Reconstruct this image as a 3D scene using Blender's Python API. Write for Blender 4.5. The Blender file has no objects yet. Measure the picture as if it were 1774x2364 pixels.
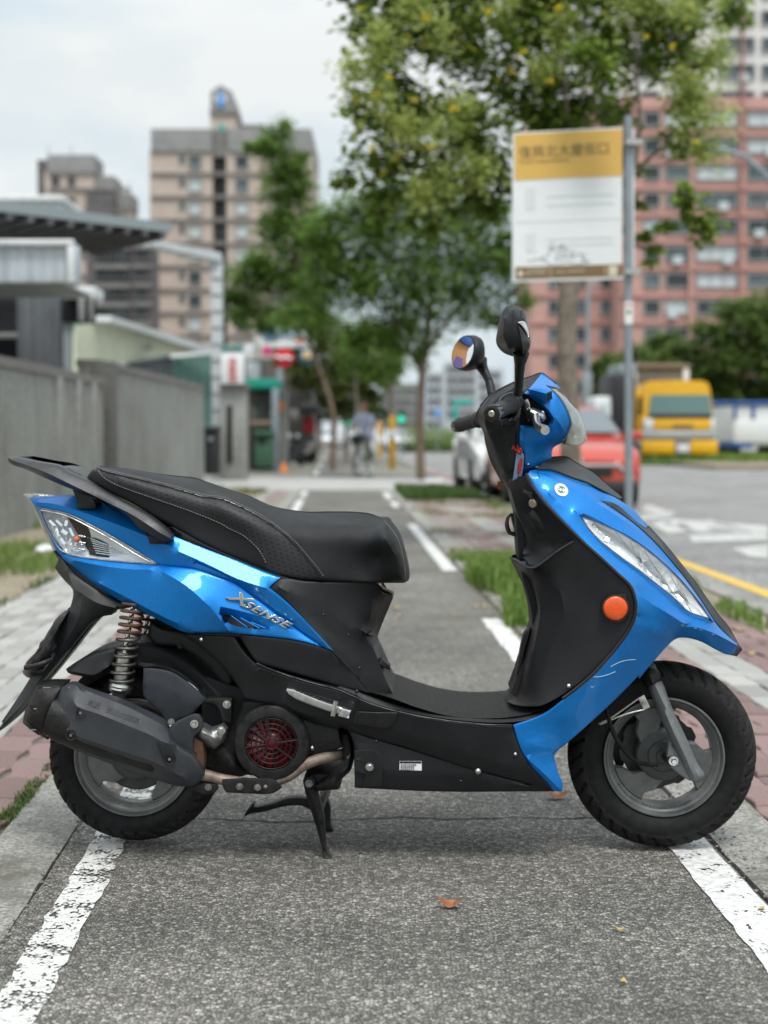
import bpy, bmesh, math, random
import numpy as np
from mathutils import Vector, Matrix, noise as mnoise
from mathutils.geometry import delaunay_2d_cdt
random.seed(7); np.random.seed(7)
R = math.radians
SC = bpy.context.scene
COL = SC.collection

# ------------------------------------------------------------------ camera
PF = 3200.0; PW, PH = 1774, 2364; CAMH = 0.955
TILT = math.atan(177 / PF)
cam_d = bpy.data.cameras.new('camera'); cam = bpy.data.objects.new('camera', cam_d); COL.objects.link(cam)
cam.location = (0, 0, CAMH); cam.rotation_euler = (math.pi / 2 - TILT, 0, 0)
cam_d.sensor_fit = 'VERTICAL'; cam_d.sensor_height = 36.0; cam_d.sensor_width = 27.0
cam_d.lens = PF / PH * 36.0
cam_d.clip_start = 0.05; cam_d.clip_end = 3000
cam_d.dof.use_dof = True; cam_d.dof.focus_distance = 2.86; cam_d.dof.aperture_fstop = 2.8
SC.camera = cam

# ------------------------------------------------------------------ sky, sun, exposure
SUN_EL, SUN_AZ = 64.0, 168.0          # azimuth measured clockwise from +Y
wd = bpy.data.worlds.new('World'); SC.world = wd; wd.use_nodes = True
nt = wd.node_tree; nt.nodes.clear()
N = nt.nodes.new; L = nt.links.new
wo = N('ShaderNodeOutputWorld'); bg = N('ShaderNodeBackground'); bg.inputs['Strength'].default_value = 0.1
sky = N('ShaderNodeTexSky'); sky.sky_type = 'NISHITA'; sky.sun_disc = False
sky.sun_elevation = R(SUN_EL); sky.sun_rotation = R(SUN_AZ); sky.air_density = 1.0; sky.dust_density = 2.0
tc = N('ShaderNodeTexCoord')
mp = N('ShaderNodeMapping'); mp.inputs['Scale'].default_value = (1.0, 1.0, 2.6)
n1 = N('ShaderNodeTexNoise'); n1.inputs['Scale'].default_value = 2.3; n1.inputs['Detail'].default_value = 5; n1.inputs['Roughness'].default_value = .55
cr = N('ShaderNodeValToRGB')
cr.color_ramp.elements[0].position = .40; cr.color_ramp.elements[0].color = (3.8, 4.5, 4.95, 1)
cr.color_ramp.elements[1].position = .60; cr.color_ramp.elements[1].color = (5.35, 5.5, 5.4, 1)
mx = N('ShaderNodeMix'); mx.data_type = 'RGBA'; mx.inputs['Factor'].default_value = .93
L(tc.outputs['Generated'], mp.inputs['Vector']); L(mp.outputs[0], n1.inputs['Vector'])
L(n1.outputs['Fac'], cr.inputs['Fac']); L(sky.outputs[0], mx.inputs['A']); L(cr.outputs[0], mx.inputs['B'])
sz = N('ShaderNodeSeparateXYZ'); L(tc.outputs['Generated'], sz.inputs[0]); zr = N('ShaderNodeMapRange'); zr.inputs['From Min'].default_value = .25; zr.inputs['From Max'].default_value = 1; zr.inputs['To Min'].default_value = 1; zr.inputs['To Max'].default_value = 1.9
L(sz.outputs['Z'], zr.inputs['Value']); vm = N('ShaderNodeVectorMath'); vm.operation = 'SCALE'; L(mx.outputs['Result'], vm.inputs[0]); L(zr.outputs[0], vm.inputs['Scale'])
L(vm.outputs[0], bg.inputs['Color']); L(bg.outputs[0], wo.inputs[0])
sd = bpy.data.lights.new('sun', 'SUN'); sun = bpy.data.objects.new('sun', sd); COL.objects.link(sun)
sd.energy = 1.5; sd.angle = R(18); sd.color = (1.0, .97, .92)
sun.rotation_euler = (R(90 - SUN_EL), 0, R(180 - SUN_AZ))
sun.location = (0, 0, 30)
SC.view_settings.view_transform = 'Standard'; SC.view_settings.look = 'None'
SC.view_settings.gamma = 1; SC.view_settings.use_curve_mapping = False
SC.view_settings.exposure = 0.76
SC.cycles.use_denoising = True
SC.cycles.max_bounces = 8; SC.cycles.transparent_max_bounces = 12
SC.cycles.caustics_reflective = False; SC.cycles.caustics_refractive = False

# ------------------------------------------------------------------ frames
def ray(px, py):
    x = (px - 887) / PF; y = -(py - 1182) / PF
    return Vector((x, math.cos(TILT) + y * math.sin(TILT), -math.sin(TILT) + y * math.cos(TILT)))
PA = math.atan(108 / PF)                       # the path runs a little to the left of the view axis
def W(u, v, z=0.0):
    return Vector((u * math.cos(PA) - v * math.sin(PA), u * math.sin(PA) + v * math.cos(PA), z))
def at(px, py, d):
    """point in the photo at distance d -> world"""
    r = ray(px, py); return Vector((0, 0, CAMH)) + r * (d / r.y)
def gnd(px, py, z=0.0):
    r = ray(px, py); return Vector((0, 0, CAMH)) + r * ((z - CAMH) / r.z)
SO = Vector((0.04, 3.19, 0)); SA = R(-1.85)    # scooter frame: x forward, y away from the viewer
SM = Matrix.Translation(SO) @ Matrix.Rotation(SA, 4, 'Z'); SMI = SM.inverted()
CL = SMI @ Vector((0, 0, CAMH)); SR = Matrix.Rotation(-SA, 3, 'Z')
def U(px, py, y):
    d = SR @ ray(px, py); return CL + d * ((y - CL.y) / d.y)
# enlargements the outlines were read from
def zoom(k, ox, oy):
    def f(*pts): return [(ox + p[0] * k, oy + p[1] * k) + tuple(p[2:]) for p in pts]
    return f
ZA = zoom(600 / 1660, 0, 1000); ZB = zoom(600 / 1660, 400, 1000); ZC = zoom(600 / 1660, 0, 1400); ZD = zoom(600 / 1660, 400, 1450)
ZE = zoom(450 / 1660, 1000, 680); ZG = zoom(700 / 1660, 1050, 1000); ZH = zoom(524 / 1660, 1250, 1450); ZI = zoom(600 / 1660, 750, 1500)
ZJ = zoom(300 / 1327, 0, 1200)

# ------------------------------------------------------------------ objects
def tag(o, label=None, cat=None, group=None, kind=None):
    if label: o['label'] = label
    if cat: o['category'] = cat
    if group: o['group'] = group
    if kind: o['kind'] = kind
    return o
def empty(name, loc=(0, 0, 0), rz=0, label=None, cat=None, group=None):
    o = bpy.data.objects.new(name, None); COL.objects.link(o); o.location = loc; o.rotation_euler = (0, 0, rz)
    o.empty_display_size = .1
    return tag(o, label, cat, group)
def mesh_obj(name, verts, faces, mats, parent=None, midx=None, smooth=None, kind=None):
    me = bpy.data.meshes.new(name); me.from_pydata([tuple(v) for v in verts], [], faces); 
    for m in (mats if isinstance(mats, (list, tuple)) else [mats]): me.materials.append(m)
    if midx is not None: me.polygons.foreach_set('material_index', midx)
    me.update()
    if smooth is not None:
        me.polygons.foreach_set('use_smooth', [True] * len(me.polygons))
        if smooth < 170: me.set_sharp_from_angle(angle=R(smooth))
    o = bpy.data.objects.new(name, me); COL.objects.link(o)
    if parent is not None: o.parent = parent
    if kind: o['kind'] = kind
    return o
class MB:
    """collects shapes that become one mesh"""
    def __init__(s): s.v = []; s.f = []; s.m = []; s.cur = 0
    def add(s, v, f):
        b = len(s.v); s.v += [tuple(p) for p in v]; s.f += [tuple(i + b for i in q) for q in f]; s.m += [s.cur] * len(f); return s
    def box(s, c, d, M=None):
        x, y, z = d[0] / 2, d[1] / 2, d[2] / 2
        v = [Vector((c[0] + a * x, c[1] + b * y, c[2] + e * z)) for e in (-1, 1) for b in (-1, 1) for a in (-1, 1)]
        if M is not None: v = [M @ p for p in v]
        return s.add(v, [(0, 2, 3, 1), (4, 5, 7, 6), (0, 1, 5, 4), (2, 6, 7, 3), (0, 4, 6, 2), (1, 3, 7, 5)])
    def tube(s, pts, r, n=10, cap=True):
        pts = [Vector(p) for p in pts]; k = len(pts); rs = r if isinstance(r, (list, tuple)) else [r] * k
        up = None; rings = []
        for i, p in enumerate(pts):
            t = (pts[min(i + 1, k - 1)] - pts[max(i - 1, 0)]).normalized()
            if up is None:
                up = Vector((0, 0, 1)) if abs(t.z) < .9 else Vector((1, 0, 0))
            a = t.cross(up)
            if a.length < 1e-6: a = t.orthogonal()
            a.normalize(); b = a.cross(t).normalized(); up = b
            rings.append([p + (a * math.cos(2 * math.pi * j / n) + b * math.sin(2 * math.pi * j / n)) * rs[i] for j in range(n)])
        v = [q for g in rings for q in g]; f = []
        for i in range(k - 1):
            for j in range(n):
                f.append((i * n + j, i * n + (j + 1) % n, (i + 1) * n + (j + 1) % n, (i + 1) * n + j))
        if cap: f += [tuple(range(n - 1, -1, -1)), tuple((k - 1) * n + j for j in range(n))]
        return s.add(v, f)
    def lathe(s, c, prof, n=48, axis='y', M=None):
        """prof: (radius, along axis) list"""
        v = []; f = []; c = Vector(c)
        for i in range(n):
            a = 2 * math.pi * i / n
            for r, h in prof:
                if axis == 'y': p = Vector((r * math.cos(a), h, r * math.sin(a)))
                else: p = Vector((r * math.cos(a), r * math.sin(a), h))
                if M is not None: p = M @ p
                v.append(c + p)
        m = len(prof)
        for i in range(n):
            j = (i + 1) % n
            for q in range(m - 1):
                if axis == 'y': f.append((i * m + q, i * m + q + 1, j * m + q + 1, j * m + q))
                else: f.append((i * m + q, j * m + q, j * m + q + 1, i * m + q + 1))
        return s.add(v, f)
    def blob(s, c, r, n=10, m=7, jit=0.0):
        v = []; f = []; c = Vector(c); r = (r, r, r) if not isinstance(r, (tuple, list)) else r
        for i in range(m + 1):
            th = math.pi * i / m
            for j in range(n):
                ph = 2 * math.pi * j / n; q = 1 + random.uniform(-jit, jit)
                v.append((c.x + r[0] * q * math.sin(th) * math.cos(ph), c.y + r[1] * q * math.sin(th) * math.sin(ph), c.z + r[2] * q * math.cos(th)))
        for i in range(m):
            for j in range(n): f.append((i * n + j, (i + 1) * n + j, (i + 1) * n + (j + 1) % n, i * n + (j + 1) % n))
        return s.add(v, f)
    def build(s, name, mats, parent=None, smooth=None, kind=None):
        return mesh_obj(name, s.v, s.f, mats, parent, s.m if isinstance(mats, (list, tuple)) else None, smooth, kind)

# ------------------------------------------------------------------ materials
MATS = {}
def mat(name, col, rough=.5, metal=0.0, coat=0.0, var=0.0, vscale=40.0, bump=0.0, bscale=200.0, col2=None, spec=.5, emit=None, estr=0, trans=0, alpha=1, ior=1.45, crough=.03, bdet=2):
    m = bpy.data.materials.new(name); m.use_nodes = True; t = m.node_tree; b = t.nodes['Principled BSDF']
    b.inputs['Base Color'].default_value = (*col, 1); b.inputs['Roughness'].default_value = rough; b.inputs['Metallic'].default_value = metal
    b.inputs['Coat Weight'].default_value = coat; b.inputs['Coat Roughness'].default_value = crough; b.inputs['Specular IOR Level'].default_value = spec
    b.inputs['Transmission Weight'].default_value = trans; b.inputs['Alpha'].default_value = alpha; b.inputs['IOR'].default_value = ior
    if emit: b.inputs['Emission Color'].default_value = (*emit, 1); b.inputs['Emission Strength'].default_value = estr
    if var or bump or col2:
        c = t.nodes.new('ShaderNodeTexCoord')
        if var or col2:
            n = t.nodes.new('ShaderNodeTexNoise'); n.inputs['Scale'].default_value = vscale; n.inputs['Detail'].default_value = 6; n.inputs['Roughness'].default_value = .65
            t.links.new(c.outputs['Object'], n.inputs['Vector'])
            r = t.nodes.new('ShaderNodeValToRGB'); r.color_ramp.elements[0].position = .3; r.color_ramp.elements[1].position = .7
            a = col; z = col2 or col
            r.color_ramp.elements[0].color = (*[max(0, q * (1 - var)) for q in a], 1); r.color_ramp.elements[1].color = (*[min(1, q * (1 + var)) for q in z], 1)
            t.links.new(n.outputs['Fac'], r.inputs['Fac']); t.links.new(r.outputs[0], b.inputs['Base Color'])
        if bump:
            n = t.nodes.new('ShaderNodeTexNoise'); n.inputs['Scale'].default_value = bscale; n.inputs['Detail'].default_value = bdet
            t.links.new(c.outputs['Object'], n.inputs['Vector'])
            u = t.nodes.new('ShaderNodeBump'); u.inputs['Strength'].default_value = 1; u.inputs['Distance'].default_value = bump
            t.links.new(n.outputs['Fac'], u.inputs['Height']); t.links.new(u.outputs[0], b.inputs['Normal'])
    MATS[name] = m; return m
def nodes(m): return m.node_tree.nodes, m.node_tree.links, m.node_tree.nodes['Principled BSDF']

# ------------------------------------------------------------------ outline -> curved shell
def spl(pts, step, closed, ang=48):
    pts = [p if len(p) == 3 else tuple(p) + (0,) for p in pts]
    P = [np.array(p, float) for p in pts]; n = len(P); out = []
    def nb(i): return P[i % n] if closed else P[min(max(i, 0), n - 1)]
    def corner(i):
        a = (nb(i) - nb(i - 1))[:2]; b = (nb(i + 1) - nb(i))[:2]; la, lb = np.linalg.norm(a), np.linalg.norm(b)
        if la < 1e-6 or lb < 1e-6: return True
        return float(a @ b) / (la * lb) < math.cos(R(ang))
    for i in range(n if closed else n - 1):
        p, q = nb(i), nb(i + 1); d = np.linalg.norm((q - p)[:2]); k = max(1, int(round(d / step)))
        def tang(j, seg):
            if corner(j): return seg
            t = nb(j + 1) - nb(j - 1); l = np.linalg.norm(t[:2]); return t / l * d
        m0, m1 = tang(i, q - p), tang(i + 1, q - p)
        for s in range(k):
            t = s / k; out.append((2 * t**3 - 3 * t**2 + 1) * p + (t**3 - 2 * t**2 + t) * m0 + (-2 * t**3 + 3 * t**2) * q + (t**3 - t**2) * m1)
    if not closed: out.append(P[-1])
    return np.array(out)
def inside(pts, poly):
    x, y = pts[:, 0][:, None], pts[:, 1][:, None]; a = poly; b = np.roll(poly, -1, 0)
    c = ((a[:, 1] > y) != (b[:, 1] > y)); dy = np.where(b[:, 1] == a[:, 1], 1e-12, b[:, 1] - a[:, 1])
    return (np.sum(c & (x < (b[:, 0] - a[:, 0]) * (y - a[:, 1]) / dy + a[:, 0]), 1) % 2) == 1
def pdist(pts, poly, closed=True):
    a = poly if closed else poly[:-1]; b = np.roll(poly, -1, 0) if closed else poly[1:]
    ab = b - a; l2 = np.maximum((ab**2).sum(1), 1e-12)
    t = np.clip(((pts[:, None, :] - a) * ab).sum(2) / l2, 0, 1)
    return np.sqrt((((a + t[..., None] * ab) - pts[:, None, :])**2).sum(2)).min(1)
def panel(name, outline, mats, parent=None, lines=(), zones=(), smooth=False, rim=.02, rnd=.003, rr=7, step=14, mirror='obj', cap=False, sharp=32, label=None, U=None, y=None, ang=48):
    U = U or globals()['U']
    if y is not None: outline = [tuple(p[:2]) + (y,) for p in outline]
    ol = spl(outline, step * .75, True, ang); ls = [spl(l, step * .75, False) for l in lines]
    area = .5 * np.sum(ol[:, 0] * np.roll(ol[:, 1], -1) - np.roll(ol[:, 0], -1) * ol[:, 1])
    if area < 0: ol = ol[::-1]
    nb = len(ol); o2 = ol[:, :2]
    tg = np.roll(o2, -1, 0) - np.roll(o2, 1, 0); tg /= np.maximum(np.linalg.norm(tg, axis=1), 1e-9)[:, None]
    nrm = np.stack([-tg[:, 1], tg[:, 0]], 1)
    if abs(area) < 1: return None
    lo, hi = o2.min(0), o2.max(0)
    gx, gy = np.meshgrid(np.arange(lo[0], hi[0], step), np.arange(lo[1], hi[1], step * .87)); gx[1::2] += step / 2
    g = np.stack([gx.ravel(), gy.ravel()], 1) + np.random.uniform(-.08, .08, (gx.size, 2)) * step
    cand = [(g, max(rr * 1.35, step * .5))]
    for q in (.22, .55, 1.0): cand.append((o2 + nrm * rr * q, rr * q * .86))
    extra = np.zeros((0, 2))
    for c, md in cand:
        if len(c) == 0: continue
        k = inside(c, o2); c = c[k]
        if len(c): c = c[pdist(c, o2) >= md]
        for l in ls:
            if len(c): c = c[pdist(c, l[:, :2], False) > (step * .4 if c.shape[0] else 0)]
        extra = np.concatenate([extra, c])
    V = [Vector(p) for p in o2]; E = [(i, (i + 1) % nb) for i in range(nb)]; yc = list(ol[:, 2])
    for l in ls:
        b = len(V); V += [Vector(p[:2]) for p in l]; yc += list(l[:, 2]); E += [(b + i, b + i + 1) for i in range(len(l) - 1)]
    nc = len(V); V += [Vector(p) for p in extra]
    zl = [np.array([p[:2] for p in z[0]]) for z in zones]
    ov, oe, of, orig, _, _ = delaunay_2d_cdt(V, E, [], 0, 1e-4)
    P = np.array([tuple(p) for p in ov]); F = np.array([tuple(f) for f in of])
    F = F[inside(P[F].mean(1), o2)]
    used = np.unique(F); mp_ = -np.ones(len(P), int); mp_[used] = np.arange(len(used)); P = P[used]; F = mp_[F]; orig = [orig[i] for i in used]
    n = len(P); Y = np.zeros(n); fix = np.zeros(n, bool); bnd = -np.ones(nb, int)
    for i, o in enumerate(orig):
        for k in o:
            if k < nc: fix[i] = True; Y[i] = yc[k]
            if k < nb: bnd[k] = i
    # cotangent weights
    Lm = np.zeros((n, n))
    for a, b, c in ((0, 1, 2), (1, 2, 0), (2, 0, 1)):
        i, j, k = F[:, a], F[:, b], F[:, c]; e1, e2 = P[i] - P[k], P[j] - P[k]
        cr_ = np.abs(e1[:, 0] * e2[:, 1] - e1[:, 1] * e2[:, 0]); w = np.clip((e1 * e2).sum(1) / np.maximum(cr_, 1e-9), .02, 20)
        np.add.at(Lm, (i, j), w); np.add.at(Lm, (j, i), w)
    Lm = np.diag(Lm.sum(1)) - Lm
    isb = np.zeros(n, bool); isb[bnd[bnd >= 0]] = True
    if smooth:
        A = Lm / np.maximum(np.diag(Lm), 1e-9)[:, None]; A = A[~isb]; K = A.T @ A + 1e-9 * np.eye(n)
    else: K = Lm
    fr = ~fix
    if fr.any(): Y[fr] = np.linalg.solve(K[np.ix_(fr, fr)] + 1e-10 * np.eye(fr.sum()), -K[np.ix_(fr, fix)] @ Y[fix])
    d = pdist(P, o2); q = 1 - np.minimum(d / rr, 1); Y = Y + rnd * (1 - np.sqrt(np.maximum(0, 1 - q * q)))
    vs = [U(P[i][0], P[i][1], Y[i]) for i in range(n)]; fs = [tuple(f) for f in F]
    # winding: outward is towards the viewer (-y)
    a, b, c = (vs[i] for i in fs[0])
    if (b - a).cross(c - a).y > 0: fs = [f[::-1] for f in fs]
    mi = [0] * len(fs)
    drop = set()
    if zl:
        cen = P[F].mean(1)
        for z, m in zip(zl, zones):
            ins = inside(cen, z)
            for k in range(len(fs)):
                if ins[k]:
                    if m[1] < 0: drop.add(k)
                    else: mi[k] = m[1]
    if rim:
        b = bnd[bnd >= 0]; base = len(vs); vs += [vs[i] + Vector((0, rim, 0)) for i in b]; m = len(b)
        q0 = []
        for i in range(m):
            j = (i + 1) % m; q0.append((b[i], b[j], base + j, base + i))
        # orient rim outwards: compare with the front face using the same edge
        eset = set((f[i], f[(i + 1) % 3]) for f in fs for i in range(3))
        if (q0[0][0], q0[0][1]) in eset: q0 = [t[::-1] for t in q0]
        fs += [tuple(int(x) for x in t) for t in q0]; mi += [0] * len(q0)
        if cap:
            bb = len(vs); vs += [v + Vector((0, rim, 0)) for v in vs[:n]]; k = [tuple(int(x) + bb for x in f)[::-1] for f in fs[:len(F)]]
            fs += k; mi += [0] * len(k)
    if drop: keep = [k for k in range(len(fs)) if k not in drop]; fs = [fs[k] for k in keep]; mi = [mi[k] for k in keep]
    fs = [tuple(int(x) for x in f) for f in fs]
    if mirror == 'join':
        b = len(vs); vs = vs + [Vector((v.x, -v.y, v.z)) for v in vs]; fs = fs + [tuple(i + b for i in f)[::-1] for f in fs]; mi = mi + mi
    o = mesh_obj(name, vs, fs, mats, parent, mi if isinstance(mats, (list, tuple)) else None, sharp)
    if label: o['label'] = label
    if mirror == 'obj':
        m2 = mesh_obj(name, [Vector((v.x, -v.y, v.z)) for v in vs], [f[::-1] for f in fs], mats, parent, mi if isinstance(mats, (list, tuple)) else None, sharp)
        if label: m2['label'] = label
    return o
def on_plane(poly, y): return [tuple(p[:2]) + (y,) for p in poly]
def text_mesh(body, size, mt, name, M, parent=None, extrude=.001, align='LEFT', shear=0, spacing=1.0, bevel=0):
    c = bpy.data.curves.new(name, 'FONT'); c.body = body; c.size = size; c.extrude = extrude; c.align_x = align; c.shear = shear; c.space_character = spacing
    c.bevel_depth = bevel
    t = bpy.data.objects.new(name + '_tmp', c); COL.objects.link(t)
    me = bpy.data.meshes.new_from_object(t.evaluated_get(bpy.context.evaluated_depsgraph_get())); 
    bpy.data.objects.remove(t); bpy.data.curves.remove(c)
    me.transform(M); me.materials.clear(); me.materials.append(mt); me.name = name
    o = bpy.data.objects.new(name, me); COL.objects.link(o)
    if parent is not None: o.parent = parent
    return o
def copy_tree(o, parent=None):
    c = o.copy(); COL.objects.link(c)
    if parent is not None: c.parent = parent
    for ch in list(o.children): copy_tree(ch, c)
    return c
def put_on(px, py, obj):
    # depth of a panel at a pixel
    d = SR @ ray(px, py); bv = BV[obj.name]; h = bv.ray_cast(CL, d.normalized()); return h[0], h[1]
from mathutils.bvhtree import BVHTree
BV = {}
def bvh(o): BV[o.name] = BVHTree.FromPolygons([v.co.copy() for v in o.data.vertices], [tuple(p.vertices) for p in o.data.polygons])
def frame_on(px, py, o, spin=0):
    p, n = put_on(px, py, o)
    if n.y > 0: n = -n
    x = Vector((1, 0, 0)); x = (x - n * x.dot(n)).normalized(); z = n.cross(x)
    return Matrix(((x.x, z.x, n.x, p.x), (x.y, z.y, n.y, p.y), (x.z, z.z, n.z, p.z), (0, 0, 0, 1))) @ Matrix.Rotation(spin, 4, 'Z')
# ------------------------------------------------------------------ scooter materials
def paint_mat():
    m = mat('blue_paint', (.0, .17, .60), .46, .5, .32, crough=.05)
    n, l, b = nodes(m); c = n.new('ShaderNodeTexCoord'); v = n.new('ShaderNodeTexVoronoi'); v.inputs['Scale'].default_value = 1500
    l.new(c.outputs['Object'], v.inputs['Vector'])
    h = n.new('ShaderNodeHueSaturation'); h.inputs['Color'].default_value = (.0, .178, .55, 1)
    mr = n.new('ShaderNodeMapRange'); mr.inputs['To Min'].default_value = .8; mr.inputs['To Max'].default_value = 1.3
    sp = n.new('ShaderNodeSeparateColor'); l.new(v.outputs['Color'], sp.inputs[0]); l.new(sp.outputs[0], mr.inputs['Value']); l.new(mr.outputs[0], h.inputs['Value'])
    l.new(h.outputs[0], b.inputs['Base Color'])
    # dust: roughness varies
    d = n.new('ShaderNodeTexNoise'); d.inputs['Scale'].default_value = 14; d.inputs['Detail'].default_value = 8
    l.new(c.outputs['Object'], d.inputs['Vector']); r2 = n.new('ShaderNodeMapRange'); r2.inputs['From Min'].default_value = .35; r2.inputs['From Max'].default_value = .7
    r2.inputs['To Min'].default_value = .03; r2.inputs['To Max'].default_value = .16; l.new(d.outputs['Fac'], r2.inputs['Value']); l.new(r2.outputs[0], b.inputs['Coat Roughness'])
    return m
paint = paint_mat()
mat('black_plastic', (.0115, .0125, .0138), .46, 0, 0, .35, 7, .00025, 1400, spec=.36)
mat('black_gloss', (.006, .0065, .007), .22, 0, .35, .3, 18, 0)
mat('dark_inner', (.008, .008, .009), .7)
mat('rail_grey', (.034, .036, .039), .38, .25, 0, .15, 60)
mat('fender_grey', (.026, .027, .029), .5, 0, 0, .25, 16, .0003, 600)
mat('shield_grey', (.030, .033, .039), .5, 0, 0, .2, 25, .0003, 900)
mat('seat_vinyl', (.0125, .0135, .015), .5, 0, 0, .12, 30, .0006, 900, spec=.38)
mat('seat_weave', (.0095, .0098, .0108), .62, 0, 0, .1, 30, .0007, 1500, spec=.3)
def perf():
    m = mat('seat_perforated', (.017, .018, .020), .5); n, l, b = nodes(m); c = n.new('ShaderNodeTexCoord'); s = n.new('ShaderNodeSeparateXYZ')
    mp = n.new('ShaderNodeMapping'); mp.inputs['Rotation'].default_value = (0, R(-18), 0); l.new(c.outputs['Object'], mp.inputs[0]); l.new(mp.outputs[0], s.inputs[0])
    def M(op, a, bb=None):
        q = n.new('ShaderNodeMath'); q.operation = op
        for i, x in enumerate((a, bb)):
            if x is None: continue
            if isinstance(x, (int, float)): q.inputs[i].default_value = x
            else: l.new(x, q.inputs[i])
        return q.outputs[0]
    z = M('DIVIDE', s.outputs[2], .0085); fz = M('FLOOR', z); x = M('ADD', M('DIVIDE', s.outputs[0], .0150), M('MULTIPLY', fz, .37))
    h = M('MULTIPLY', M('LESS_THAN', M('FRACT', x), .42), M('LESS_THAN', M('FRACT', z), .34))
    u = n.new('ShaderNodeBump'); u.inputs['Distance'].default_value = .0015; u.invert = True; l.new(h, u.inputs['Height'])
    nz = n.new('ShaderNodeTexNoise'); nz.inputs['Scale'].default_value = 1000; l.new(c.outputs['Object'], nz.inputs['Vector'])
    u2 = n.new('ShaderNodeBump'); u2.inputs['Distance'].default_value = .0004; l.new(nz.outputs['Fac'], u2.inputs['Height']); l.new(u.outputs[0], u2.inputs['Normal']); l.new(u2.outputs[0], b.inputs['Normal'])
    mx = n.new('ShaderNodeMix'); mx.data_type = 'RGBA'; mx.inputs['A'].default_value = (.0135, .0145, .016, 1); mx.inputs['B'].default_value = (.002, .002, .002, 1)
    l.new(h, mx.inputs['Factor']); l.new(mx.outputs['Result'], b.inputs['Base Color'])
perf()
mat('thread', (.26, .26, .25), .8)
mat('rubber', (.0045, .0045, .005), .6, 0, 0, .4, 40, .0004, 700, col2=(.009, .009, .009), spec=.28)
mat('tread_rubber', (.008, .008, .008), .75, 0, 0, .5, 120, .0005, 500, col2=(.018, .0175, .017), spec=.3)
mat('rim_grey', (.105, .112, .11), .4, .3, 0, .25, 35, .0002, 600)
mat('fork_grey', (.19, .20, .205), .42, .25, 0, .15, 60)
mat('lamp_silver', (.86, .88, .89), .18, .12, .5); mat('chrome', (.75, .75, .74), .12, 1.0)
mat('zinc', (.50, .51, .47), .33, 1.0, 0, .25, 90)
mat('aluminium', (.55, .55, .54), .34, 1.0, 0, .2, 60)
mat('cast_metal', (.30, .30, .30), .42, .9, 0, .4, 70, .0006, 300)
mat('engine_black', (.009, .0095, .010), .48, .2, 0, .6, 30, .0008, 200, col2=(.019, .0185, .018), spec=.35)
mat('pipe_metal', (.17, .125, .095), .6, .4, 0, .35, 45, .0004, 200, col2=(.25, .20, .165))
mat('rust', (.16, .075, .04), .85, .1, 0, .5, 70, .001, 300, col2=(.09, .05, .035))
mat('spring_steel', (.13, .12, .11), .45, .8, 0, .35, 60)
mat('spring_rust', (.10, .055, .035), .75, .3, 0, .5, 90, .0006, 400)
mat('hub_grey', (.055, .058, .058), .45, .2, 0, .25, 35); mat('rim_lip', (.145, .153, .15), .38, .3, 0, .2, 40); mat('red_fan', (.15, .004, .010), .35, 0, .3, .3, 40)
mat('orange_reflector', (.75, .085, .008), .25, 0, .6, .25, 500, .0008, 700)
mat('amber_bulb', (.70, .17, .05), .3, 0, .3)
mat('white_sticker', (.78, .80, .80), .45)
mat('green_print', (.05, .22, .16), .5)
mat('black_print', (.02, .02, .02), .5)
mat('emblem_silver', (.72, .68, .58), .2, 1.0)
mat('key_brass', (.45, .42, .33), .3, 1.0)
mat('floor_rubber', (.009, .009, .0095), .5, 0, 0, .3, 60, spec=.45)
mat('red_cloth', (.35, .02, .03), .6, 0, 0, .4, 120)
mat('blue_print', (.16, .25, .36), .4)
mat('brown_cord', (.20, .07, .04), .8)
def lens(name, col, a):
    m = mat(name, col, .03, 0, .0, alpha=1); n, l, b = nodes(m)
    tr = n.new('ShaderNodeBsdfTransparent'); tr.inputs[0].default_value = (*col, 1); gl = n.new('ShaderNodeBsdfGlossy'); gl.inputs['Roughness'].default_value = .04
    lw = n.new('ShaderNodeLayerWeight'); lw.inputs['Blend'].default_value = .5; fr = n.new('ShaderNodeMath'); fr.operation = 'POWER'; fr.inputs[1].default_value = 4; l.new(lw.outputs['Facing'], fr.inputs[0]); mx = n.new('ShaderNodeMixShader'); ad = n.new('ShaderNodeMath'); ad.inputs[1].default_value = a
    l.new(fr.outputs[0], ad.inputs[0]); l.new(ad.outputs[0], mx.inputs[0]); l.new(tr.outputs[0], mx.inputs[1]); l.new(gl.outputs[0], mx.inputs[2])
    l.new(mx.outputs[0], n['Material Output'].inputs['Surface'])
lens('clear_lens', (.985, .99, .99), .05)
lens('smoke_lens', (.82, .84, .80), .12)
# dust dulls the black plastic in patches
def dusty(name, lo, hi, sc):
    n, l, b = nodes(MATS[name]); c = n.new('ShaderNodeTexCoord'); t = n.new('ShaderNodeTexNoise'); t.inputs['Scale'].default_value = sc; t.inputs['Detail'].default_value = 9; t.inputs['Roughness'].default_value = .7; l.new(c.outputs['Object'], t.inputs['Vector'])
    r = n.new('ShaderNodeMapRange'); r.inputs['From Min'].default_value = .35; r.inputs['From Max'].default_value = .68; r.inputs['To Min'].default_value = lo; r.inputs['To Max'].default_value = hi; l.new(t.outputs['Fac'], r.inputs['Value']); l.new(r.outputs[0], b.inputs['Roughness'])
for q_ in (('black_plastic', .34, .62, 9), ('black_gloss', .14, .34, 12), ('shield_grey', .38, .62, 14), ('rail_grey', .3, .5, 14), ('seat_vinyl', .5, .68, 10)): dusty(*q_)
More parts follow.
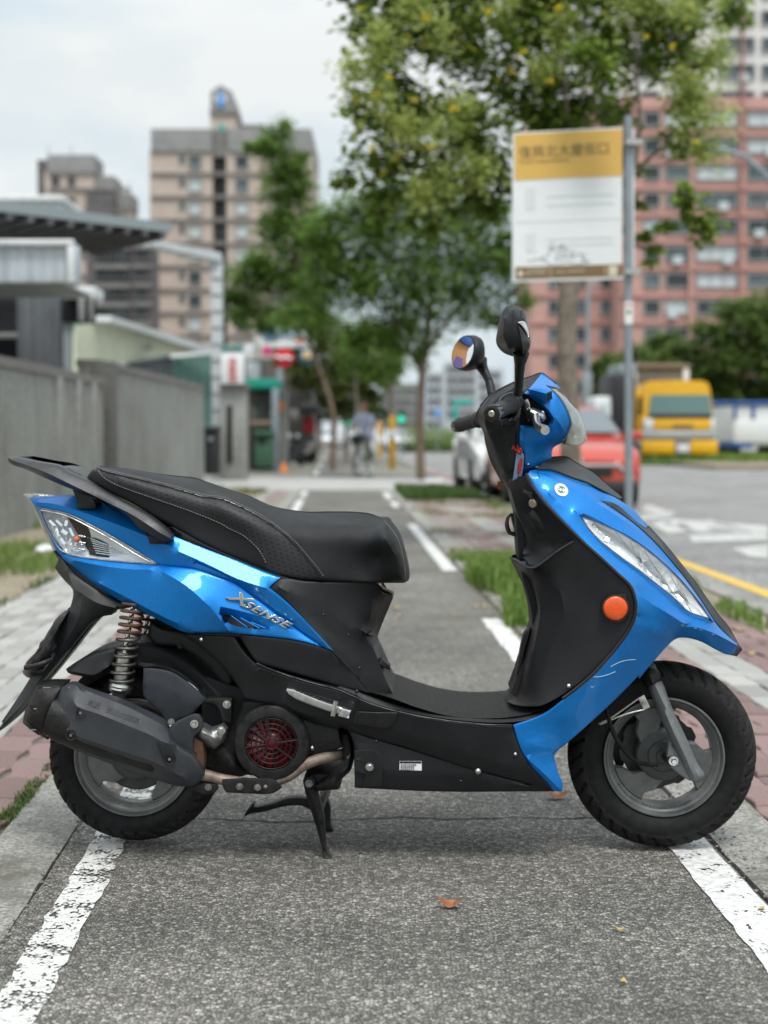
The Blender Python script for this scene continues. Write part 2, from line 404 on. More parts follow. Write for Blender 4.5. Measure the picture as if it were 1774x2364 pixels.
# stippled rubber of the floor mat
def floor_rubber():
    n, l, b = nodes(MATS['floor_rubber']); c = n.new('ShaderNodeTexCoord'); s = n.new('ShaderNodeSeparateXYZ'); l.new(c.outputs['Object'], s.inputs[0])
    br = n.new('ShaderNodeTexBrick'); br.inputs['Scale'].default_value = 20; br.inputs['Mortar Size'].default_value = .10; br.inputs['Mortar Smooth'].default_value = .6
    mp = n.new('ShaderNodeMapping'); mp.inputs['Rotation'].default_value = (0, 0, R(40)); l.new(c.outputs['Object'], mp.inputs[0]); l.new(mp.outputs[0], br.inputs['Vector'])
    u = n.new('ShaderNodeBump'); u.inputs['Distance'].default_value = .009; u.invert = True; l.new(br.outputs['Fac'], u.inputs['Height'])
    nz = n.new('ShaderNodeTexNoise'); nz.inputs['Scale'].default_value = 400; l.new(c.outputs['Object'], nz.inputs['Vector'])
    u2 = n.new('ShaderNodeBump'); u2.inputs['Distance'].default_value = .001; l.new(nz.outputs['Fac'], u2.inputs['Height']); l.new(u.outputs[0], u2.inputs['Normal']); l.new(u2.outputs[0], b.inputs['Normal'])
floor_rubber()
G = MATS.__getitem__
# ================================================================== the scooter
scooter = empty('motor_scooter', SO, SA, 'blue and black motor scooter on its centre stand across the cycle path', 'scooter')
S = scooter
def bolt(px, py, y, rp, m='zinc', parent=None, name='bolt', washer=True, h=.006):
    c = U(px, py, y); r = rp * (y - CL.y) / PF; b = MB()
    if washer: b.lathe(c, [(0, -.0015), (r, -.0015), (r * 1.03, 0), (r, .004)], 20)
    b.lathe(c, [(0, -h), (r * .58, -h), (r * .72, -h * .8), (r * .72, .002)], 6)
    return b.build(name, G(m), parent or S, 40)
def stud(px, py, y, rp, m='zinc', parent=None, name='rivet'):
    c = U(px, py, y); r = rp * (y - CL.y) / PF
    return MB().lathe(c, [(0, -r * .7), (r * .6, -r * .55), (r, 0), (r, .003)], 16).build(name, G(m), parent or S, 60)
def pipe(name, pts, r, m, parent=None, n=12, sub=5):
    """pts in photo pixels with depth; smooth tube"""
    q = spl(pts, 8, False); b = MB()
    P3 = [U(*p) for p in q]
    if isinstance(r, (list, tuple)):
        t = np.linspace(0, len(r) - 1, len(P3)); rr = list(np.interp(t, range(len(r)), r))
    else: rr = r
    b.tube(P3, rr, n); return b.build(name, G(m), parent or S, 50)

# ---- dark inner frame that closes the body
for poly, y, d in (
    ([(150,1185),(330,1190),(450,1210),(640,1330),(860,1365),(850,1580),(700,1550),(560,1480),(440,1425),(330,1380),(220,1290)], -.075, .15),
    ([(640,1560),(910,1640),(1150,1668),(1230,1640),(1290,1690),(1250,1790),(830,1800),(800,1690)], -.10, .20),
    ([(1190,1160),(1260,1120),(1330,1170),(1460,1300),(1590,1440),(1500,1440),(1400,1500),(1290,1630),(1220,1640),(1180,1600),(1230,1450),(1200,1300)], -.06, .12),
    ([(470,1560),(560,1590),(720,1600),(790,1640),(780,1720),(640,1790),(520,1770),(470,1700)], -.09, .19)):
    panel('inner_frame', on_plane(poly, y), G('dark_inner'), S, rim=d, rnd=0, mirror=None, step=40, cap=True)

# ---- wheels
def wheel(name, px, py, Rt, rot, wt=.10):
    c = U(px, py, 0.0); w = empty(name, c); w.parent = S
    b = MB(); Na, Nb = 460, 34; a = .046 if Rt > .21 else .041; rc = Rt - a; bead = math.acos(max(-1, (.137 - rc) / a)); v = []; f = []
    for i in range(Na):
        th = 2 * math.pi * i / Na
        for j in range(Nb):
            g = -bead + 2 * bead * j / (Nb - 1); ag = abs(g); dr = 0
            if .12 < ag < 1.22:
                ph = (th * 34 / (2 * math.pi) + (.5 if g > 0 else 0) + .9 * (ag - .2)**1.3 * .9) % 1
                dr = -.0075 * max(0, 1 - (abs(ph - .5) / .14)**4) if abs(ph - .5) < .14 else 0
                dr *= min(1, (ag - .12) / .1)
            if ag > 1.30: dr -= .0012
            if 1.72 < ag < 1.80: dr += .0013
            rr = rc + (a + dr) * math.cos(g); yy = (wt / 2 + dr) * math.sin(g)
            v.append((rr * math.cos(th), yy, rr * math.sin(th)))
    for i in range(Na):
        for j in range(Nb - 1):
            q = (i * Nb + j, i * Nb + j + 1, ((i + 1) % Na) * Nb + j + 1, ((i + 1) % Na) * Nb + j); f.append(q)
    me = b.add(v, f); b.m = [1 if abs((k % (Nb - 1)) - (Nb - 1) / 2 + .5) < Nb * .27 else 0 for k in range(len(f))]
    b.build('tyre', [G('rubber'), G('tread_rubber')], w, 45)
    yb = wt / 2 * math.sin(bead)
    prof = [(.1385, -yb - .002), (.1375, -yb - .006), (.134, -yb - .0065), (.1315, -yb - .003), (.129, -yb + .004), (.1245, -yb + .006), (.1225, -yb + .009), (.1185, -yb + .013), (.1135, -.016), (.1135, .016),
            (.1185, yb - .013), (.1245, yb - .006), (.1315, yb + .003), (.134, yb + .0065), (.1375, yb + .006), (.1385, yb + .002)]
    MB().lathe((0, 0, 0), prof, 96).build('rim', G('rim_lip'), w, 35)
    for k in range(3):
        pts = []
        c0 = rot + k * 120
        for rr, lo, hi in ((.1150, -27, 25), (.098, -23, 24), (.08, -8, 40), (.055, 0, 55)):
            pts.append((rr, c0 + lo, c0 + hi))
        outl = [(rr, lo) for rr, lo, hi in pts] + [(rr, hi) for rr, lo, hi in reversed(pts)]
        if True:
            arc = [(.1150, c0 + 25 - q * 13) for q in range(1, 4)]; outl = [(r_, a_) for r_, a_ in outl] + arc
        n = len(outl); P = [Vector((r_ * math.cos(R(a_)), 0, r_ * math.sin(R(a_)))) for r_, a_ in outl]
        cen = sum(P, Vector()) / n; vv = []
        for y, s in ((-.006, 1), (-.016, .99), (-.0195, .93)): vv += [cen + (p - cen) * s + Vector((0, y, 0)) for p in P]
        ff = []
        for L_ in range(2):
            for i in range(n):
                j = (i + 1) % n; ff.append((L_ * n + i, L_ * n + j, L_ * n + n + j, L_ * n + n + i))
        ff.append(tuple(2 * n + i for i in range(n))); bb = len(vv)
        vv += [Vector((p.x, .008, p.z)) for p in P]; ff += [(i, (i + 1) % n, bb + (i + 1) % n, bb + i) for i in range(n)]; ff.append(tuple(bb + i for i in range(n)))
        mesh_obj('spoke', vv, ff, G('rim_grey'), w, smooth=30)
    MB().lathe((0, 0, 0), [(0, -.034), (.016, -.034), (.018, -.030), (.034, -.030), (.037, -.026), (.050, -.024), (.058, -.020), (.060, -.012), (.060, .03), (0, .03)], 48).build('hub', G('hub_grey'), w, 35)
    return w
fw = wheel('wheel', 1527.5, 1739.5, .2165, 221)
rw = wheel('wheel', 316.5, 1739, .2045, 196)
MB().lathe((0, 0, 0), [(0, -.004), (.082, -.004), (.086, 0), (.086, .03), (0, .03)], 40).build('shade_disc', G('hub_grey'), rw, 35)  # dark disc added so the inside of the rear wheel looks shaded
# raised lettering round the rim
for w_, body, a0, st in ((fw, '10x2.15 DOT', -100, 4.2), (fw, 'TUBELESS TYRE', -148, 4.0), (rw, 'TUBELESS TYRE APPLICABLE', -152, 3.6), (rw, 'DOT', -68, 4.0)):
    for i, ch in enumerate(body):
        if ch == ' ': continue
        a = R(a0 + i * st)
        M = Matrix.Translation((.1215 * math.cos(a), -.026, .1215 * math.sin(a))) @ Matrix.Rotation(-(a + math.pi / 2), 4, 'Y') @ Matrix.Rotation(math.pi / 2, 4, 'X')
        if i == 0: pass
        text_mesh(ch, .009, G('fork_grey'), 'lettering', M, w_, .0015, 'CENTER')
# brake disc, far side of the front wheel
panel('brake_caliper', ZH((560,640,.05),(640,600,.05),(730,640,.05),(770,720,.05),(700,800,.05),(640,880,.05),(600,1010,.05),(545,1000,.05),(520,900,.05),(530,760,.05)), G('engine_black'), S, rim=.03, rnd=.003, rr=6, mirror=None, cap=True)
b = MB(); ri, ro = .058, .092
v = []; f = []
for i in range(72):
    th = 2 * math.pi * i / 72; rr = ro + (.0 if (i // 4) % 2 else -.006)
    for r_, y in ((ri, .038), (rr, .038), (rr, .042), (ri, .042)): v.append((r_ * math.cos(th), y, r_ * math.sin(th)))
for i in range(72):
    j = (i + 1) % 72
    for q in range(4): f.append((i * 4 + q, i * 4 + (q + 1) % 4, j * 4 + (q + 1) % 4, j * 4 + q))
b.add(v, f); b.build('brake_disc', G('hub_grey'), fw, 30)

# ---- front fork
fk = panel('fork_leg', ZH((790,400,-.078),(840,372,-.08),(886,395,-.078),(915,470,-.08),(960,590,-.082),(1060,800,-.084),(1150,1000,-.085),(1195,1062,-.085),(1192,1095,-.085),(1150,1130,-.085),(1090,1112,-.085),(1010,950,-.085),(920,760,-.083),(840,570,-.08),(790,450,-.078)),
      G('fork_grey'), S, lines=[ZH((838,430,-.098),(900,560,-.103),(1010,780,-.105),(1090,960,-.105),(1150,1085,-.10))], smooth=True, rim=.012, rnd=.006, rr=14, mirror='obj')
panel('fork_boot', ZH((735,330,-.07),(770,290,-.07),(825,280,-.07),(860,310,-.07),(885,375,-.07),(870,405,-.07),(800,428,-.07),(765,425,-.07),(740,370,-.07)), G('engine_black'), S,
      lines=[ZH((780,310,-.098),(815,405,-.102))], smooth=True, rim=.02, rnd=.006, rr=10)
panel('fork_boot', ZH((770,262,-.06),(830,262,-.06),(845,290,-.06),(800,318,-.06),(745,312,-.06),(745,290,-.06)), G('engine_black'), S, lines=[ZH((790,275,-.088),(795,305,-.09))], smooth=True, rim=.02, rnd=.005, rr=8)
panel('axle_plate', ZH((932,825,-.082),(922,985,-.082),(950,1020,-.082),(1080,1115,-.082),(1140,1120,-.082),(1040,960,-.082)), G('fork_grey'), S, rim=.02, rnd=.003, rr=8)
bolt(ZH((968,972))[0][0], ZH((968,972))[0][1], -.09, 11, 'chrome', fk, 'axle_bolt', h=.012)
MB().tube([U(*ZH((905,930,-.02))[0]), U(*ZH((950,975,-.09))[0])], .010, 16).build('axle_spacer', G('engine_black'), S, 40)
pipe('speedometer_cable', ZH((470,560,-.09),(490,650,-.10),(530,770,-.10),(590,870,-.095),(660,950,-.085),(740,990,-.075),(850,1000,-.06)), .0052, 'rubber')
panel('cable_clip', ZH((708,512,-.10),(752,488,-.10),(796,578,-.10),(752,600,-.10)), G('aluminium'), S, rim=.006, rnd=.001, rr=3, mirror=None, cap=True)
bolt(*ZH((752,546,))[0], -.104, 6, 'key_brass')
pipe('cable_wire', ZH((712,515,-.10),(620,580,-.10),(510,655,-.10),(420,700,-.10)), .0018, 'zinc', n=6)
pipe('cable_wire', ZH((750,596,-.10),(650,620,-.10),(560,650,-.10),(430,706,-.10)), .0018, 'zinc', n=6)

# ---- rear fender (grey) with the wrapped number plate
rf = panel('rear_fender', ZJ((545,320,-.065),(600,405,-.07),(562,490,-.06),(600,545,-.065),(660,620,-.07),(745,715,-.075),(745,800,-.07),(715,900,-.07),(660,1010,-.07),(560,1190,-.07),(430,1420,-.07),(300,1630,-.07),(190,1810,-.068),(80,2000,-.06),(-60,2200,-.05),(0,2150,-.055),(100,2060,-.06),(240,1900,-.066),(360,1740,-.07),(480,1600,-.07),(640,1400,-.07),(800,1195,-.07),(920,1060,-.072),(1000,1005,-.075),(1060,985,-.08),(1140,972,-.085),(1165,925,-.09),(1240,912,-.1),(1330,898,-.105),(1200,835,-.1),(1000,715,-.095),(850,615,-.09),(700,480,-.08),(620,385,-.073)),
      G('fender_grey'), S, lines=[ZJ((690,520,-.09),(760,690,-.098),(850,760,-.1),(1000,850,-.108),(1180,900,-.105)), ZJ((830,830,-.095),(820,960,-.092),(740,1130,-.088),(600,1350,-.085),(400,1640,-.084),(260,1850,-.08),(60,2060,-.068))], rim=.05, rnd=.004, rr=9, mirror='obj', sharp=28)
panel('fender_bridge', ZJ((700,900,-.06),(800,960,-.06),(620,1350,-.06),(420,1640,-.06),(230,1870,-.06),(40,2090,-.05),(20,2060,-.05),(200,1790,-.06),(420,1450,-.06)), G('fender_grey'), S, rim=.12, rnd=.002, mirror=None, cap=True)
# plate wrapped in black cloth, seen edge on
def crumple(name, outline, y0, y1, m):
    ol = spl(ZJ(*outline), 6, True); n = len(ol); ys = np.linspace(y0, y1, 22); vs = []; c = ol[:, :2].mean(0)
    for k, y in enumerate(ys):
        s = 1 - .25 * abs(2 * k / 21 - 1)**4
        for i in range(n):
            p = ol[i, :2]; q = c + (p - c) * s; w = mnoise.noise(Vector((q[0] * .06, q[1] * .035, y * 20))) * 5 + mnoise.noise(Vector((q[0] * .02, q[1] * .10, y * 30))) * 3
            d = (p - c) / max(np.linalg.norm(p - c), 1e-6); vs.append(U(q[0] + d[0] * w, q[1] + d[1] * w, y))
    fs = [(k * n + i, k * n + (i + 1) % n, (k + 1) * n + (i + 1) % n, (k + 1) * n + i) for k in range(21) for i in range(n)]
    # crumpled near end
    base = len(vs); rings = 6; 
    for g in range(1, rings + 1):
        for i in range(n):
            q = c + (ol[i, :2] - c) * (.78 * (1 - g / rings) + .0); vs.append(U(q[0], q[1], y0 - .010 * math.sin(g / rings * 1.6) + .008 * mnoise.noise(Vector((q[0] * .05, q[1] * .05, 3)))))
    for g in range(rings):
        a = 0 if g == 0 else base + (g - 1) * n; bq = base + g * n
        for i in range(n): fs.append((a + (i + 1) % n, a + i, bq + i, bq + (i + 1) % n))
    return mesh_obj(name, vs, fs, m, S, smooth=70)
mat('plate_cloth', (.008, .008, .009), .42, 0, 0, .3, 60, .0012, 160)
crumple('plate_cover', [(705,920),(600,985),(520,1100),(440,1240),(370,1350),(290,1430),(262,1470),(275,1500),(238,1540),(262,1590),(330,1612),(400,1590),(450,1560),(520,1460),(590,1330),(600,1200),(650,1030)], -.125, .125, G('plate_cloth'))
pipe('plate_strap', ZJ((262,1508,-.13),(330,1500,-.138),(430,1470,-.138),(530,1420,-.12)), .006, 'plate_cloth')

# ---- rear shocks
def shock(s):
    q = empty('shock_absorber'); q.parent = S
    y = -.105 * 1
    top = U(*ZC((858,-30,y))[0]); bot = U(*ZC((768,530,y))[0]); mid = U(*ZC((797,290,y))[0]); end = U(*ZC((752,600,y))[0])
    ax = (bot - top); 
    MB().tube([top, mid], .0055, 12).build('piston_rod', G('chrome'), q, 50)
    MB().tube([mid, mid + (bot - mid) * .03, mid + (bot - mid) * .97, bot], [.015, .0172, .0172, .0168], 20).build('damper_body', G('aluminium'), q, 40)
    u = ax.normalized(); a = u.cross(Vector((0, 1, 0))).normalized(); b_ = u.cross(a).normalized()
    for part, t0, t1, turns, m in (('spring', 0.0, .36, 4.6, 'spring_rust'), ('spring', .36, .985, 6.6, 'spring_steel')):
        pts = []; n = int(turns * 20)
        for i in range(n + 1):
            t = t0 + (t1 - t0) * i / n; g = 2 * math.pi * (turns * i / n + (.0 if t0 == 0 else .6)); pts.append(top + ax * t + (a * math.cos(g) + b_ * math.sin(g)) * .0245)
        MB().tube(pts, .0037, 8).build(part, G(m), q, 60)
    Mr = Matrix.Rotation(math.atan2(-u.x, -u.z), 4, 'Y')
    for t in (.955, .99): MB().lathe(top + ax * t, [(.014, -.006), (.0245, -.006), (.027, 0), (.0245, .006), (.014, .006)], 28, 'z', Mr).build('spring_seat', G('zinc'), q, 40)
    MB().tube([bot, bot + (end - bot) * .5, end], [.018, .016, .015], 12).build('lower_eye', G('cast_metal'), q, 40)
    MB().tube([U(*ZC((760,545,y))[0]), U(*ZC((690,578,y))[0])], .006, 10).build('reservoir_stub', G('aluminium'), q, 40)
    return q
sh = shock(1)
sh2 = copy_tree(sh, S); sh2.location = (0, .215, 0)

# ---- rear hugger, guards
panel('hugger_fender', ZC((740,270,-.09),(870,246,-.09),(1000,258,-.09),(1130,305,-.09),(1260,395,-.09),(1370,500,-.09),(1470,600,-.09),(1400,640,-.09),(1320,590,-.09),(1240,510,-.09),(1120,420,-.09),(1000,385,-.09),(915,390,-.09),(860,365,-.09),(735,370,-.09)), G('black_plastic'), S,
      lines=[ZC((760,285,-.094),(880,262,-.095),(1000,275,-.096),(1120,322,-.096),(1250,420,-.096),(1390,570,-.094)), ZC((800,340,-.085),(920,360,-.085),(1050,375,-.085),(1180,440,-.085),(1290,540,-.085))], rim=.18, rnd=.004, rr=8, mirror=None)
panel('fender_flap', ZC((422,400,-.095),(470,365,-.095),(560,318,-.095),(650,286,-.095),(742,268,-.095),(738,345,-.095),(700,400,-.095),(650,440,-.095),(600,458,-.095),(520,446,-.095),(435,424,-.095)), G('black_plastic'), S,
      lines=[ZC((430,410,-.102),(520,425,-.106),(600,435,-.106),(690,385,-.104))], rim=.19, rnd=.005, rr=8, mirror=None)
panel('inner_mudguard', ZC((480,500,-.07),(560,420,-.07),(700,360,-.07),(900,330,-.07),(1150,400,-.07),(1330,560,-.07),(1440,640,-.07),(1480,760,-.07),(1400,760,-.07),(1300,560,-.07),(1100,430,-.07),(900,390,-.07),(720,420,-.07),(600,480,-.07),(540,530,-.07)), G('engine_black'), S, rim=.14, rnd=.003, mirror=None)
panel('side_guard', ZC((918,396,-.115),(1000,398,-.115),(1110,425,-.115),(1230,510,-.115),(1318,592,-.115),(1222,690,-.115),(1150,720,-.115),(1062,762,-.115),(1035,690,-.115),(960,620,-.115),(918,570,-.115)), G('shield_grey'), S,
      lines=[ZC((925,490,-.119),(1050,510,-.119),(1180,580,-.119),(1260,640,-.118))], rim=.006, rnd=.002, rr=5, mirror=None)
panel('airbox', ZA((960,1205,-.08),(1040,1250,-.08),(1160,1270,-.08),(1280,1330,-.08),(1420,1420,-.08),(1500,1600,-.08),(1440,1640,-.08),(1320,1480,-.08),(1150,1370,-.08),(1000,1350,-.08),(940,1300,-.08)), G('black_plastic'), S, rim=.16, rnd=.006, rr=10, mirror=None)
bolt(*ZA((1152,1362))[0], -.084, 6, 'engine_black'); 

# ---- swing arm, engine
panel('engine_mount', ZC((1312,592,-.125),(1400,585,-.125),(1482,588,-.125),(1478,740,-.125),(1425,742,-.125),(1400,660,-.125),(1370,625,-.125),(1310,612,-.125)), G('engine_black'), S, rim=.03, rnd=.002, rr=5, mirror=None)
bolt(*ZC((1450,625))[0], -.128, 9.5)
panel('crankcase', ZD((440,470,-.11),(520,455,-.115),(620,480,-.13),(800,530,-.135),(900,580,-.14),(1050,620,-.14),(1085,760,-.14),(960,810,-.14),(850,860,-.14),(700,930,-.135),(560,950,-.13),(470,900,-.12),(400,800,-.11),(250,900,-.09),(230,830,-.09),(330,700,-.1),(410,560,-.11)), G('engine_black'), S, lines=[ZD((830,560,-.15),(860,680,-.15),(900,790,-.148))], rim=.12, rnd=.006, rr=14, mirror=None)
cc = U(*ZD((632,730,-.15))[0])
MB().lathe(cc, [(.0585, -.012), (.060, -.016), (.064, -.017), (.080, -.013), (.084, -.008), (.085, .02), (.0585, .02)], 64).build('fan_cover', G('engine_black'), S, 35)
fan = MB().lathe(cc, [(0, .004), (.018, .004), (.019, -.002), (.014, -.006), (0, -.006)], 24)
for i in range(18):
    a = 2 * math.pi * i / 18; M = Matrix.Translation(cc) @ Matrix.Rotation(a, 4, 'Y') @ Matrix.Rotation(R(32), 4, 'X')
    fan.box((.037, .006, 0), (.040, .0015, .012), M)
fan.lathe(cc, [(0, .014), (.0585, .014)], 32)
fan.build('cooling_fan', G('red_fan'), S, 40)
gr = MB()
for r_ in (.0125, .0235, .034, .0445, .0565): gr.tube([cc + Vector((r_ * math.cos(2 * math.pi * i / 40), -.0135, r_ * math.sin(2 * math.pi * i / 40))) for i in range(41)], .00165, 6, False)
for i in range(8):
    a = 2 * math.pi * (i + .2) / 8; gr.tube([cc + Vector((r_ * math.cos(a), -.0135, r_ * math.sin(a))) for r_ in (.0125, .0595)], .0018, 6)
gr.build('fan_grille', G('engine_black'), S, 60)
for p in ((600,525),(470,850),(815,800)):
    c = U(*ZD(p + (-.155,))[0]); MB().lathe(c, [(.003, -.008), (.009, -.008), (.010, 0), (.010, .02)], 16).build('cover_boss', G('engine_black'), S, 40)
for p, r_ in (((888,766), 5.5), ((820,551), 4)): stud(*ZD(p)[0], -.152, r_, 'zinc')
panel('intake_hose', ZD((1065,650,-.12),(1130,680,-.12),(1148,800,-.12),(1140,900,-.12),(1060,985,-.12),(1060,1030,-.12),(930,1040,-.12),(900,1010,-.12),(1000,940,-.12),(1075,860,-.12)), G('engine_black'), S, lines=[ZD((1100,680,-.15),(1108,800,-.15),(1080,900,-.148),(1000,985,-.14))], smooth=True, rim=.05, rnd=.006, rr=10, mirror=None)
panel('starter_housing', ZD((240,730,-.11),(300,720,-.11),(370,760,-.11),(440,860,-.11),(490,930,-.11),(420,950,-.11),(280,920,-.11),(210,880,-.11)), G('engine_black'), S, lines=[ZD((300,780,-.13),(400,880,-.13))], smooth=True, rim=.06, rnd=.006, rr=12, mirror=None)

# ---- exhaust
ex = empty('exhaust'); ex.parent = S
mf = MB(); p0 = U(*ZC((330,690,-.165))[0]); p1 = U(*ZC((1240,1000,-.165))[0]); mf.tube([p0, p0 + (p1 - p0) * .1, p0 + (p1 - p0) * .75, p1], [.048, .054, .052, .03], 28); mf.build('muffler', G('engine_black'), ex, 40)
shd = panel('heat_shield', ZC((420,500,-.185),(470,494,-.19),(520,522,-.195),(640,565,-.2),(760,604,-.2),(900,670,-.2),(1040,742,-.2),(1075,792,-.2),(1108,868,-.205),(1170,915,-.2),(1240,962,-.195),(1285,1030,-.19),(1302,1075,-.185),(1290,1105,-.18),(1240,1140,-.18),(1150,1150,-.18),(1020,1115,-.18),(900,1078,-.18),(700,1002,-.18),(480,918,-.18),(330,848,-.18),(292,832,-.18),(276,800,-.18),(330,665,-.185),(385,535,-.185)),
      G('shield_grey'), ex, lines=[ZC((465,585,-.213),(492,636,-.224),(640,690,-.226),(800,755,-.226),(960,820,-.224),(1050,868,-.22),(1110,885,-.214)), ZC((300,826,-.2),(420,788,-.218),(462,812,-.224),(500,832,-.225),(700,898,-.225),(860,950,-.224),(1000,1000,-.22),(1120,1065,-.21),(1180,1095,-.2)), ZC((470,500,-.198),(640,572,-.206),(800,635,-.207),(960,715,-.206),(1040,760,-.204)), ZC((430,520,-.2),(380,660,-.205),(320,800,-.2))],
      rim=.03, rnd=.004, rr=6, mirror=None, sharp=24)
for p in ((517,680),(455,822),(1085,975)):
    q = ZC(p)[0]; MB().lathe(U(*q, -.2235), [(.0125, .006), (.0115, -.0015), (.0085, -.001), (.0075, .004), (0, .004)], 24).build('bolt_cup', G('black_gloss'), shd, 40); bolt(*q, -.221, 5.2, 'cast_metal', shd, washer=False, h=.004)
panel('shield_slot', ZC((1000,866,-.2235),(1045,880,-.2235),(1085,915,-.2235),(1108,960,-.2225),(1112,1000,-.222),(1060,985,-.2225),(1030,930,-.2235)), G('dark_inner'), shd, rim=.004, rnd=.0004, rr=2, mirror=None)
ecap = panel('end_cap', ZC((236,502,-.165),(300,493,-.17),(412,495,-.175),(390,530,-.188),(335,660,-.19),(280,800,-.19),(305,852,-.178),(230,805,-.165),(146,745,-.15),(160,668,-.155),(200,588,-.16)), G('engine_black'), ex, lines=[ZC((240,560,-.19),(200,680,-.192),(200,750,-.185))], smooth=True, rim=.06, rnd=.006, rr=8, mirror=None)
for o_ in ([(236,516),(300,509),(370,516),(330,524),(270,525)], [(190,632),(225,625),(280,640),(305,665),(280,685),(225,672),(195,655)], [(150,748),(200,770),(240,805),(250,825),(200,790)]):
    panel('vent_slot', [p + (-.196,) if o_[0][0] == 190 else p + (-.182,) for p in ZC(*o_)], G('dark_inner'), ecap, rim=.004, rnd=.0003, rr=2, mirror=None, step=6)
    c = np.mean(ZC(*o_), 0); MB().box(U(c[0], c[1], -.197 if o_[0][0] == 190 else -.183), (.018, .002, .0022), None).build('slot_glint', G('aluminium'), ecap)
panel('exhaust_bracket', ZC((1075,782,-.19),(1120,742,-.19),(1190,708,-.19),(1240,690,-.19),(1272,694,-.19),(1296,738,-.19),(1285,790,-.19),(1240,832,-.19),(1235,900,-.185),(1240,960,-.185),(1170,915,-.185),(1108,868,-.19)), G('shield_grey'), ex, rim=.012, rnd=.002, rr=4, mirror=None)
panel('rusty_collar', ZC((1236,835,-.18),(1298,868,-.175),(1306,1010,-.17),(1290,1075,-.17),(1240,965,-.178)), G('rust'), ex, rim=.04, rnd=.003, rr=5, mirror=None)
bolt(*ZC((1095,738))[0], -.185, 8, 'cast_metal', ex); bolt(*ZC((1243,750))[0], -.194, 9.5, 'chrome', ex, h=.008)
panel('swing_link', ZC((1268,752,-.165),(1300,760,-.165),(1345,785,-.165),(1385,775,-.165),(1420,760,-.165),(1445,790,-.165),(1432,858,-.165),(1372,912,-.165),(1310,880,-.165),(1245,822,-.165),(1248,795,-.165)), G('cast_metal'), ex, lines=[ZC((1290,800,-.185),(1370,840,-.185))], smooth=True, rim=.03, rnd=.005, rr=9, mirror=None)
bolt(*ZC((1415,790))[0], -.178, 10, 'zinc', ex)
pipe('exhaust_pipe', ZD((185,935,-.15),(250,950,-.15),(330,970,-.15),(450,985,-.15),(560,990,-.15),(650,980,-.15),(740,945,-.15),(830,880,-.15),(920,840,-.145),(1010,820,-.13),(1090,800,-.10)), [.0135, .0125, .012, .0105, .0105, .0115, .0125, .0125, .0125, .012], 'pipe_metal', ex, 16)
hp = panel('pipe_guard', ZD((315,966,-.166),(480,962,-.166),(640,966,-.166),(695,1020,-.166),(650,1050,-.166),(600,1060,-.166),(460,1056,-.166),(340,1050,-.166),(316,1010,-.166)), G('engine_black'), ex, rim=.006, rnd=.002, rr=5, mirror=None)
for p in ((425,1012),(540,1018)): bolt(*ZD(p)[0], -.168, 8, 'cast_metal', hp)
stud(*ZD((590,1015))[0], -.167, 5, 'pipe_metal', hp)
panel('silencer_lug', ZC((1210,1160,-.16),(1290,1130,-.16),(1390,1135,-.16),(1395,1165,-.16),(1370,1195,-.16),(1330,1205,-.16),(1260,1190,-.16)), G('engine_black'), ex, rim=.01, rnd=.002, rr=4, mirror=None)
bolt(*ZC((1332,1155))[0], -.163, 8, 'cast_metal', ex)
# embossed warning
def on_surf(px0, py0, px1, py1, y):
    a, b_ = U(px0, py0, y), U(px1, py1, y); x = (b_ - a).normalized(); n = Vector((0, -1, 0)); n = (n - x * n.dot(x)).normalized(); z = n.cross(x)
    return Matrix(((x.x, z.x, n.x, a.x), (x.y, z.y, n.y, a.y), (x.z, z.z, n.z, a.z), (0, 0, 0, 1)))
bvh(shd); q0, q1 = ZC((575,632))[0], ZC((862,742))[0]; wn = '高溫 部品勿觸摸'
for i, c_ in enumerate(wn):
    if c_ == ' ': continue
    t = i / (len(wn) - 1); Mx = frame_on(q0[0] + (q1[0] - q0[0]) * t, q0[1] + (q1[1] - q0[1]) * t, shd, R(-20)); text_mesh(c_, .0165, G('shield_grey'), 'embossed_character', Mx, shd, .0012, 'CENTER')

# ---- centre stand
st = empty('centre_stand'); st.parent = S
leg_ = panel('stand_leg', ZD((828,975,-.105),(850,948,-.105),(885,945,-.105),(908,965,-.105),(922,1040,-.105),(945,1120,-.105),(965,1210,-.105),(972,1310,-.105),(980,1420,-.105),(1012,1470,-.115),(992,1486,-.118),(965,1482,-.118),(950,1400,-.11),(925,1310,-.105),(898,1220,-.105),(868,1130,-.105),(845,1050,-.105)), G('engine_black'), st, lines=[ZD((880,1050,-.118),(930,1220,-.118),(960,1400,-.118))], rim=.02, rnd=.003, rr=6, mirror=None)
panel('stand_leg', ZD((940,1040,.10),(985,1090,.10),(1005,1150,.10),(1005,1250,.10),(1025,1295,.10),(1015,1312,.10),(975,1312,.10),(965,1240,.10),(945,1150,.10)), G('engine_black'), st, rim=.02, rnd=.003, rr=6, mirror=None)
MB().tube([U(*ZD((868,993,-.10))[0]), U(*ZD((868,993,-.10))[0]) + Vector((0, .21, 0))], .012, 14).build('stand_pivot', G('engine_black'), st, 40)
MB().tube([U(*ZD((930,1170,-.10))[0]), U(*ZD((930,1170,-.10))[0]) + Vector((.005, .2, 0))], .010, 14).build('stand_tube', G('engine_black'), st, 40)
bolt(*ZD((868,993))[0], -.108, 9, 'cast_metal', st)
panel('stand_lever', ZD((880,1162,.04),(820,1135,.04),(740,1135,.04),(660,1150,.04),(590,1172,.04),(500,1185,.03),(458,1204,.02),(456,1192,.02),(480,1155,.02),(512,1118,.02),(522,1125,.02),(508,1150,.02),(580,1135,.03),(650,1115,.04),(720,1090,.04),(790,1082,.04),(880,1095,.04)), G('engine_black'), st, rim=.02, rnd=.003, rr=5, mirror=None, cap=True)
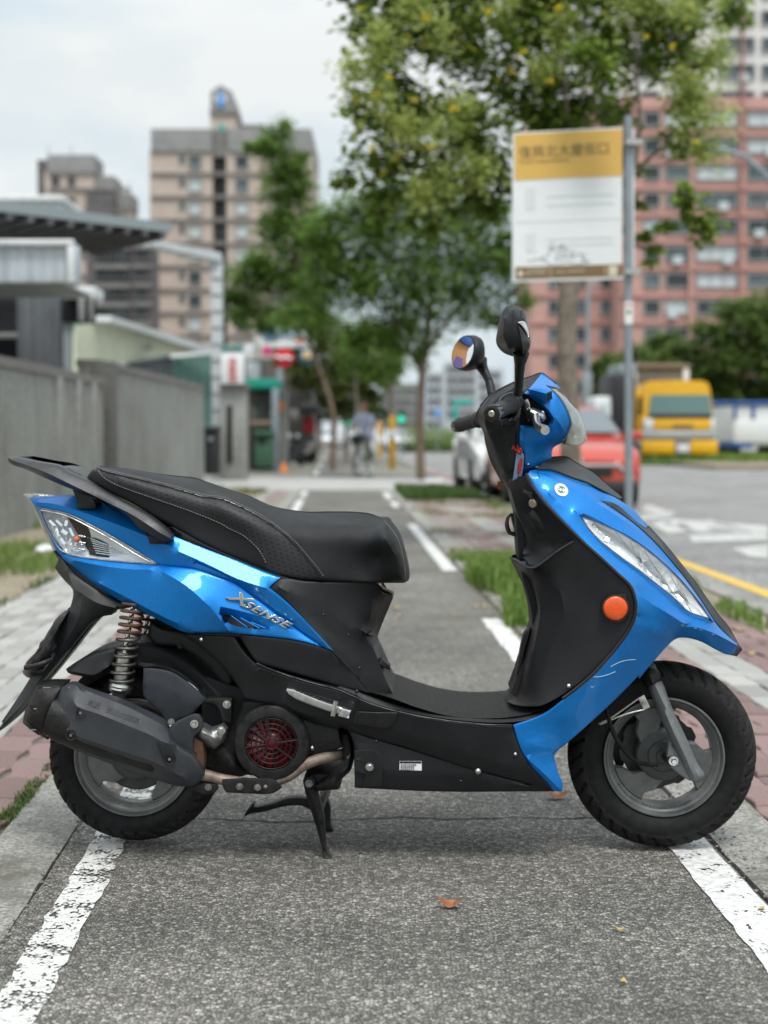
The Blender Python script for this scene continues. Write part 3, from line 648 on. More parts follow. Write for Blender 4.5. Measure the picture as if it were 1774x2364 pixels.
panel('stand_bracket', ZD((835,955,-.095),(935,930,-.095),(1000,935,-.095),(1070,955,-.095),(1068,1020,-.095),(1000,1030,-.095),(930,1042,-.095),(900,1000,-.095)), G('engine_black'), S, rim=.19, rnd=.003, rr=5, mirror=None)
# ------------------------------------------------------------------ body panels
BLUE, BLK, GLS = G('blue_paint'), G('black_plastic'), G('black_gloss')
# lower rear blue panel (with the emblem and the vent)
seamA = ZA((1005,838,-.132),(1107,851,-.137),(1250,868,-.143),(1400,916,-.148)) + ZB((400,957,-.151),(500,1032,-.153),(600,1107,-.155),(700,1183,-.157),(850,1292,-.161),(965,1370,-.166))
vent_o = ZB((220,1097,-.178),(330,1112,-.173),(430,1135,-.170),(540,1165,-.168),(650,1205,-.168),(755,1268,-.168),(650,1262,-.170),(520,1248,-.171),(390,1238,-.173),(310,1170,-.177))
vent_i = ZB((300,1157,-.155),(385,1166,-.154),(470,1197,-.154),(608,1250,-.162),(540,1250,-.160),(410,1232,-.155),(345,1205,-.155))
panel('side_panel', ZA((395,772,-.078),(520,792,-.092),(700,812,-.106),(880,828,-.122)) + seamA + ZB((800,1324,-.170),(600,1299,-.170),(360,1276,-.168),(200,1273,-.155),(72,1270,-.145)) +
      ZA((1080,1226,-.132),(960,1166,-.12),(830,1106,-.11),(700,1030,-.1),(560,931,-.09),(440,832,-.08),(398,795,-.076)), [BLUE, GLS], S,
      lines=[ZA((1040,885,-.152),(1120,930,-.163),(1210,990,-.172),(1330,1100,-.181),(1400,1180,-.183),(1462,1262,-.176)), vent_o + vent_o[:1], vent_i + vent_i[:1],
             ZA((480,812,-.1),(640,845,-.115),(820,868,-.13),(960,872,-.142)), ZA((640,960,-.112),(860,1075,-.132),(1060,1180,-.148),(1200,1240,-.158))], zones=[(vent_i, 1)], rim=.03, rnd=.003, rr=6, step=12)
for a, b_ in (((372,1166),(475,1240)), ((432,1180),(550,1245)), ((500,1208),(590,1246))):
    q = ZB(a + (-.1645,), b_ + (-.168,)); MB().tube([U(*q[0]), U(*q[1])], .0012, 6).build('vent_fin', BLUE, bpy.data.objects['side_panel'])
# emblem: lean chrome letters down the slope
q0, q1 = ZB((345,1052), (760,1268)); 
M = on_surf(*q0, *q1, -.1685)
em = text_mesh('X', .036, G('emblem_silver'), 'emblem', M @ Matrix.Scale(1.6, 4, (1, 0, 0)), S, .0022, shear=.45, bevel=.0008)
text_mesh('SENSE', .0225, G('emblem_silver'), 'letters', M @ Matrix.Translation((.037, .001, 0)) @ Matrix.Scale(1.62, 4, (1, 0, 0)), em, .0022, shear=.5, bevel=.0006, spacing=1.12)

# upper rear blue panel
panel('tail_panel', ZA((187,412,-.045),(330,404,-.04),(480,402,-.04),(560,420,-.045),(700,468,-.06),(850,538,-.085),(1000,598,-.105),(1100,634,-.118)) + ZB((200,717,-.128),(400,802,-.138),(560,872,-.147),(686,924,-.156),(612,987,-.166),(700,1057,-.169),(800,1152,-.171),(900,1257,-.173),(1022,1392,-.174)) + seamA[::-1] +
      ZA((900,772,-.122),(800,708,-.114),(700,652,-.107),(600,596,-.1),(500,547,-.092),(400,508,-.082),(300,486,-.072),(246,474,-.066),(215,450,-.055)), BLUE, S,
      lines=[ZA((240,440,-.068),(350,452,-.078),(480,492,-.092),(600,530,-.102),(700,566,-.112),(850,622,-.126),(960,668,-.135),(1060,712,-.142)) , ZB((20,748,-.146),(120,792,-.150),(250,852,-.157),(400,925,-.164),(520,968,-.168),(596,990,-.168)),
             ZB((150,830,-.140),(300,893,-.147),(450,975,-.153),(600,1085,-.157),(780,1222,-.163))], rim=.03, rnd=.003, rr=6, step=12)
panel('tail_edge', ZA((187,412,-.045),(215,450,-.055),(246,474,-.066),(282,562,-.068),(332,662,-.072),(398,750,-.077),(400,792,-.077),(355,738,-.068),(300,622,-.06),(240,500,-.05),(200,432,-.045)), BLUE, S, rim=.03, rnd=.003, rr=5, step=8)
panel('tail_lamp', ZA((140,386,-.02),(200,378,-.02),(345,400,-.02),(200,415,-.03),(215,460,-.04),(305,640,-.045),(362,758,-.045),(350,765,-.03),(285,640,-.02),(195,450,-.015)), G('smoke_lens'), S, rim=.01, rnd=.002, rr=3, step=8, mirror='join')
panel('tail_lamp_body', ZA((145,390,-.012),(340,402,-.012),(420,470,-.012),(420,800,-.012),(362,760,-.012),(290,640,-.012),(200,455,-.012)), G('aluminium'), S, rim=.02, rnd=.001, mirror=None)
panel('tail_joint', ZA((375,762,-.06),(405,765,-.066),(440,830,-.07),(560,930,-.08),(700,1030,-.09),(720,1060,-.09),(560,975,-.08),(440,880,-.07),(380,840,-.06)), G('fender_grey'), S, rim=.04, rnd=.002, rr=4, step=10)

# rear indicator
ind = panel('indicator_bowl', ZA((248,478,-.05),(400,507,-.062),(500,546,-.072),(700,652,-.088),(900,772,-.104),(1003,836,-.116),(880,826,-.106),(700,810,-.09),(520,790,-.076),(398,752,-.064),(332,662,-.058),(282,562,-.054)), G('lamp_silver'), S,
      lines=[ZA((330,560,-.035),(420,640,-.038),(480,700,-.05),(500,745,-.056)), ZA((360,640,-.052),(420,700,-.054),(450,760,-.06)), ZA((400,545,-.062),(480,620,-.055),(520,690,-.064))], rim=.002, rnd=0, mirror=None, sharp=12)
panel('indicator_panel', ZA((552,660,-.082),(620,672,-.084),(700,710,-.088),(800,762,-.094),(882,806,-.1),(800,806,-.096),(640,790,-.086),(572,775,-.082)), GLS, ind, rim=.004, rnd=.0005, rr=2, mirror=None, step=8)
for k in range(7):
    a = ZA((578 + k * 6, 672 + k * 15.5, -.088), (690 + k * 32, 716 + k * 14.6, -.098)); MB().tube([U(*a[0]), U(*a[1])], .0010, 6).build('grille_bar', G('aluminium'), ind)
MB().blob(U(*ZA((492,676,-.085))[0]), (.0065, .006, .0078), 14, 9).build('bulb', G('amber_bulb'), ind, 80)
for y0 in (655, 695, 738):
    a = ZA((505, y0, -.083), (548, y0 + 8, -.083)); MB().tube([U(*a[0]), U(*a[1])], .0026, 8).build('bulb_clip', G('chrome'), ind, 60)
for a in (((330,585),(390,720)), ((352,580),(420,735)), ((400,600),(440,720)), ((450,740),(535,700)), ((455,752),(530,752))):
    q = ZA(a[0] + (-.07,), a[1] + (-.078,)); MB().tube([U(*q[0]), U(*q[1])], .0013, 6).build('facet', G('chrome'), ind)
random.seed(31)
for k in range(9):
    q = ZA((335 + (k % 3) * 45 + (k // 3) * 34, 575 + (k // 3) * 58, -.070 - .004 * (k // 3)))[0]; Mf = Matrix.Translation(U(*q)) @ Matrix.Rotation(random.uniform(-.42, -.12), 4, 'X') @ Matrix.Rotation(random.uniform(-1.0, .5), 4, 'Y'); MB().box((0, 0, 0), (random.uniform(.004, .009), .003, random.uniform(.012, .022)), Mf).build('facet', G('chrome'), ind)
panel('indicator_lens', ZA((248,476,-.068),(400,505,-.082),(500,544,-.092),(700,650,-.107),(900,770,-.122),(1006,837,-.132),(880,829,-.122),(700,813,-.107),(520,793,-.092),(396,750,-.079),(330,664,-.073),(280,564,-.069)), G('clear_lens'), ind, rim=.002, rnd=.002, rr=4, mirror=None, step=10)
trim = spl(ZA((248,477,-.0695),(400,506,-.0835),(500,545,-.0935),(700,651,-.1085),(900,771,-.1235),(1006,837,-.134),(880,829,-.124),(700,813,-.1085),(520,792,-.0935),(397,751,-.08),(331,663,-.0745),(281,563,-.0705)), 8, True)
MB().tube([U(*p) for p in trim] + [U(*trim[0])], .0013, 6).build('lens_rim', G('cast_metal'), ind, 60)
tr2 = spl(ZA((262,492,-.071),(400,520,-.082),(500,560,-.092),(700,672,-.107),(900,790,-.122),(985,832,-.13)), 8, False)
MB().tube([U(*p) for p in tr2], .0019, 6).build('lens_rim', G('aluminium'), ind, 60)

# grab rail
panel('grab_rail', ZA((50,170,-.085),(60,155,-.085),(100,152,-.085),(240,180,-.09),(380,206,-.09),(430,240,-.095),(560,300,-.105),(640,352,-.115),(800,440,-.135),(950,522,-.15),(1040,590,-.16),(1105,655,-.165),(1100,682,-.165),(1060,690,-.165),(1000,672,-.16),(945,640,-.155),(880,600,-.15),(845,555,-.145),(760,492,-.13),(620,412,-.115),(470,362,-.1),(300,292,-.09),(150,226,-.085),(85,205,-.085)), G('rail_grey'), S,
      lines=[ZA((78,172,-.102),(200,214,-.107),(320,262,-.112),(450,325,-.118),(560,378,-.126),(700,448,-.14),(830,512,-.152),(940,580,-.166),(1030,640,-.174),(1090,672,-.172))], rim=.022, rnd=.005, rr=7, step=10, sharp=30)
panel('rail_bridge', ZA((380,212,-.06),(440,222,-.06),(500,252,-.06),(560,292,-.07),(560,330,-.07),(470,300,-.06),(400,262,-.06)), G('rail_grey'), S, rim=.12, rnd=.004, rr=6, mirror=None, cap=True)
panel('rail_tip', ZA((50,170,-.08),(62,153,-.08),(92,152,-.08),(84,205,-.08),(58,190,-.08)), G('cast_metal'), S, rim=.16, rnd=.003, rr=4, mirror=None, cap=True)
panel('rail_bracket', ZA((462,352,-.085),(620,410,-.1),(610,480,-.1),(560,488,-.095),(480,490,-.09),(500,455,-.088)), BLK, S, rim=.05, rnd=.004, rr=6)
stud(*ZA((598,435))[0], -.104, 5, 'black_gloss')
panel('rail_foot', ZA((930,640,-.14),(1000,668,-.15),(1100,684,-.158),(1078,706,-.152),(955,706,-.145),(950,680,-.14)), BLK, S, rim=.04, rnd=.003, rr=5)

# ---- seat
pip = ZA((624,226,-.06),(700,251,-.092),(850,286,-.107),(1000,322,-.113),(1150,362,-.118),(1300,405,-.122)) + ZB((300,418,-.124),(400,456,-.127),(550,532,-.132),(680,622,-.138),(780,712,-.144),(850,792,-.150),(915,872,-.153),(953,926,-.151))
sti = ZA((628,238,-.075),(660,280,-.092),(720,318,-.105),(800,352,-.114),(1000,422,-.127),(1200,492,-.133),(1400,572,-.138)) + ZB((350,605,-.141),(450,655,-.145),(530,725,-.150),(570,780,-.152),(594,832,-.152))
frs = ZB((1350,560,-.080),(1385,600,-.093),(1430,665,-.106),(1465,770,-.114),(1482,880,-.116),(1482,948,-.110))
top = ZA((553,300,-.06),(560,275,-.055),(598,230,-.045),(640,208,0),(800,224,0),(1000,256,0),(1150,273,0),(1250,284,0),(1330,312,0),(1480,362,0),(1600,402,0)) + ZB((600,452,0),(680,476,0),(850,500,0),(1000,499,0),(1150,501,0),(1250,511,0),(1330,541,0),(1400,602,0),(1460,690,0),(1495,790,0),(1512,900,0),(1504,940,-.02),(1482,955,-.06),(1400,957,-.1),(1310,956,-.125),(1100,947,-.142),(900,940,-.149),(800,930,-.151),(650,899,-.151),(400,796,-.146),(200,706,-.141),(0,597,-.131)) + ZA((1000,541,-.125),(850,452,-.115),(700,377,-.1),(600,322,-.08))
seat = panel('seat', top, [G('seat_vinyl'), G('seat_perforated'), G('seat_weave')], S, lines=[pip, sti, frs, ZB((760,580,-.113),(950,600,-.117),(1080,592,-.118),(1180,594,-.1155),(1280,606,-.1075)), ZB((900,745,-.147),(1050,750,-.1450),(1200,765,-.1395),(1320,790,-.1315))],
      zones=[(pip + ZB((800,960),(0,640)) + ZA((700,420),(500,300),(600,215)), 1), (sti + ZB((594,960),(0,640)) + ZA((700,420),(500,300),(560,225)), 2)], smooth=True, rim=.0, rnd=.006, rr=8, step=11, mirror='join', sharp=60)
def stitches(line, off, name='stitching', dash=4.2, gap=2.6, m='thread', r=.0007):
    q = spl(line, 1.0, False); d = np.concatenate([[0], np.cumsum(np.linalg.norm(np.diff(q[:, :2], axis=0), axis=1))]); b = MB(); t = 0
    f = lambda s: [np.interp(s, d, q[:, k]) for k in range(3)]
    while t + dash < d[-1]:
        a, c = f(t), f(t + dash); b.tube([U(a[0], a[1], a[2] - off), U(c[0], c[1], c[2] - off)], r, 5); t += dash + gap
    return b.build(name, G(m), seat)
sh_ = lambda l, dx, dy: [(p[0] + dx, p[1] + dy, p[2]) for p in l]
MB().tube([U(p[0], p[1], p[2] - .0012) for p in spl(pip, 5, False)], .0019, 6).build('piping', GLS, seat, 60)
stitches(sh_(pip, 2.5, -4.5), .0020); stitches(sti, .0012); stitches(frs, .0012)
panel('seat_rim', ZA((1078,596,-.12)) + ZB((0,597,-.125),(200,704,-.135),(400,794,-.14),(560,860,-.144),(700,912,-.146),(850,936,-.143),(1100,946,-.136),(1312,955,-.118),(1312,967,-.118),(1100,960,-.136),(850,952,-.143),(700,936,-.146),(600,905,-.144),(400,818,-.14),(200,733,-.135),(0,655,-.125)) + ZA((1080,625,-.12)), GLS, S, rim=.05, rnd=.003, rr=4, step=9)

# ---- black covers under the seat
panel('body_cover', ZB((685,928,-.152),(850,946,-.150),(1100,956,-.138),(1290,964,-.112),(1312,985,-.1),(1330,1012,-.09),(1388,1040,-.02),(1407,1046,0),(1385,1100,0),(1355,1170,0),(1318,1262,0),(1306,1300,0),(1330,1350,0),(1352,1400,0),(1385,1490,0),(1388,1530,0),(1418,1600,0),(1450,1660,0),(1452,1690,-.02),(1420,1700,-.08),(1340,1688,-.13),(1262,1662,-.155),(1180,1560,-.162),(1100,1480,-.166),(1022,1396,-.17),(900,1257,-.168),(800,1152,-.166),(700,1057,-.163),(614,989,-.160)), BLK, S,
      lines=[ZB((680,985,-.166),(800,1050,-.163),(1000,1152,-.150),(1130,1220,-.14),(1250,1285,-.125)), ZB((1275,1010,-.105),(1268,1130,-.1),(1240,1270,-.095),(1290,1400,-.1),(1340,1530,-.11),(1400,1660,-.115)), ZB((900,1180,-.158),(1050,1350,-.152),(1200,1560,-.152))], rim=.0, rnd=.002, rr=5, mirror='join', sharp=30)
panel('latch_lip', ZB((1316,962,-.08),(1326,990,-.08),(1350,1012,-.075),(1392,1030,-.07),(1408,1042,-.07),(1386,1046,-.07),(1340,1030,-.08),(1310,1000,-.085)), GLS, S, rim=.08, rnd=.003, rr=4, step=8, mirror=None)
panel('cover_step', ZB((1330,1440,-.1),(1388,1488,-.09),(1384,1512,-.09),(1345,1498,-.1),(1312,1470,-.105)), BLK, S, rim=.03, rnd=.003, rr=3, step=8, mirror=None)
# side plinth behind the footboard
panel('side_cover', ZB((70,1274,-.142),(200,1276,-.152),(360,1280,-.165),(600,1302,-.168),(800,1328,-.169),(1000,1386,-.169),(1022,1396,-.168),(1100,1480,-.164),(1180,1560,-.160),(1262,1662,-.158)) + ZD((1190,405,-.160),(1050,370,-.162),(900,325,-.163),(700,268,-.164),(540,218,-.164),(505,180,-.164)) + ZD((430,60,-.163),(200,44,-.152)), BLK, S,
      lines=[ZD((420,50,-.164),(470,150,-.166),(535,228,-.166)), ZD((1035,150,-.164),(1120,270,-.160),(1250,398,-.157))], rim=.03, rnd=.003, rr=6)
skirt = panel('side_skirt', ZD((68,36,-.140),(200,46,-.150),(390,50,-.158),(450,150,-.164),(525,226,-.168),(620,262,-.168),(760,305,-.168),(900,345,-.168),(1050,378,-.168)) + ZI((130,262,-.170),(280,335,-.172),(450,385,-.174),(700,436,-.175),(1000,470,-.176),(1202,478,-.178),(1226,570,-.182),(1262,660,-.182),(1312,740,-.178),(1380,812,-.172),(1452,884,-.165),(1380,872,-.162),(1270,846,-.162),(1120,806,-.166),(900,752,-.166),(700,688,-.164),(500,620,-.162),(350,580,-.160),(250,548,-.158),(160,520,-.156)) + ZD((1085,636,-.156),(1050,645,-.156),(900,600,-.156),(760,545,-.155),(640,495,-.152),(520,465,-.148),(448,440,-.144),(420,380,-.142),(330,262,-.138),(200,142,-.136)), BLK, S,
      lines=[ZD((560,262,-.176),(760,328,-.178),(900,368,-.179),(1050,408,-.180)) + ZI((150,296,-.182),(280,352,-.184),(450,402,-.186),(700,452,-.187),(1000,487,-.188),(1190,496,-.188)), ZI((200,420,-.176),(420,500,-.178),(700,590,-.178),(1000,690,-.178),(1220,760,-.178)), ZD((705,430,-.170),(730,490,-.170),(840,545,-.170),(1000,585,-.170),(1100,608,-.170),(1150,590,-.172),(1165,500,-.176))], rim=.04, rnd=.004, rr=7)
panel('gloss_strip', ZI((205,395,-.188),(330,400,-.190),(470,402,-.1905),(440,470,-.187),(400,498,-.186),(300,490,-.184),(180,470,-.182)), GLS, skirt, rim=.004, rnd=.001, rr=3, mirror=None, step=10)
panel('belly_cover', ZI((150,512,-.150),(250,546,-.152),(400,592,-.156),(600,652,-.158),(800,716,-.160),(1000,776,-.160),(1270,848,-.158),(1450,884,-.155),(1470,905,-.15),(1200,906,-.15),(900,908,-.15),(600,902,-.15),(400,892,-.15),(192,882,-.15),(188,700,-.15),(184,600,-.15)), BLK, S,
      lines=[ZI((200,700,-.160),(400,772,-.160),(700,790,-.160),(1000,820,-.160),(1300,872,-.158)), ZI((185,632,-.156),(300,632,-.158),(360,660,-.158),(378,740,-.158),(372,880,-.150))], rim=.06, rnd=.004, rr=6)
panel('bolt_boss', ZI((190,640,-.158),(300,636,-.160),(350,660,-.160),(372,720,-.160),(372,880,-.156),(240,882,-.156),(262,800,-.160),(222,790,-.160),(192,780,-.158)), BLK, S, rim=.01, rnd=.002, rr=4, mirror=None, step=10)
bolt(*ZI((287,748))[0], -.164, 9.5, 'zinc', h=.005); stud(*ZI((980,776))[0], -.166, 8.5, 'zinc'); stud(*ZI((1218,667))[0], -.184, 4.5, 'zinc'); stud(*ZD((180,74))[0], -.156, 5, 'zinc'); stud(*ZI((205,266))[0], -.172, 4.5, 'black_gloss')
stk = panel('data_sticker', ZI((478,712,-.1615),(620,712,-.1615),(620,772,-.1615),(478,768,-.1615)), G('white_sticker'), S, rim=.001, rnd=.0002, rr=2, mirror=None, step=12)
panel('sticker_band', ZI((480,713,-.1622),(618,713,-.1622),(618,726,-.1622),(480,726,-.1622)), G('black_print'), stk, rim=.0003, rnd=0, mirror=None, step=12)
for k, tx in enumerate(('高溫部位請勿觸摸', '機油請定期更換', '請參閱使用手冊')):
    q0, q1 = ZI((484, 741 + k * 13), (616, 741 + k * 13)); text_mesh(tx, .0044, G('black_print'), 'sticker_text', on_surf(*q0, *q1, -.1622), stk, .0001)
MB().tube([U(*q) for q in spl(ZD((535,224,-.1685),(620,262,-.1725),(760,312,-.1745),(900,353,-.1755),(1050,392,-.1765)) + ZI((150,282,-.178),(280,340,-.180),(450,391,-.182),(700,441,-.183),(1000,476,-.184),(1190,482,-.185)), 8, False)], .0016, 6).build('edge_highlight', G('rail_grey'), S, 60)  # lighter bead added to draw the highlight along the footboard edge
for q in ((1190,1500),(960,1160),(1120,1290)): stud(*ZB(q)[0], -.17, 3.4, 'black_gloss')
for q in ((330,585),(870,840)): stud(*ZI(q)[0], -.181, 3.6, 'black_gloss')
# passenger peg in its recess
panel('peg_recess', ZD((700,398,-.172),(720,385,-.172),(800,396,-.176),(1000,452,-.178),(1150,495,-.178),(1162,520,-.177),(1148,590,-.172),(1118,612,-.171),(1000,585,-.171),(840,540,-.171),(735,480,-.171)), G('dark_inner'), S, rim=.006, rnd=.001, rr=4, mirror=None, step=10)
pg = panel('foot_peg', ZD((728,385,-.190),(770,392,-.190),(880,438,-.190),(985,478,-.190),(1060,500,-.190),(1138,525,-.190),(1120,576,-.190),(1058,562,-.190),(1050,545,-.190),(990,530,-.190),(860,484,-.190),(780,452,-.190),(740,425,-.190),(724,402,-.190)), G('aluminium'), S, rim=.02, rnd=.002, rr=4, mirror=None, cap=True, step=9, ang=12)
panel('peg_fork', ZD((1058,505,-.193),(1138,525,-.193),(1122,576,-.193),(1056,560,-.193),(1068,535,-.193)), G('chrome'), pg, ang=10, rim=.01, rnd=.002, rr=4, mirror=None, step=9)
MB().tube([U(*ZD((1042,465,-.19))[0]), U(*ZD((1020,560,-.19))[0])], .0062, 12).build('peg_pin', G('zinc'), pg, 40)
for k in range(6):
    q = ZD((790 + k * 28, 398 + k * 11, -.186))[0]; MB().blob(U(*q), .004, 8, 5).build('peg_rib', G('engine_black'), pg, 60)

# ---- footboard
fm = []
prof = [(795,1583),(830,1592),(900,1610),(960,1632),(1020,1649),(1080,1657.5),(1140,1658),(1190,1654),(1230,1646),(1270,1628),(1310,1600),(1345,1566)]
NS = 13; vs = []
pz = spl([p + (-.158,) for p in prof], 8, False)
for p in pz:
    a = U(p[0], p[1], -.158)
    for j in range(NS):
        t = j / (NS - 1); yy = -.158 + .316 * t; vs.append(Vector((a.x, yy, a.z + .003 * math.sin(math.pi * t))))
n = len(pz); fs = [(i * NS + j, (i + 1) * NS + j, (i + 1) * NS + j + 1, i * NS + j + 1) for i in range(n - 1) for j in range(NS - 1)]
mesh_obj('foot_mat', vs, fs, G('floor_rubber'), S, smooth=60)
edge = ZD((1050,378,-.168)) + ZI((130,262,-.168),(280,338,-.168),(450,382,-.17),(700,432,-.172),(1000,464,-.174),(1210,462,-.176),(1378,432,-.178),(1460,398,-.18),(1560,330,-.185),(1660,218,-.19))
edge2 = ZI((1655,195,-.182),(1550,300,-.178),(1450,375,-.172),(1375,408,-.168),(1200,440,-.164),(1000,442,-.162),(750,420,-.160),(500,372,-.158),(300,300,-.158),(180,250,-.158)) + ZD((1060,360,-.158))
panel('foot_edge', edge + edge2, BLK, S, rim=.03, rnd=.003, rr=4, step=8)
stud(*ZI((1560,232))[0], -.19, 6, 'zinc')

# ---- leg shield
lsR = ZG((385,232,-.135),(440,322,-.152),(560,462,-.175),(700,602,-.19),(800,692,-.2),(900,785,-.207),(958,842,-.21),(984,900,-.212),(990,960,-.212),(970,1040,-.21),(900,1150,-.204),(800,1262,-.198),(720,1340,-.192),(600,1428,-.185),(480,1490,-.178))
panel('leg_shield', ZG((258,268,0),(300,252,-.06),(345,238,-.1)) + lsR + ZG((420,1496,-.16),(350,1492,-.12),(290,1470,-.06),(283,1462,0),(300,1405,0),(335,1250,0),(362,1170,0),(392,1070,0),(412,1010,0),(424,955,0),(408,905,0),(368,815,0),(328,735,0),(303,684,0),(330,688,-.05),(362,700,-.09),(376,664,-.10),(366,620,-.04),(350,580,0),(325,450,0),(298,330,0)), BLK, S,
      lines=[ZG((312,690,-.03),(360,715,-.12),(405,738,-.148),(445,734,-.156),(500,694,-.165),(580,634,-.178),(650,594,-.184)), ZG((372,655,-.085),(405,715,-.118),(440,718,-.126),(500,672,-.138),(570,622,-.155),(640,585,-.176)),
             ZG((300,290,-.07),(340,430,-.085),(400,560,-.095),(425,680,-.108)), ZG((400,430,-.105),(410,490,-.11),(450,570,-.118),(520,620,-.135)), ZG((440,820,-.10),(468,960,-.115),(452,1090,-.118),(420,1250,-.115),(385,1430,-.11)), ZG((560,800,-.165),(600,1000,-.172),(540,1200,-.16),(460,1390,-.15))],
      smooth=False, rim=0, rnd=.002, rr=5, mirror='join', sharp=32, step=13)
lip = spl(ZG((303,684,-.02),(335,692,-.075),(370,716,-.128),(405,737,-.150),(440,735,-.158),(500,695,-.167),(580,635,-.180),(650,594,-.186)), 6, False)
MB().tube([U(*p) for p in lip], .0026, 8).build('pocket_lip', G('rail_grey'), S, 60)
panel('key_housing', ZG((403,445,-.118),(420,418,-.120),(460,385,-.122),(492,402,-.126),(540,470,-.13),(600,540,-.136),(640,585,-.142),(560,620,-.13),(500,600,-.122),(440,540,-.118),(412,490,-.116)), BLK, S, lines=[ZG((440,470,-.135),(520,540,-.142))], smooth=True, rim=.04, rnd=.005, rr=8, mirror=None, step=10)
kc = U(*ZG((432,383,-.134))[0]); ky = MB().lathe(kc, [(0, -.006), (.0085, -.006), (.0105, -.004), (.0125, .002), (.0125, .02)], 24, 'y', Matrix.Rotation(R(-35), 4, 'Z') @ Matrix.Rotation(R(20), 4, 'X')).build('key_cylinder', G('key_brass'), S, 40)
panel('key_head', ZG((372,325,-.150),(385,306,-.150),(398,318,-.150),(425,322,-.150),(430,362,-.148),(412,366,-.148),(398,342,-.150)), GLS, S, rim=.004, rnd=.001, rr=2, mirror=None, cap=True, step=6)
pipe('bag_hook', ZG((312,440,.0),(290,465,.0),(287,510,.0),(300,545,.0),(345,562,.0),(368,585,.0)), [.003, .004, .0055, .005, .005, .006], 'black_gloss')
panel('hook_base', ZG((305,436,.03),(330,445,.03),(355,540,.03),(375,600,.03),(350,590,.03),(322,510,.03)), BLK, S, rim=.03, rnd=.002, rr=4, mirror=None, step=8)
panel('battery_lid', ZG((378,1105,-.05),(408,1066,-.05),(412,1080,-.06),(380,1200,-.06),(352,1310,-.06),(335,1325,-.05)), BLK, S, rim=.03, rnd=.003, rr=4, mirror=None, step=8)
c = U(*ZG((880,958,-.214))[0])
MB().lathe(c, [(0, -.002), (.0262, -.002), (.0275, -.0035), (.0300, -.003), (.0305, .004), (.0305, .02)], 40).build('reflector_mount', GLS, S, 40)
panel('reflector_tab', ZG((860,888,-.211),(935,880,-.212),(942,888,-.212),(942,1020,-.212),(925,1034,-.212),(870,1030,-.211)), BLK, S, rim=.01, rnd=.001, rr=3, mirror=None)
MB().lathe(c, [(0, -.0075), (.012, -.0072), (.022, -.006), (.0262, -.0035), (.0262, 0)], 40).build('reflector', G('orange_reflector'), S, 60)

# ---- front blue fairing
gap = lambda l, dx, dy, dd: [(p[0] + dx, p[1] + dy, p[2] + dd) for p in l]
bl = ZG((400,222,-.142),(452,318,-.158),(570,456,-.180),(708,594,-.195),(808,684,-.205),(905,775,-.212),(965,832,-.216),(992,895,-.218),(998,962,-.218),(978,1045,-.216),(905,1158,-.210),(790,1292,-.204),(702,1375,-.199),(600,1453,-.194),(480,1540,-.188),(322,1596,-.184))
fair = ZG((412,206,-.135),(450,200,-.12),(530,203,-.105),(640,246,-.1),(760,288,-.09),(800,312,-.078),(900,365,-.05),(985,425,-.02),(1045,495,0),(1075,540,-.012),(980,472,-.055),(880,388,-.085),(800,371,-.105),(850,400,-.105),(980,490,-.09),(1100,600,-.076),(1220,740,-.064),(1340,900,-.052),(1440,1050,-.044),(1500,1110,-.04),(1552,1160,-.034),(1540,1200,-.034),(1500,1214,-.045),(1440,1190,-.062),(1350,1142,-.084),(1280,1122,-.102),(1222,1122,-.115),(1180,1150,-.124),(1100,1238,-.136),(1010,1345,-.142)) + \
    ZH((715,345,-.146),(560,505,-.150),(400,655,-.154),(260,780,-.156),(195,838,-.156),(112,902,-.158),(96,935,-.158),(122,1050,-.158),(158,1142,-.156),(150,1196,-.156),(102,1192,-.156)) + ZI((1465,905,-.158),(1380,812,-.168),(1314,740,-.176),(1264,660,-.180),(1228,570,-.182)) + ZI((1204,480,-.182)) + bl[::-1][1:]
hl_o = ZG((668,428,-.176),(740,452,-.165),(850,510,-.153),(960,566,-.142),(1085,655,-.128),(1205,765,-.115),(1295,866,-.106),(1358,950,-.100),(1408,1024,-.094),(1340,1010,-.108),(1265,980,-.122),(1190,908,-.138),(1090,828,-.154),(1000,752,-.166),(900,680,-.174),(800,600,-.178),(725,522,-.180))
hl_i = ZG((700,462,-.160),(760,484,-.152),(850,522,-.142),(950,574,-.132),(1080,664,-.119),(1200,774,-.107),(1290,874,-.099),(1350,955,-.094),(1396,1014,-.090),(1340,998,-.102),(1272,970,-.114),(1200,900,-.128),(1100,820,-.143),(1000,742,-.155),(900,670,-.163),(800,590,-.166),(732,518,-.166))
fp = panel('front_fairing', fair, [BLUE, GLS], S, lines=[hl_o + hl_o[:1], hl_i + hl_i[:1], ZG((470,222,-.142),(640,300,-.138),(760,372,-.135),(900,460,-.126),(1020,560,-.112),(1140,690,-.098),(1260,830,-.086),(1380,990,-.074),(1440,1068,-.066)),
     ZG((520,330,-.166),(600,400,-.172)), ZG((1008,866,-.196),(1060,903,-.184),(1140,954,-.170),(1258,1028,-.150)), ZG((1016,884,-.206),(1076,930,-.195),(1160,982,-.181),(1254,1042,-.158)),
     ZG((1262,1060,-.142),(1330,1064,-.126),(1430,1100,-.100),(1545,1160,-.056)), ZG((1000,1000,-.206),(1080,1080,-.186),(1150,1100,-.16)), ZG((960,1180,-.196),(860,1320,-.190),(740,1440,-.186),(600,1560,-.184)) , ZI((1320,620,-.186),(1400,600,-.180),(1470,640,-.166)), ZI((1300,700,-.184),(1400,790,-.176),(1490,880,-.162))],
     zones=[(hl_i, -1)], rim=0, rnd=.003, rr=5, mirror='join', sharp=24, step=12)
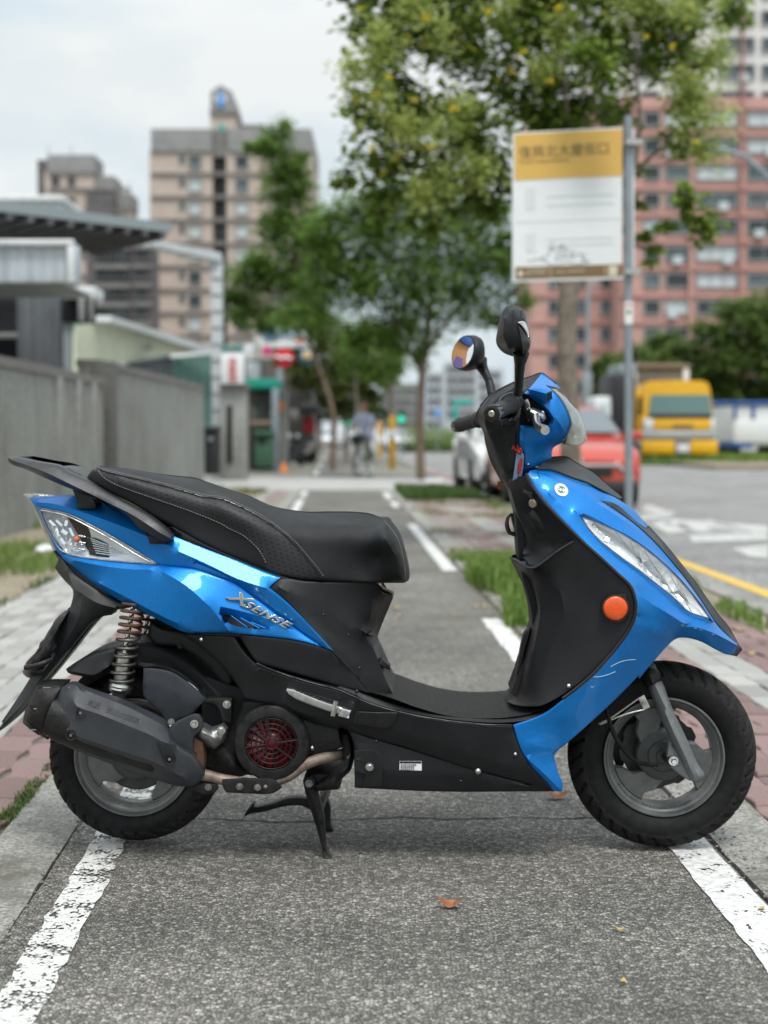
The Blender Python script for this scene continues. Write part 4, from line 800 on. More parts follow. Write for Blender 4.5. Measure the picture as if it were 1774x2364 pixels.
# black strip over the nose
panel('nose_strip', ZG((798,370,-.104),(880,386,-.086),(980,470,-.056),(1040,520,-.03),(1062,505,0),(1150,602,0),(1232,702,0),(1332,832,0),(1432,975,0),(1502,1062,0),(1552,1150,0),(1574,1182,0),(1542,1222,0),(1502,1214,-.03),(1540,1200,-.036),(1553,1162,-.037),(1500,1108,-.043),(1440,1046,-.047),(1340,896,-.055),(1220,736,-.067),(1100,596,-.079),(980,487,-.093),(850,397,-.108)), BLK, S, rim=0, rnd=.0015, rr=3, mirror='join', step=9, sharp=40)
panel('nose_cowl', ZG((450,194,-.12),(495,150,-.06),(520,132,0),(560,126,0),(618,128,0),(650,150,0),(760,212,0),(860,300,0),(925,352,0),(900,358,-.03),(800,308,-.078),(720,268,-.095),(640,240,-.1),(530,198,-.108)), G('fender_grey'), S, lines=[ZG((500,180,-.1),(560,170,-.08),(640,205,-.06),(760,262,-.05),(850,320,-.04))], rim=0, rnd=.002, rr=5, mirror='join', step=9, sharp=40)
pipe('nose_gasket', ZG((455,196,-.125),(530,199,-.112),(640,241,-.104),(720,268,-.099),(800,309,-.082),(900,360,-.034)), .0024, 'black_gloss')
# shield gasket between blue and black
MB().tube([U(p[0] - 3, p[1], p[2] + .004) for p in spl(bl[:-2], 8, False)], .0042, 8).build('shield_gasket', GLS, S, 60)
# front lamp
fl = panel('lamp_bowl', hl_i, G('lamp_silver'), S, lines=[ZG((760,500,-.135),(860,560,-.12),(960,640,-.105),(1060,740,-.092),(1160,840,-.086),(1260,930,-.084)), ZG((820,590,-.135),(930,640,-.128),(1010,700,-.118)), ZG((1000,620,-.11),(1050,760,-.12),(1090,800,-.13)), ZG((1120,720,-.10),(1180,850,-.11),(1210,890,-.118)), ZG((1240,850,-.095),(1290,940,-.098),(1300,970,-.1))], rim=.002, rnd=0, mirror=None, sharp=8, step=16)
fl.location = (0, -.003, 0)
random.seed(11)
for k in range(26):
    t = k / 25; a = np.array((770, 520)) * (1 - t) + np.array((1300, 955)) * t; w = 40 * math.sin(math.pi * (.12 + .8 * t)) + 8; yy = -.146 * (1 - t) + -.093 * t
    d = np.array((.72, -.70)) * w * 1.1; q = ZG((a[0] - d[0] * .9, a[1] - d[1] * .9, yy), (a[0] + d[0] * random.uniform(-.1, .6), a[1] + d[1] * .4, yy + .004))
    M = Matrix.Translation((U(*q[0]) + U(*q[1])) / 2) @ Matrix.Rotation(random.uniform(-.6, -.15), 4, 'X') @ Matrix.Rotation(random.uniform(.3, 1.1), 4, 'Y')
    MB().box((0, 0, 0), (.0155, .004, .0105), M).build('lamp_facet', G('chrome' if k % 3 else 'lamp_silver'), fl)
for a in (((880,540),(1085,800)), ((1035,640),(1190,870)), ((1060,690),(1260,960)), ((1180,780),(1300,985)), ((960,590),(1020,740))):
    q = ZG(a[0] + (-.136,), a[1] + (-.136,)); tt = [(a[0][0] - 700) / 700, (a[1][0] - 700) / 700]
    q = ZG(a[0] + (-.150 + .05 * tt[0],), a[1] + (-.158 + .05 * tt[1],)); MB().tube([U(*q[0]), U(*q[1])], .0008, 5).build('lamp_rib', G('cast_metal'), fl)
MB().blob(U(*ZG((1085,735,-.118))[0]), (.011, .008, .009), 12, 8).build('lamp_bulb', G('clear_lens'), fl, 80)
hl_l = [(p[0], p[1], p[2] - .012) for p in hl_i]
panel('lamp_lens', hl_l, G('clear_lens'), fl, rim=.003, rnd=.003, rr=6, mirror=None, step=14)
tb = spl([(p[0], p[1], p[2] - .010) for p in hl_i], 6, True); MB().tube([U(*p) for p in tb] + [U(*tb[0])], .0013, 6).build('lamp_rim', G('cast_metal'), fl, 60)
# round inspection sticker
c = U(*ZG((583,312,-.1725))[0]); tb_ = fp.matrix_basis
st_ = MB(); Ms = Matrix.Rotation(R(18), 4, 'X') @ Matrix.Rotation(R(-14), 4, 'Z')
bvh(fp)
Mst = frame_on(*ZG((583,312))[0], fp)
v = [Mst @ Vector((.0158 * math.cos(i * math.pi / 20), .0165 * math.sin(i * math.pi / 20), .0016)) for i in range(40)]
sk = mesh_obj('inspection_sticker', v, [tuple(range(40))], G('white_sticker'), S)
g = MB()
for a0, a1, r_ in ((.3, 2.2, .0085), (2.6, 4.6, .0085), (4.9, 6.1, .0085), (.8, 2.9, .0055), (3.4, 5.4, .0055)):
    g.tube([Mst @ Vector((r_ * math.cos(a0 + (a1 - a0) * i / 12), r_ * math.sin(a0 + (a1 - a0) * i / 12), .0020)) for i in range(13)], .0009, 5)
g.tube([Mst @ Vector((0, -.008, .002)), Mst @ Vector((.002, .008, .002))], .0010, 5)
for i in range(14):
    a = 2 * math.pi * i / 14; g.blob(Mst @ Vector((.0128 * math.cos(a), .0128 * math.sin(a), .0018)), .0007, 6, 4)
g.build('sticker_print', G('green_print'), sk)
# scratches on the blue
scr = mat('scratch', (.45, .62, .75), .6)
for pts in (((855,1278),(900,1255),(950,1242),(990,1240)), ((760,1335),(800,1332),(850,1318),(880,1305)), ((745,1385),(752,1395),(762,1385)), ((1240,1048),(1254,1052),(1243,1060)), ((1310,1066),(1325,1068)), ((1340,1074),(1352,1078)), ((1410,1100),(1422,1104))):
    q = ZG(*pts); b = MB(); P3 = []
    for p in spl([p + (0,) for p in q], 4, False):
        h = put_on(p[0], p[1], fp)
        if h[0] is not None: P3.append(h[0] + Vector((0, -.0004, 0)))
    if len(P3) > 1: b.tube(P3, .0007, 5); b.build('scratch_mark', scr, fp)

# ---- steering column cover and head
col_l = [(930,662,0),(880,672,0),(850,686,0),(760,718,0),(690,745,0),(600,790,0),(490,850,0),(400,950,0),(366,1025,0),(385,1090,0),(430,1172,0),(440,1245,0),(480,1395,0),(520,1482,0),(585,1605,0)]
panel('steering_cover', ZE(*col_l, (640,1590,-.05),(680,1575,-.07),(735,1545,-.08),(770,1490,-.085),(776,1345,-.085),(745,1292,-.085),(728,1250,-.085),(738,1110,-.09),(748,870,-.10),(775,832,-.095),(822,798,-.08)), BLK, S,
      lines=[ZE((700,790,-.10),(600,850,-.105),(480,980,-.09),(440,1080,-.075),(520,1300,-.06),(620,1540,-.055)), ZE((690,860,-.12),(600,930,-.12),(560,1080,-.105),(620,1250,-.09),(680,1480,-.085))], rim=0, rnd=.003, rr=5, mirror='join', sharp=38, step=12)
pipe('cover_seam', ZE((690,744,-.01),(600,788,-.015),(490,850,-.02),(400,948,-.02)), .0016, 'rail_grey')
bc = panel('head_cowl', ZE((932,664,0),(960,685,0),(1005,722,0),(1050,760,0),(1088,800,-.02),(1062,795,-.05),(960,770,-.075),(975,785,-.085),(1010,805,-.095),(1070,862,-.1),(1130,950,-.098),(1160,1020,-.094),(1180,1095,-.088),(1155,1165,-.08),(1125,1230,-.07),(1115,1252,-.06),(1060,1282,-.05),(1022,1310,-.05),(1012,1388,-.055),(930,1435,-.065),(860,1475,-.075),(780,1492,-.082),(776,1345,-.086),(745,1292,-.086),(732,1250,-.086),(740,1112,-.092),(830,1118,-.1),(940,1118,-.108),(985,1105,-.112),(1006,1062,-.114),(990,1020,-.115),(940,965,-.115),(860,898,-.113),(776,838,-.105),(822,798,-.085)), BLUE, S,
      lines=[ZE((820,845,-.122),(900,900,-.126),(985,985,-.126),(1035,1060,-.124),(1020,1110,-.122),(940,1140,-.112),(745,1135,-.095)), ZE((1015,980,-.124),(1060,1070,-.122),(1110,1150,-.1)), ZE((1060,1110,-.112),(1030,1200,-.1),(900,1250,-.096),(745,1240,-.09)), ZE((830,790,-.09),(960,800,-.1),(1040,860,-.112),(1110,1000,-.112),(1140,1090,-.1))], rim=0, rnd=.003, rr=5, mirror='join', sharp=28, step=10)
panel('lever_recess', ZE((765,845,-.075),(860,905,-.08),(940,970,-.085),(1004,1062,-.085),(985,1105,-.085),(940,1125,-.08),(740,1125,-.07),(745,900,-.075)), G('dark_inner'), S, rim=.02, rnd=.001, mirror=None)
ib = panel('indicator_pod', ZE((808,800,-.112),(860,795,-.13),(960,802,-.152),(1014,812,-.162),(1020,888,-.162),(966,924,-.158),(930,900,-.148),(862,862,-.128)), BLUE, S, lines=[ZE((960,842,-.166),(1016,815,-.165)), ZE((960,842,-.166),(966,922,-.161)), ZE((820,806,-.122),(960,842,-.166))], rim=.05, rnd=.002, rr=4, step=8, sharp=25)
panel('pod_lens', ZE((972,846,-.1685),(1012,822,-.168),(1014,882,-.166),(972,912,-.165)), GLS, ib, rim=.003, rnd=.0005, rr=2, mirror=None, step=6)
gl_o = ZE((962,768,-.065),(1060,790,0),(1150,880,0),(1210,955,0),(1252,1012,0),(1300,1150,0),(1316,1240,0),(1290,1272,-.02),(1250,1290,-.03),(1190,1286,-.05),(1130,1278,-.06),(1100,1240,-.07),(1125,1228,-.072),(1158,1165,-.083),(1180,1098,-.090),(1160,1020,-.097),(1130,948,-.101),(1070,860,-.103),(1010,803,-.098))
hd = panel('headlamp_bowl', [(p[0] - 6, p[1], p[2] + .02) for p in gl_o[:1]] + ZE((1060,800,0),(1140,890,0),(1200,970,0),(1240,1030,0),(1280,1150,0),(1296,1235,0),(1240,1278,-.02),(1130,1270,-.045),(1158,1165,-.07),(1172,1098,-.078),(1130,955,-.086),(1070,868,-.088)), G('aluminium'), S, lines=[ZE((1150,1000,-.03),(1190,1100,-.025),(1200,1200,-.02))], rim=0, rnd=0, mirror='join', sharp=20, step=14)
panel('headlamp_glass', gl_o, G('smoke_lens'), hd, lines=[ZE((1040,800,-.075),(1130,890,-.07),(1210,1010,-.062),(1250,1130,-.055),(1262,1230,-.045))], rim=0, rnd=.002, rr=4, mirror='join', smooth=False, sharp=50, step=10)
pipe('glass_edge', [(p[0], p[1], p[2] - .001) for p in gl_o[-8:]], .0016, 'cast_metal', hd, 6)
stud(*ZE((810,1447))[0], -.087, 3.6, 'chrome')
mat('grip_rubber', (.022, .022, .023), .55)
# grips, levers
def grip(s):
    q = empty('handle_grip'); q.parent = S
    b0 = U(*ZE((672,932,-.165))[0]); b1 = U(*ZE((500,1015,-.335))[0])
    if s > 0: b0 = U(*ZE((400,1062,.15))[0]); b1 = U(*ZE((205,1118,.335))[0])
    d = (b1 - b0).normalized(); M = Vector((0, 0, 1)).rotation_difference(d).to_matrix().to_4x4(); Lg = (b1 - b0).length
    pr = [(.0, -.05), (.0155, -.05), (.0155, 0), (.020, .002), (.0205, .010), (.0165, .013)]
    z = .013
    while z < Lg - .034: pr += [(.0162, z), (.0172, z + .0012), (.0172, z + .004), (.0162, z + .0052)]; z += .0075
    b = MB(); b.lathe(b0, pr + [(.0165, Lg - .032)], 28, 'z', M); b.build('rubber_sleeve', G('grip_rubber'), q, 30)
    MB().lathe(b0, [(.0150, Lg - .033), (.0180, Lg - .031), (.0185, Lg - .012), (.0170, Lg - .001), (.0125, Lg), (.0120, Lg - .002), (0, Lg - .002)], 28, 'z', M).build('bar_end', GLS, q, 30)
    MB().lathe(b0, [(.0068, Lg - .004), (.0068, Lg + .0025), (.0055, Lg + .004), (.0035, Lg + .004), (.003, Lg + .001), (0, Lg + .001)], 20, 'z', M).build('end_screw', G('zinc'), q, 30)
    for k in range(5):
        a = 2 * math.pi * k / 5; o = Vector((.0178 * math.cos(a), .0178 * math.sin(a), Lg - .02)); MB().box((0, 0, 0), (.005, .003, .014), Matrix.Translation(b0) @ M @ Matrix.Translation(o) @ Matrix.Rotation(a + math.pi / 2, 4, 'Z')).build('bar_end_rib', GLS, q)
    return q
grip(-1); grip(1)
panel('throttle_collar', ZE((555,930,-.165),(585,870,-.165),(640,838,-.165),(700,840,-.165),(742,880,-.165),(748,960,-.165),(742,1060,-.165),(700,1080,-.165),(640,1080,-.165),(700,1010,-.165),(716,940,-.165),(690,890,-.165),(640,880,-.165),(600,905,-.165)), GLS, S, rim=.07, rnd=.004, rr=6, mirror=None, step=8)
MB().lathe(U(*ZE((672,930,-.16))[0]), [(0, -.012), (.016, -.012), (.020, -.008), (.0215, .02), (.0215, .06)], 28).build('switch_housing', BLK, S, 40)
panel('switch_box', ZE((570,1070,-.15),(650,1050,-.155),(735,1060,-.155),(735,1105,-.15),(660,1122,-.15),(590,1112,-.15)), BLK, S, rim=.05, rnd=.003, rr=5, mirror=None, step=8)
pipe('lever_cable', ZE((715,1060,-.16),(716,1110,-.16),(708,1170,-.155),(704,1230,-.13),(712,1290,-.1)), .0042, 'rubber')
lv = pipe('brake_lever', ZE((815,1000,-.12),(850,1020,-.135),(880,1040,-.15),(880,1080,-.165),(890,1110,-.18),(920,1138,-.2),(950,1152,-.225),(955,1158,-.25)), [.0095, .0095, .009, .008, .008, .0095, .0108, .0095], 'aluminium', S, 14)
panel('master_cylinder', ZE((796,985,-.13),(835,962,-.135),(895,980,-.14),(952,1015,-.14),(964,1055,-.14),(940,1085,-.14),(880,1078,-.135),(815,1040,-.13)), G('aluminium'), S, lines=[ZE((830,995,-.152),(940,1040,-.156))], smooth=True, rim=.02, rnd=.004, rr=6, mirror=None, step=7)
panel('lever_perch', ZE((805,960,-.128),(835,962,-.13),(870,985,-.132),(940,990,-.132),(950,1010,-.132),(900,1015,-.132),(850,1000,-.132),(815,990,-.13)), G('chrome'), S, rim=.02, rnd=.003, rr=4, mirror=None, step=7)
panel('lever_perch', ZE((780,900,-.11),(810,885,-.11),(830,950,-.12),(812,1040,-.12),(830,1080,-.115),(812,1078,-.11),(782,1000,-.11)), G('cast_metal'), S, rim=.02, rnd=.003, rr=4, mirror=None, step=7)
panel('lever_clamp', ZE((860,1035,-.14),(950,1030,-.14),(962,1055,-.14),(945,1080,-.14),(900,1070,-.14)), G('aluminium'), S, rim=.02, rnd=.004, rr=5, mirror=None, step=7)
# charm hanging from the bars: a small pouch with red knots
ch = panel('charm_pouch', ZE((712,1352,-.100),(760,1345,-.100),(775,1370,-.100),(768,1480,-.100),(755,1560,-.100),(680,1585,-.095),(700,1440,-.1)), G('blue_print'), None, rim=.006, rnd=.002, rr=4, mirror=None, step=7, cap=True)
ch.matrix_world = SM; tag(ch, 'small printed pouch with red knotted cord hanging from the scooter handlebar', 'charm')
panel('red_patch', ZE((730,1420,-.1025),(755,1390,-.1025),(766,1400,-.1025),(750,1500,-.1025),(722,1540,-.1015),(718,1500,-.102)), G('red_cloth'), ch, rim=.001, rnd=.0005, rr=2, mirror=None, step=6)
kn = MB()
for p in ((690,1300),(705,1318),(725,1332),(745,1318),(735,1345),(752,1335),(680,1312)): kn.blob(U(*ZE(p + (-.105,))[0]), random.uniform(.0032, .0048), 8, 6, .15)
kn.build('cord_knot', G('red_cloth'), ch, 60)
pipe('cord', ZE((712,1230,-.12),(716,1290,-.11),(738,1350,-.104)), .0016, 'red_cloth', ch, 6)
# tassel at the back of the column
t = MB()
for k in range(7):
    a = ZE((556 + k * 3, 1590, -.02), (548 + k * 4 + random.uniform(-4, 4), 1620, -.02), (560 + k * 4, 1668 - random.uniform(0, 14), -.02)); t.tube([U(*p) for p in a], .0012, 5)
t.build('cord_end', G('brown_cord'), S)

# ---- mirrors
def lofted(name, secs, m, parent, n=20, smooth=70):
    """secs: (center, half-x dir vector, half-y dir vector) ellipses"""
    vs = []; fs = []
    for c, a, b_ in secs:
        for j in range(n):
            g = 2 * math.pi * j / n; vs.append(c + a * math.cos(g) + b_ * math.sin(g))
    k = len(secs)
    for i in range(k - 1):
        for j in range(n): fs.append((i * n + j, (i + 1) * n + j, (i + 1) * n + (j + 1) % n, i * n + (j + 1) % n))
    fs.append(tuple(range(n))); fs.append(tuple(reversed([(k - 1) * n + j for j in range(n)])))
    return mesh_obj(name, vs, fs, m, parent, smooth=smooth)
m1 = empty('rear_mirror'); m1.parent = S
panel('mirror_shell', ZE((568,412,-.27),(556,360,-.27),(566,290,-.27),(582,205,-.27),(600,135,-.27),(625,100,-.27),(660,92,-.27),(700,95,-.27),(760,125,-.27),(792,180,-.27),(800,240,-.27),(818,320,-.27),(832,400,-.27),(822,465,-.27),(798,508,-.27),(755,512,-.27),(690,500,-.27),(620,470,-.27)), BLK, m1,
      lines=[ZE((690,130,-.315),(688,250,-.322),(690,380,-.318),(700,480,-.300)), ZE((720,240,-.318),(740,330,-.318),(760,420,-.314),(762,500,-.296)), ZE((610,200,-.305),(600,350,-.305),(640,450,-.3)), ZE((775,200,-.305),(795,320,-.302),(800,430,-.298))], rim=.10, rnd=.014, rr=14, mirror=None, cap=True, sharp=30, step=9)
panel('mirror_accent', ZE((722,238,-.3225),(752,226,-.319),(782,232,-.312),(800,262,-.306),(818,330,-.3),(818,372,-.3),(790,310,-.309),(755,262,-.318)), G('chrome'), m1, rim=.004, rnd=.001, rr=3, mirror=None, step=7)
panel('mirror_vane', ZE((722,262,-.3225),(760,300,-.318),(800,372,-.306),(826,420,-.3),(805,490,-.298),(764,506,-.300),(760,430,-.317),(742,340,-.322)), GLS, m1, rim=.004, rnd=.001, rr=3, mirror=None, step=7)
for k in range(5): MB().box(U(*ZE((752, 142 + k * 14, -.3115))[0]), (.006, .003, .0014)).build('mirror_mark', GLS, m1)
pipe('mirror_stalk', ZE((752,500,-.28),(745,560,-.27),(738,640,-.25),(733,745,-.225)), [.017, .0120, .0105, .0098], 'black_plastic', m1, 16)
pipe('stalk_joint', ZE((733,745,-.225),(732,762,-.222)), .0082, 'black_gloss', m1, 14)
pipe('stalk_base', ZE((732,760,-.222),(728,800,-.215),(724,845,-.205)), [.0095, .0095, .0105], 'black_plastic', m1, 16)
m2 = empty('rear_mirror'); m2.parent = S
cM = U(*ZE((330,500,.27))[0]); gM = U(*ZE((258,492,.24))[0])
secs = []
for c, w, h, yy in (((256,492), 92, 142, .235), ((275,496), 98, 148, .238), ((310,500), 98, 152, .245), ((345,505), 85, 142, .252), ((378,520), 58, 118, .258), ((400,545), 38, 84, .262)):
    cc_ = U(*ZE(c + (yy,))[0]); s_ = .27108 * (yy - CL.y) / PF
    secs.append((cc_, Vector((w * s_ * .98, -.050 * w / 98, 0)), Vector((h * s_ * .17, .0, h * s_))))
lofted('mirror_shell', secs, BLK, m2, 28)
c0, a0, b0 = secs[0]; nrm_ = a0.cross(b0).normalized(); nrm_ = nrm_ if nrm_.y < 0 else -nrm_
mat('mirror_glass', (.9, .92, .93), .0, 1.0)
vs = [c0 + nrm_ * .006]; fs = []
for k in range(1, 9):
    q = k / 8
    for i in range(36): g_a = 2 * math.pi * i / 36; vs.append(c0 + nrm_ * (.0008 + .0052 * (1 - q * q)) + (a0 * .93 * math.cos(g_a) + b0 * .95 * math.sin(g_a)) * q)
for i in range(36):
    fs.append((0, 1 + i, 1 + (i + 1) % 36))
    for k in range(7): fs.append((1 + k * 36 + i, 1 + (k + 1) * 36 + i, 1 + (k + 1) * 36 + (i + 1) % 36, 1 + k * 36 + (i + 1) % 36))
mesh_obj('mirror_pane', vs, fs, G('mirror_glass'), m2, smooth=180)
pipe('mirror_stalk', ZE((395,575,.262),(430,640,.25),(462,700,.235),(480,740,.22)), [.021, .014, .0115, .0095], 'black_plastic', m2, 16)
for k in range(4): 
    p = ZE((398 + k * 13, 590 + k * 22, .245))[0]; MB().blob(U(*p), (.013 - k * .0008, .014, .0022), 14, 6).build('stalk_ring', BLK, m2, 60)
pipe('stalk_base', ZE((480,742,.22),(492,790,.21),(500,850,.2)), .0105, 'black_plastic', m2, 16)
# ================================================================== ground
def asphalt(name, dark, light, scale, bump, patch=.18, stone=.75):
    m = mat(name, (.1, .1, .1), .82); n, l, b = nodes(m); c = n.new('ShaderNodeTexCoord')
    v = n.new('ShaderNodeTexVoronoi'); v.inputs['Scale'].default_value = scale; v.inputs['Randomness'].default_value = 1
    wp = n.new('ShaderNodeTexNoise'); wp.inputs['Scale'].default_value = scale * .8; wp.inputs['Detail'].default_value = 2
    ml = n.new('ShaderNodeVectorMath'); ml.operation = 'MULTIPLY_ADD'; ml.inputs[1].default_value = (.008, .008, .008)
    l.new(c.outputs['Object'], wp.inputs['Vector']); l.new(wp.outputs['Color'], ml.inputs[0]); l.new(c.outputs['Object'], ml.inputs[2]); l.new(ml.outputs[0], v.inputs['Vector'])
    sp = n.new('ShaderNodeSeparateColor'); l.new(v.outputs['Color'], sp.inputs[0])
    r = n.new('ShaderNodeValToRGB'); e = r.color_ramp.elements; e[0].position = 0; e[0].color = (*[q * .55 for q in dark], 1); e[1].position = 1; e[1].color = (*light, 1)
    k = e.new(.45); k.color = (*dark, 1); k = e.new(stone); k.color = (*[(a * .62 + b_ * .38) for a, b_ in zip(dark, light)], 1)
    l.new(sp.outputs[0], r.inputs['Fac'])
    ve = n.new('ShaderNodeTexVoronoi'); ve.feature = 'DISTANCE_TO_EDGE'; ve.inputs['Scale'].default_value = scale; l.new(ml.outputs[0], ve.inputs['Vector'])
    dm = n.new('ShaderNodeMapRange'); dm.inputs['From Min'].default_value = .02; dm.inputs['From Max'].default_value = .16; dm.inputs['To Min'].default_value = .38; dm.inputs['To Max'].default_value = 1.08
    l.new(ve.outputs['Distance'], dm.inputs['Value'])
    nz = n.new('ShaderNodeTexNoise'); nz.inputs['Scale'].default_value = 1.7; nz.inputs['Detail'].default_value = 7; nz.inputs['Roughness'].default_value = .6; l.new(c.outputs['Object'], nz.inputs['Vector'])
    nr = n.new('ShaderNodeMapRange'); nr.inputs['From Min'].default_value = .3; nr.inputs['From Max'].default_value = .7; nr.inputs['To Min'].default_value = 1 - patch; nr.inputs['To Max'].default_value = 1 + patch; l.new(nz.outputs['Fac'], nr.inputs['Value'])
    m1_ = n.new('ShaderNodeMath'); m1_.operation = 'MULTIPLY'; l.new(dm.outputs[0], m1_.inputs[0]); l.new(nr.outputs[0], m1_.inputs[1])
    x = n.new('ShaderNodeVectorMath'); x.operation = 'SCALE'; l.new(r.outputs[0], x.inputs[0]); l.new(m1_.outputs[0], x.inputs['Scale']); l.new(x.outputs[0], b.inputs['Base Color'])
    u = n.new('ShaderNodeBump'); u.inputs['Distance'].default_value = bump; l.new(dm.outputs[0], u.inputs['Height']); l.new(u.outputs[0], b.inputs['Normal'])
    return m
asphalt('path_asphalt', (.172, .163, .146), (.375, .36, .325), 128, .0022, .26, .80)
asphalt('road_asphalt', (.30, .297, .288), (.47, .465, .45), 70, .003, .14)
def speck(name, a, b2, scale, rough=.85, bump=.002, stain=None, sscale=3.0, contrast=(.35, .65)):
    m = mat(name, a, rough); n, l, b = nodes(m); c = n.new('ShaderNodeTexCoord')
    n1_ = n.new('ShaderNodeTexNoise'); n1_.inputs['Scale'].default_value = scale; n1_.inputs['Detail'].default_value = 8; n1_.inputs['Roughness'].default_value = .7; l.new(c.outputs['Object'], n1_.inputs['Vector'])
    r = n.new('ShaderNodeValToRGB'); r.color_ramp.elements[0].position = contrast[0]; r.color_ramp.elements[1].position = contrast[1]; r.color_ramp.elements[0].color = (*a, 1); r.color_ramp.elements[1].color = (*b2, 1)
    l.new(n1_.outputs['Fac'], r.inputs['Fac']); out = r.outputs[0]
    if stain:
        n2 = n.new('ShaderNodeTexNoise'); n2.inputs['Scale'].default_value = sscale; n2.inputs['Detail'].default_value = 9; n2.inputs['Roughness'].default_value = .72; l.new(c.outputs['Object'], n2.inputs['Vector'])
        mr = n.new('ShaderNodeMapRange'); mr.inputs['From Min'].default_value = .48; mr.inputs['From Max'].default_value = .66; l.new(n2.outputs['Fac'], mr.inputs['Value'])
        x = n.new('ShaderNodeMix'); x.data_type = 'RGBA'; x.inputs['B'].default_value = (*stain, 1); l.new(mr.outputs[0], x.inputs['Factor']); l.new(out, x.inputs['A']); out = x.outputs['Result']
    l.new(out, b.inputs['Base Color'])
    u = n.new('ShaderNodeBump'); u.inputs['Distance'].default_value = bump; l.new(n1_.outputs['Fac'], u.inputs['Height']); l.new(u.outputs[0], b.inputs['Normal'])
    return m
speck('kerb_concrete', (.15, .146, .13), (.43, .42, .385), 110, .9, .006, (.135, .13, .11), 4.5, (.38, .60))
speck('ramp_concrete', (.36, .355, .34), (.46, .455, .44), 30, .9, .002, (.30, .295, .28), 1.2)
speck('verge_dirt', (.15, .145, .125), (.27, .26, .23), 6, .95, .004, (.13, .14, .08), 1.0); speck('far_ground', (.22, .215, .205), (.31, .305, .295), 2, .95, .002); speck('bed_soil', (.09, .08, .065), (.20, .18, .145), 40, .95, .006, (.11, .10, .07), 3)
speck('dry_soil', (.17, .145, .105), (.34, .30, .23), 22, .95, .006, (.20, .17, .10), 2.5)
def paver_mat(name, a, b2):
    m = speck(name, a, b2, 120, .88, .0025); n, l, b = nodes(m)
    o = n.new('ShaderNodeObjectInfo'); g = n.new('ShaderNodeNewGeometry'); ad = n.new('ShaderNodeMath'); ad.operation = 'ADD'; fr = n.new('ShaderNodeMath'); fr.operation = 'FRACT'
    l.new(o.outputs['Random'], ad.inputs[0]); l.new(g.outputs['Random Per Island'], ad.inputs[1]); l.new(ad.outputs[0], fr.inputs[0])
    mr = n.new('ShaderNodeMapRange'); mr.inputs['To Min'].default_value = .78; mr.inputs['To Max'].default_value = 1.2; l.new(fr.outputs[0], mr.inputs['Value'])
    src = b.inputs['Base Color'].links[0].from_socket; x = n.new('ShaderNodeVectorMath'); x.operation = 'SCALE'; l.new(src, x.inputs[0]); l.new(mr.outputs[0], x.inputs['Scale']); l.new(x.outputs[0], b.inputs['Base Color'])
    return m
paver_mat('worn_paver', (.20, .165, .145), (.33, .29, .26)); paver_mat('red_paver', (.165, .108, .102), (.26, .180, .168)); paver_mat('grey_paver', (.25, .248, .232), (.40, .397, .375))
def worn(name, col, wear, scale):
    m = mat(name, col, .7); n, l, b = nodes(m); c = n.new('ShaderNodeTexCoord')
    a = n.new('ShaderNodeTexNoise'); a.inputs['Scale'].default_value = scale; a.inputs['Detail'].default_value = 9; a.inputs['Roughness'].default_value = .75; l.new(c.outputs['Object'], a.inputs['Vector'])
    v = n.new('ShaderNodeTexVoronoi'); v.inputs['Scale'].default_value = 120; l.new(c.outputs['Object'], v.inputs['Vector'])
    ad = n.new('ShaderNodeMath'); ad.operation = 'MULTIPLY_ADD'; ad.inputs[1].default_value = .28; l.new(v.outputs['Distance'], ad.inputs[0]); l.new(a.outputs['Fac'], ad.inputs[2])
    mr = n.new('ShaderNodeMapRange'); mr.inputs['From Min'].default_value = wear; mr.inputs['From Max'].default_value = wear + .03; l.new(ad.outputs[0], mr.inputs['Value'])
    tr = n.new('ShaderNodeBsdfTransparent'); mx = n.new('ShaderNodeMixShader'); l.new(mr.outputs[0], mx.inputs[0]); l.new(b.outputs[0], mx.inputs[1]); l.new(tr.outputs[0], mx.inputs[2]); l.new(mx.outputs[0], n['Material Output'].inputs['Surface'])
    g = n.new('ShaderNodeTexNoise'); g.inputs['Scale'].default_value = 60; g.inputs['Detail'].default_value = 6; l.new(c.outputs['Object'], g.inputs['Vector'])
    r = n.new('ShaderNodeValToRGB'); r.color_ramp.elements[0].position = .3; r.color_ramp.elements[1].position = .62; r.color_ramp.elements[0].color = (*[q * .62 for q in col], 1); r.color_ramp.elements[1].color = (*col, 1); l.new(g.outputs['Fac'], r.inputs['Fac']); l.new(r.outputs[0], b.inputs['Base Color'])
    return m
worn('white_line', (.72, .72, .70), .74, 16); worn('white_line_worn', (.72, .72, .69), .668, 14); worn('road_white', (.56, .56, .54), .72, 5); worn('road_yellow', (.72, .48, .09), .80, 5); worn('kerb_red', (.55, .19, .18), .76, 8)

def slab(name, u0, u1, v0, v1, z0, z1, m, kind='structure', parent=None, cuts=1, wob=0):
    """strip along the path"""
    vs = []; fs = []
    for i in range(cuts + 1):
        v = v0 + (v1 - v0) * i / cuts; d0 = wob * mnoise.noise(Vector((v * 3.1, u0, 0))) + wob * .6 * mnoise.noise(Vector((v * 11, u0, 5))); d1 = wob * mnoise.noise(Vector((v * 3.1, u1, 9))) + wob * .6 * mnoise.noise(Vector((v * 11, u1, 7)))
        for z in (z0, z1): vs += [W(u0 + d0, v, z), W(u1 + d1, v, z)]
    for i in range(cuts):
        a = i * 4; b = a + 4; fs += [(a + 2, a + 3, b + 3, b + 2), (a, a + 2, b + 2, b), (a + 1, b + 1, b + 3, a + 3)]
    fs += [(0, 1, 3, 2), (cuts * 4, cuts * 4 + 2, cuts * 4 + 3, cuts * 4 + 1)]
    o = mesh_obj(name, vs, fs, m, parent)
    if kind: o['kind'] = kind
    return o
RZ = -.05
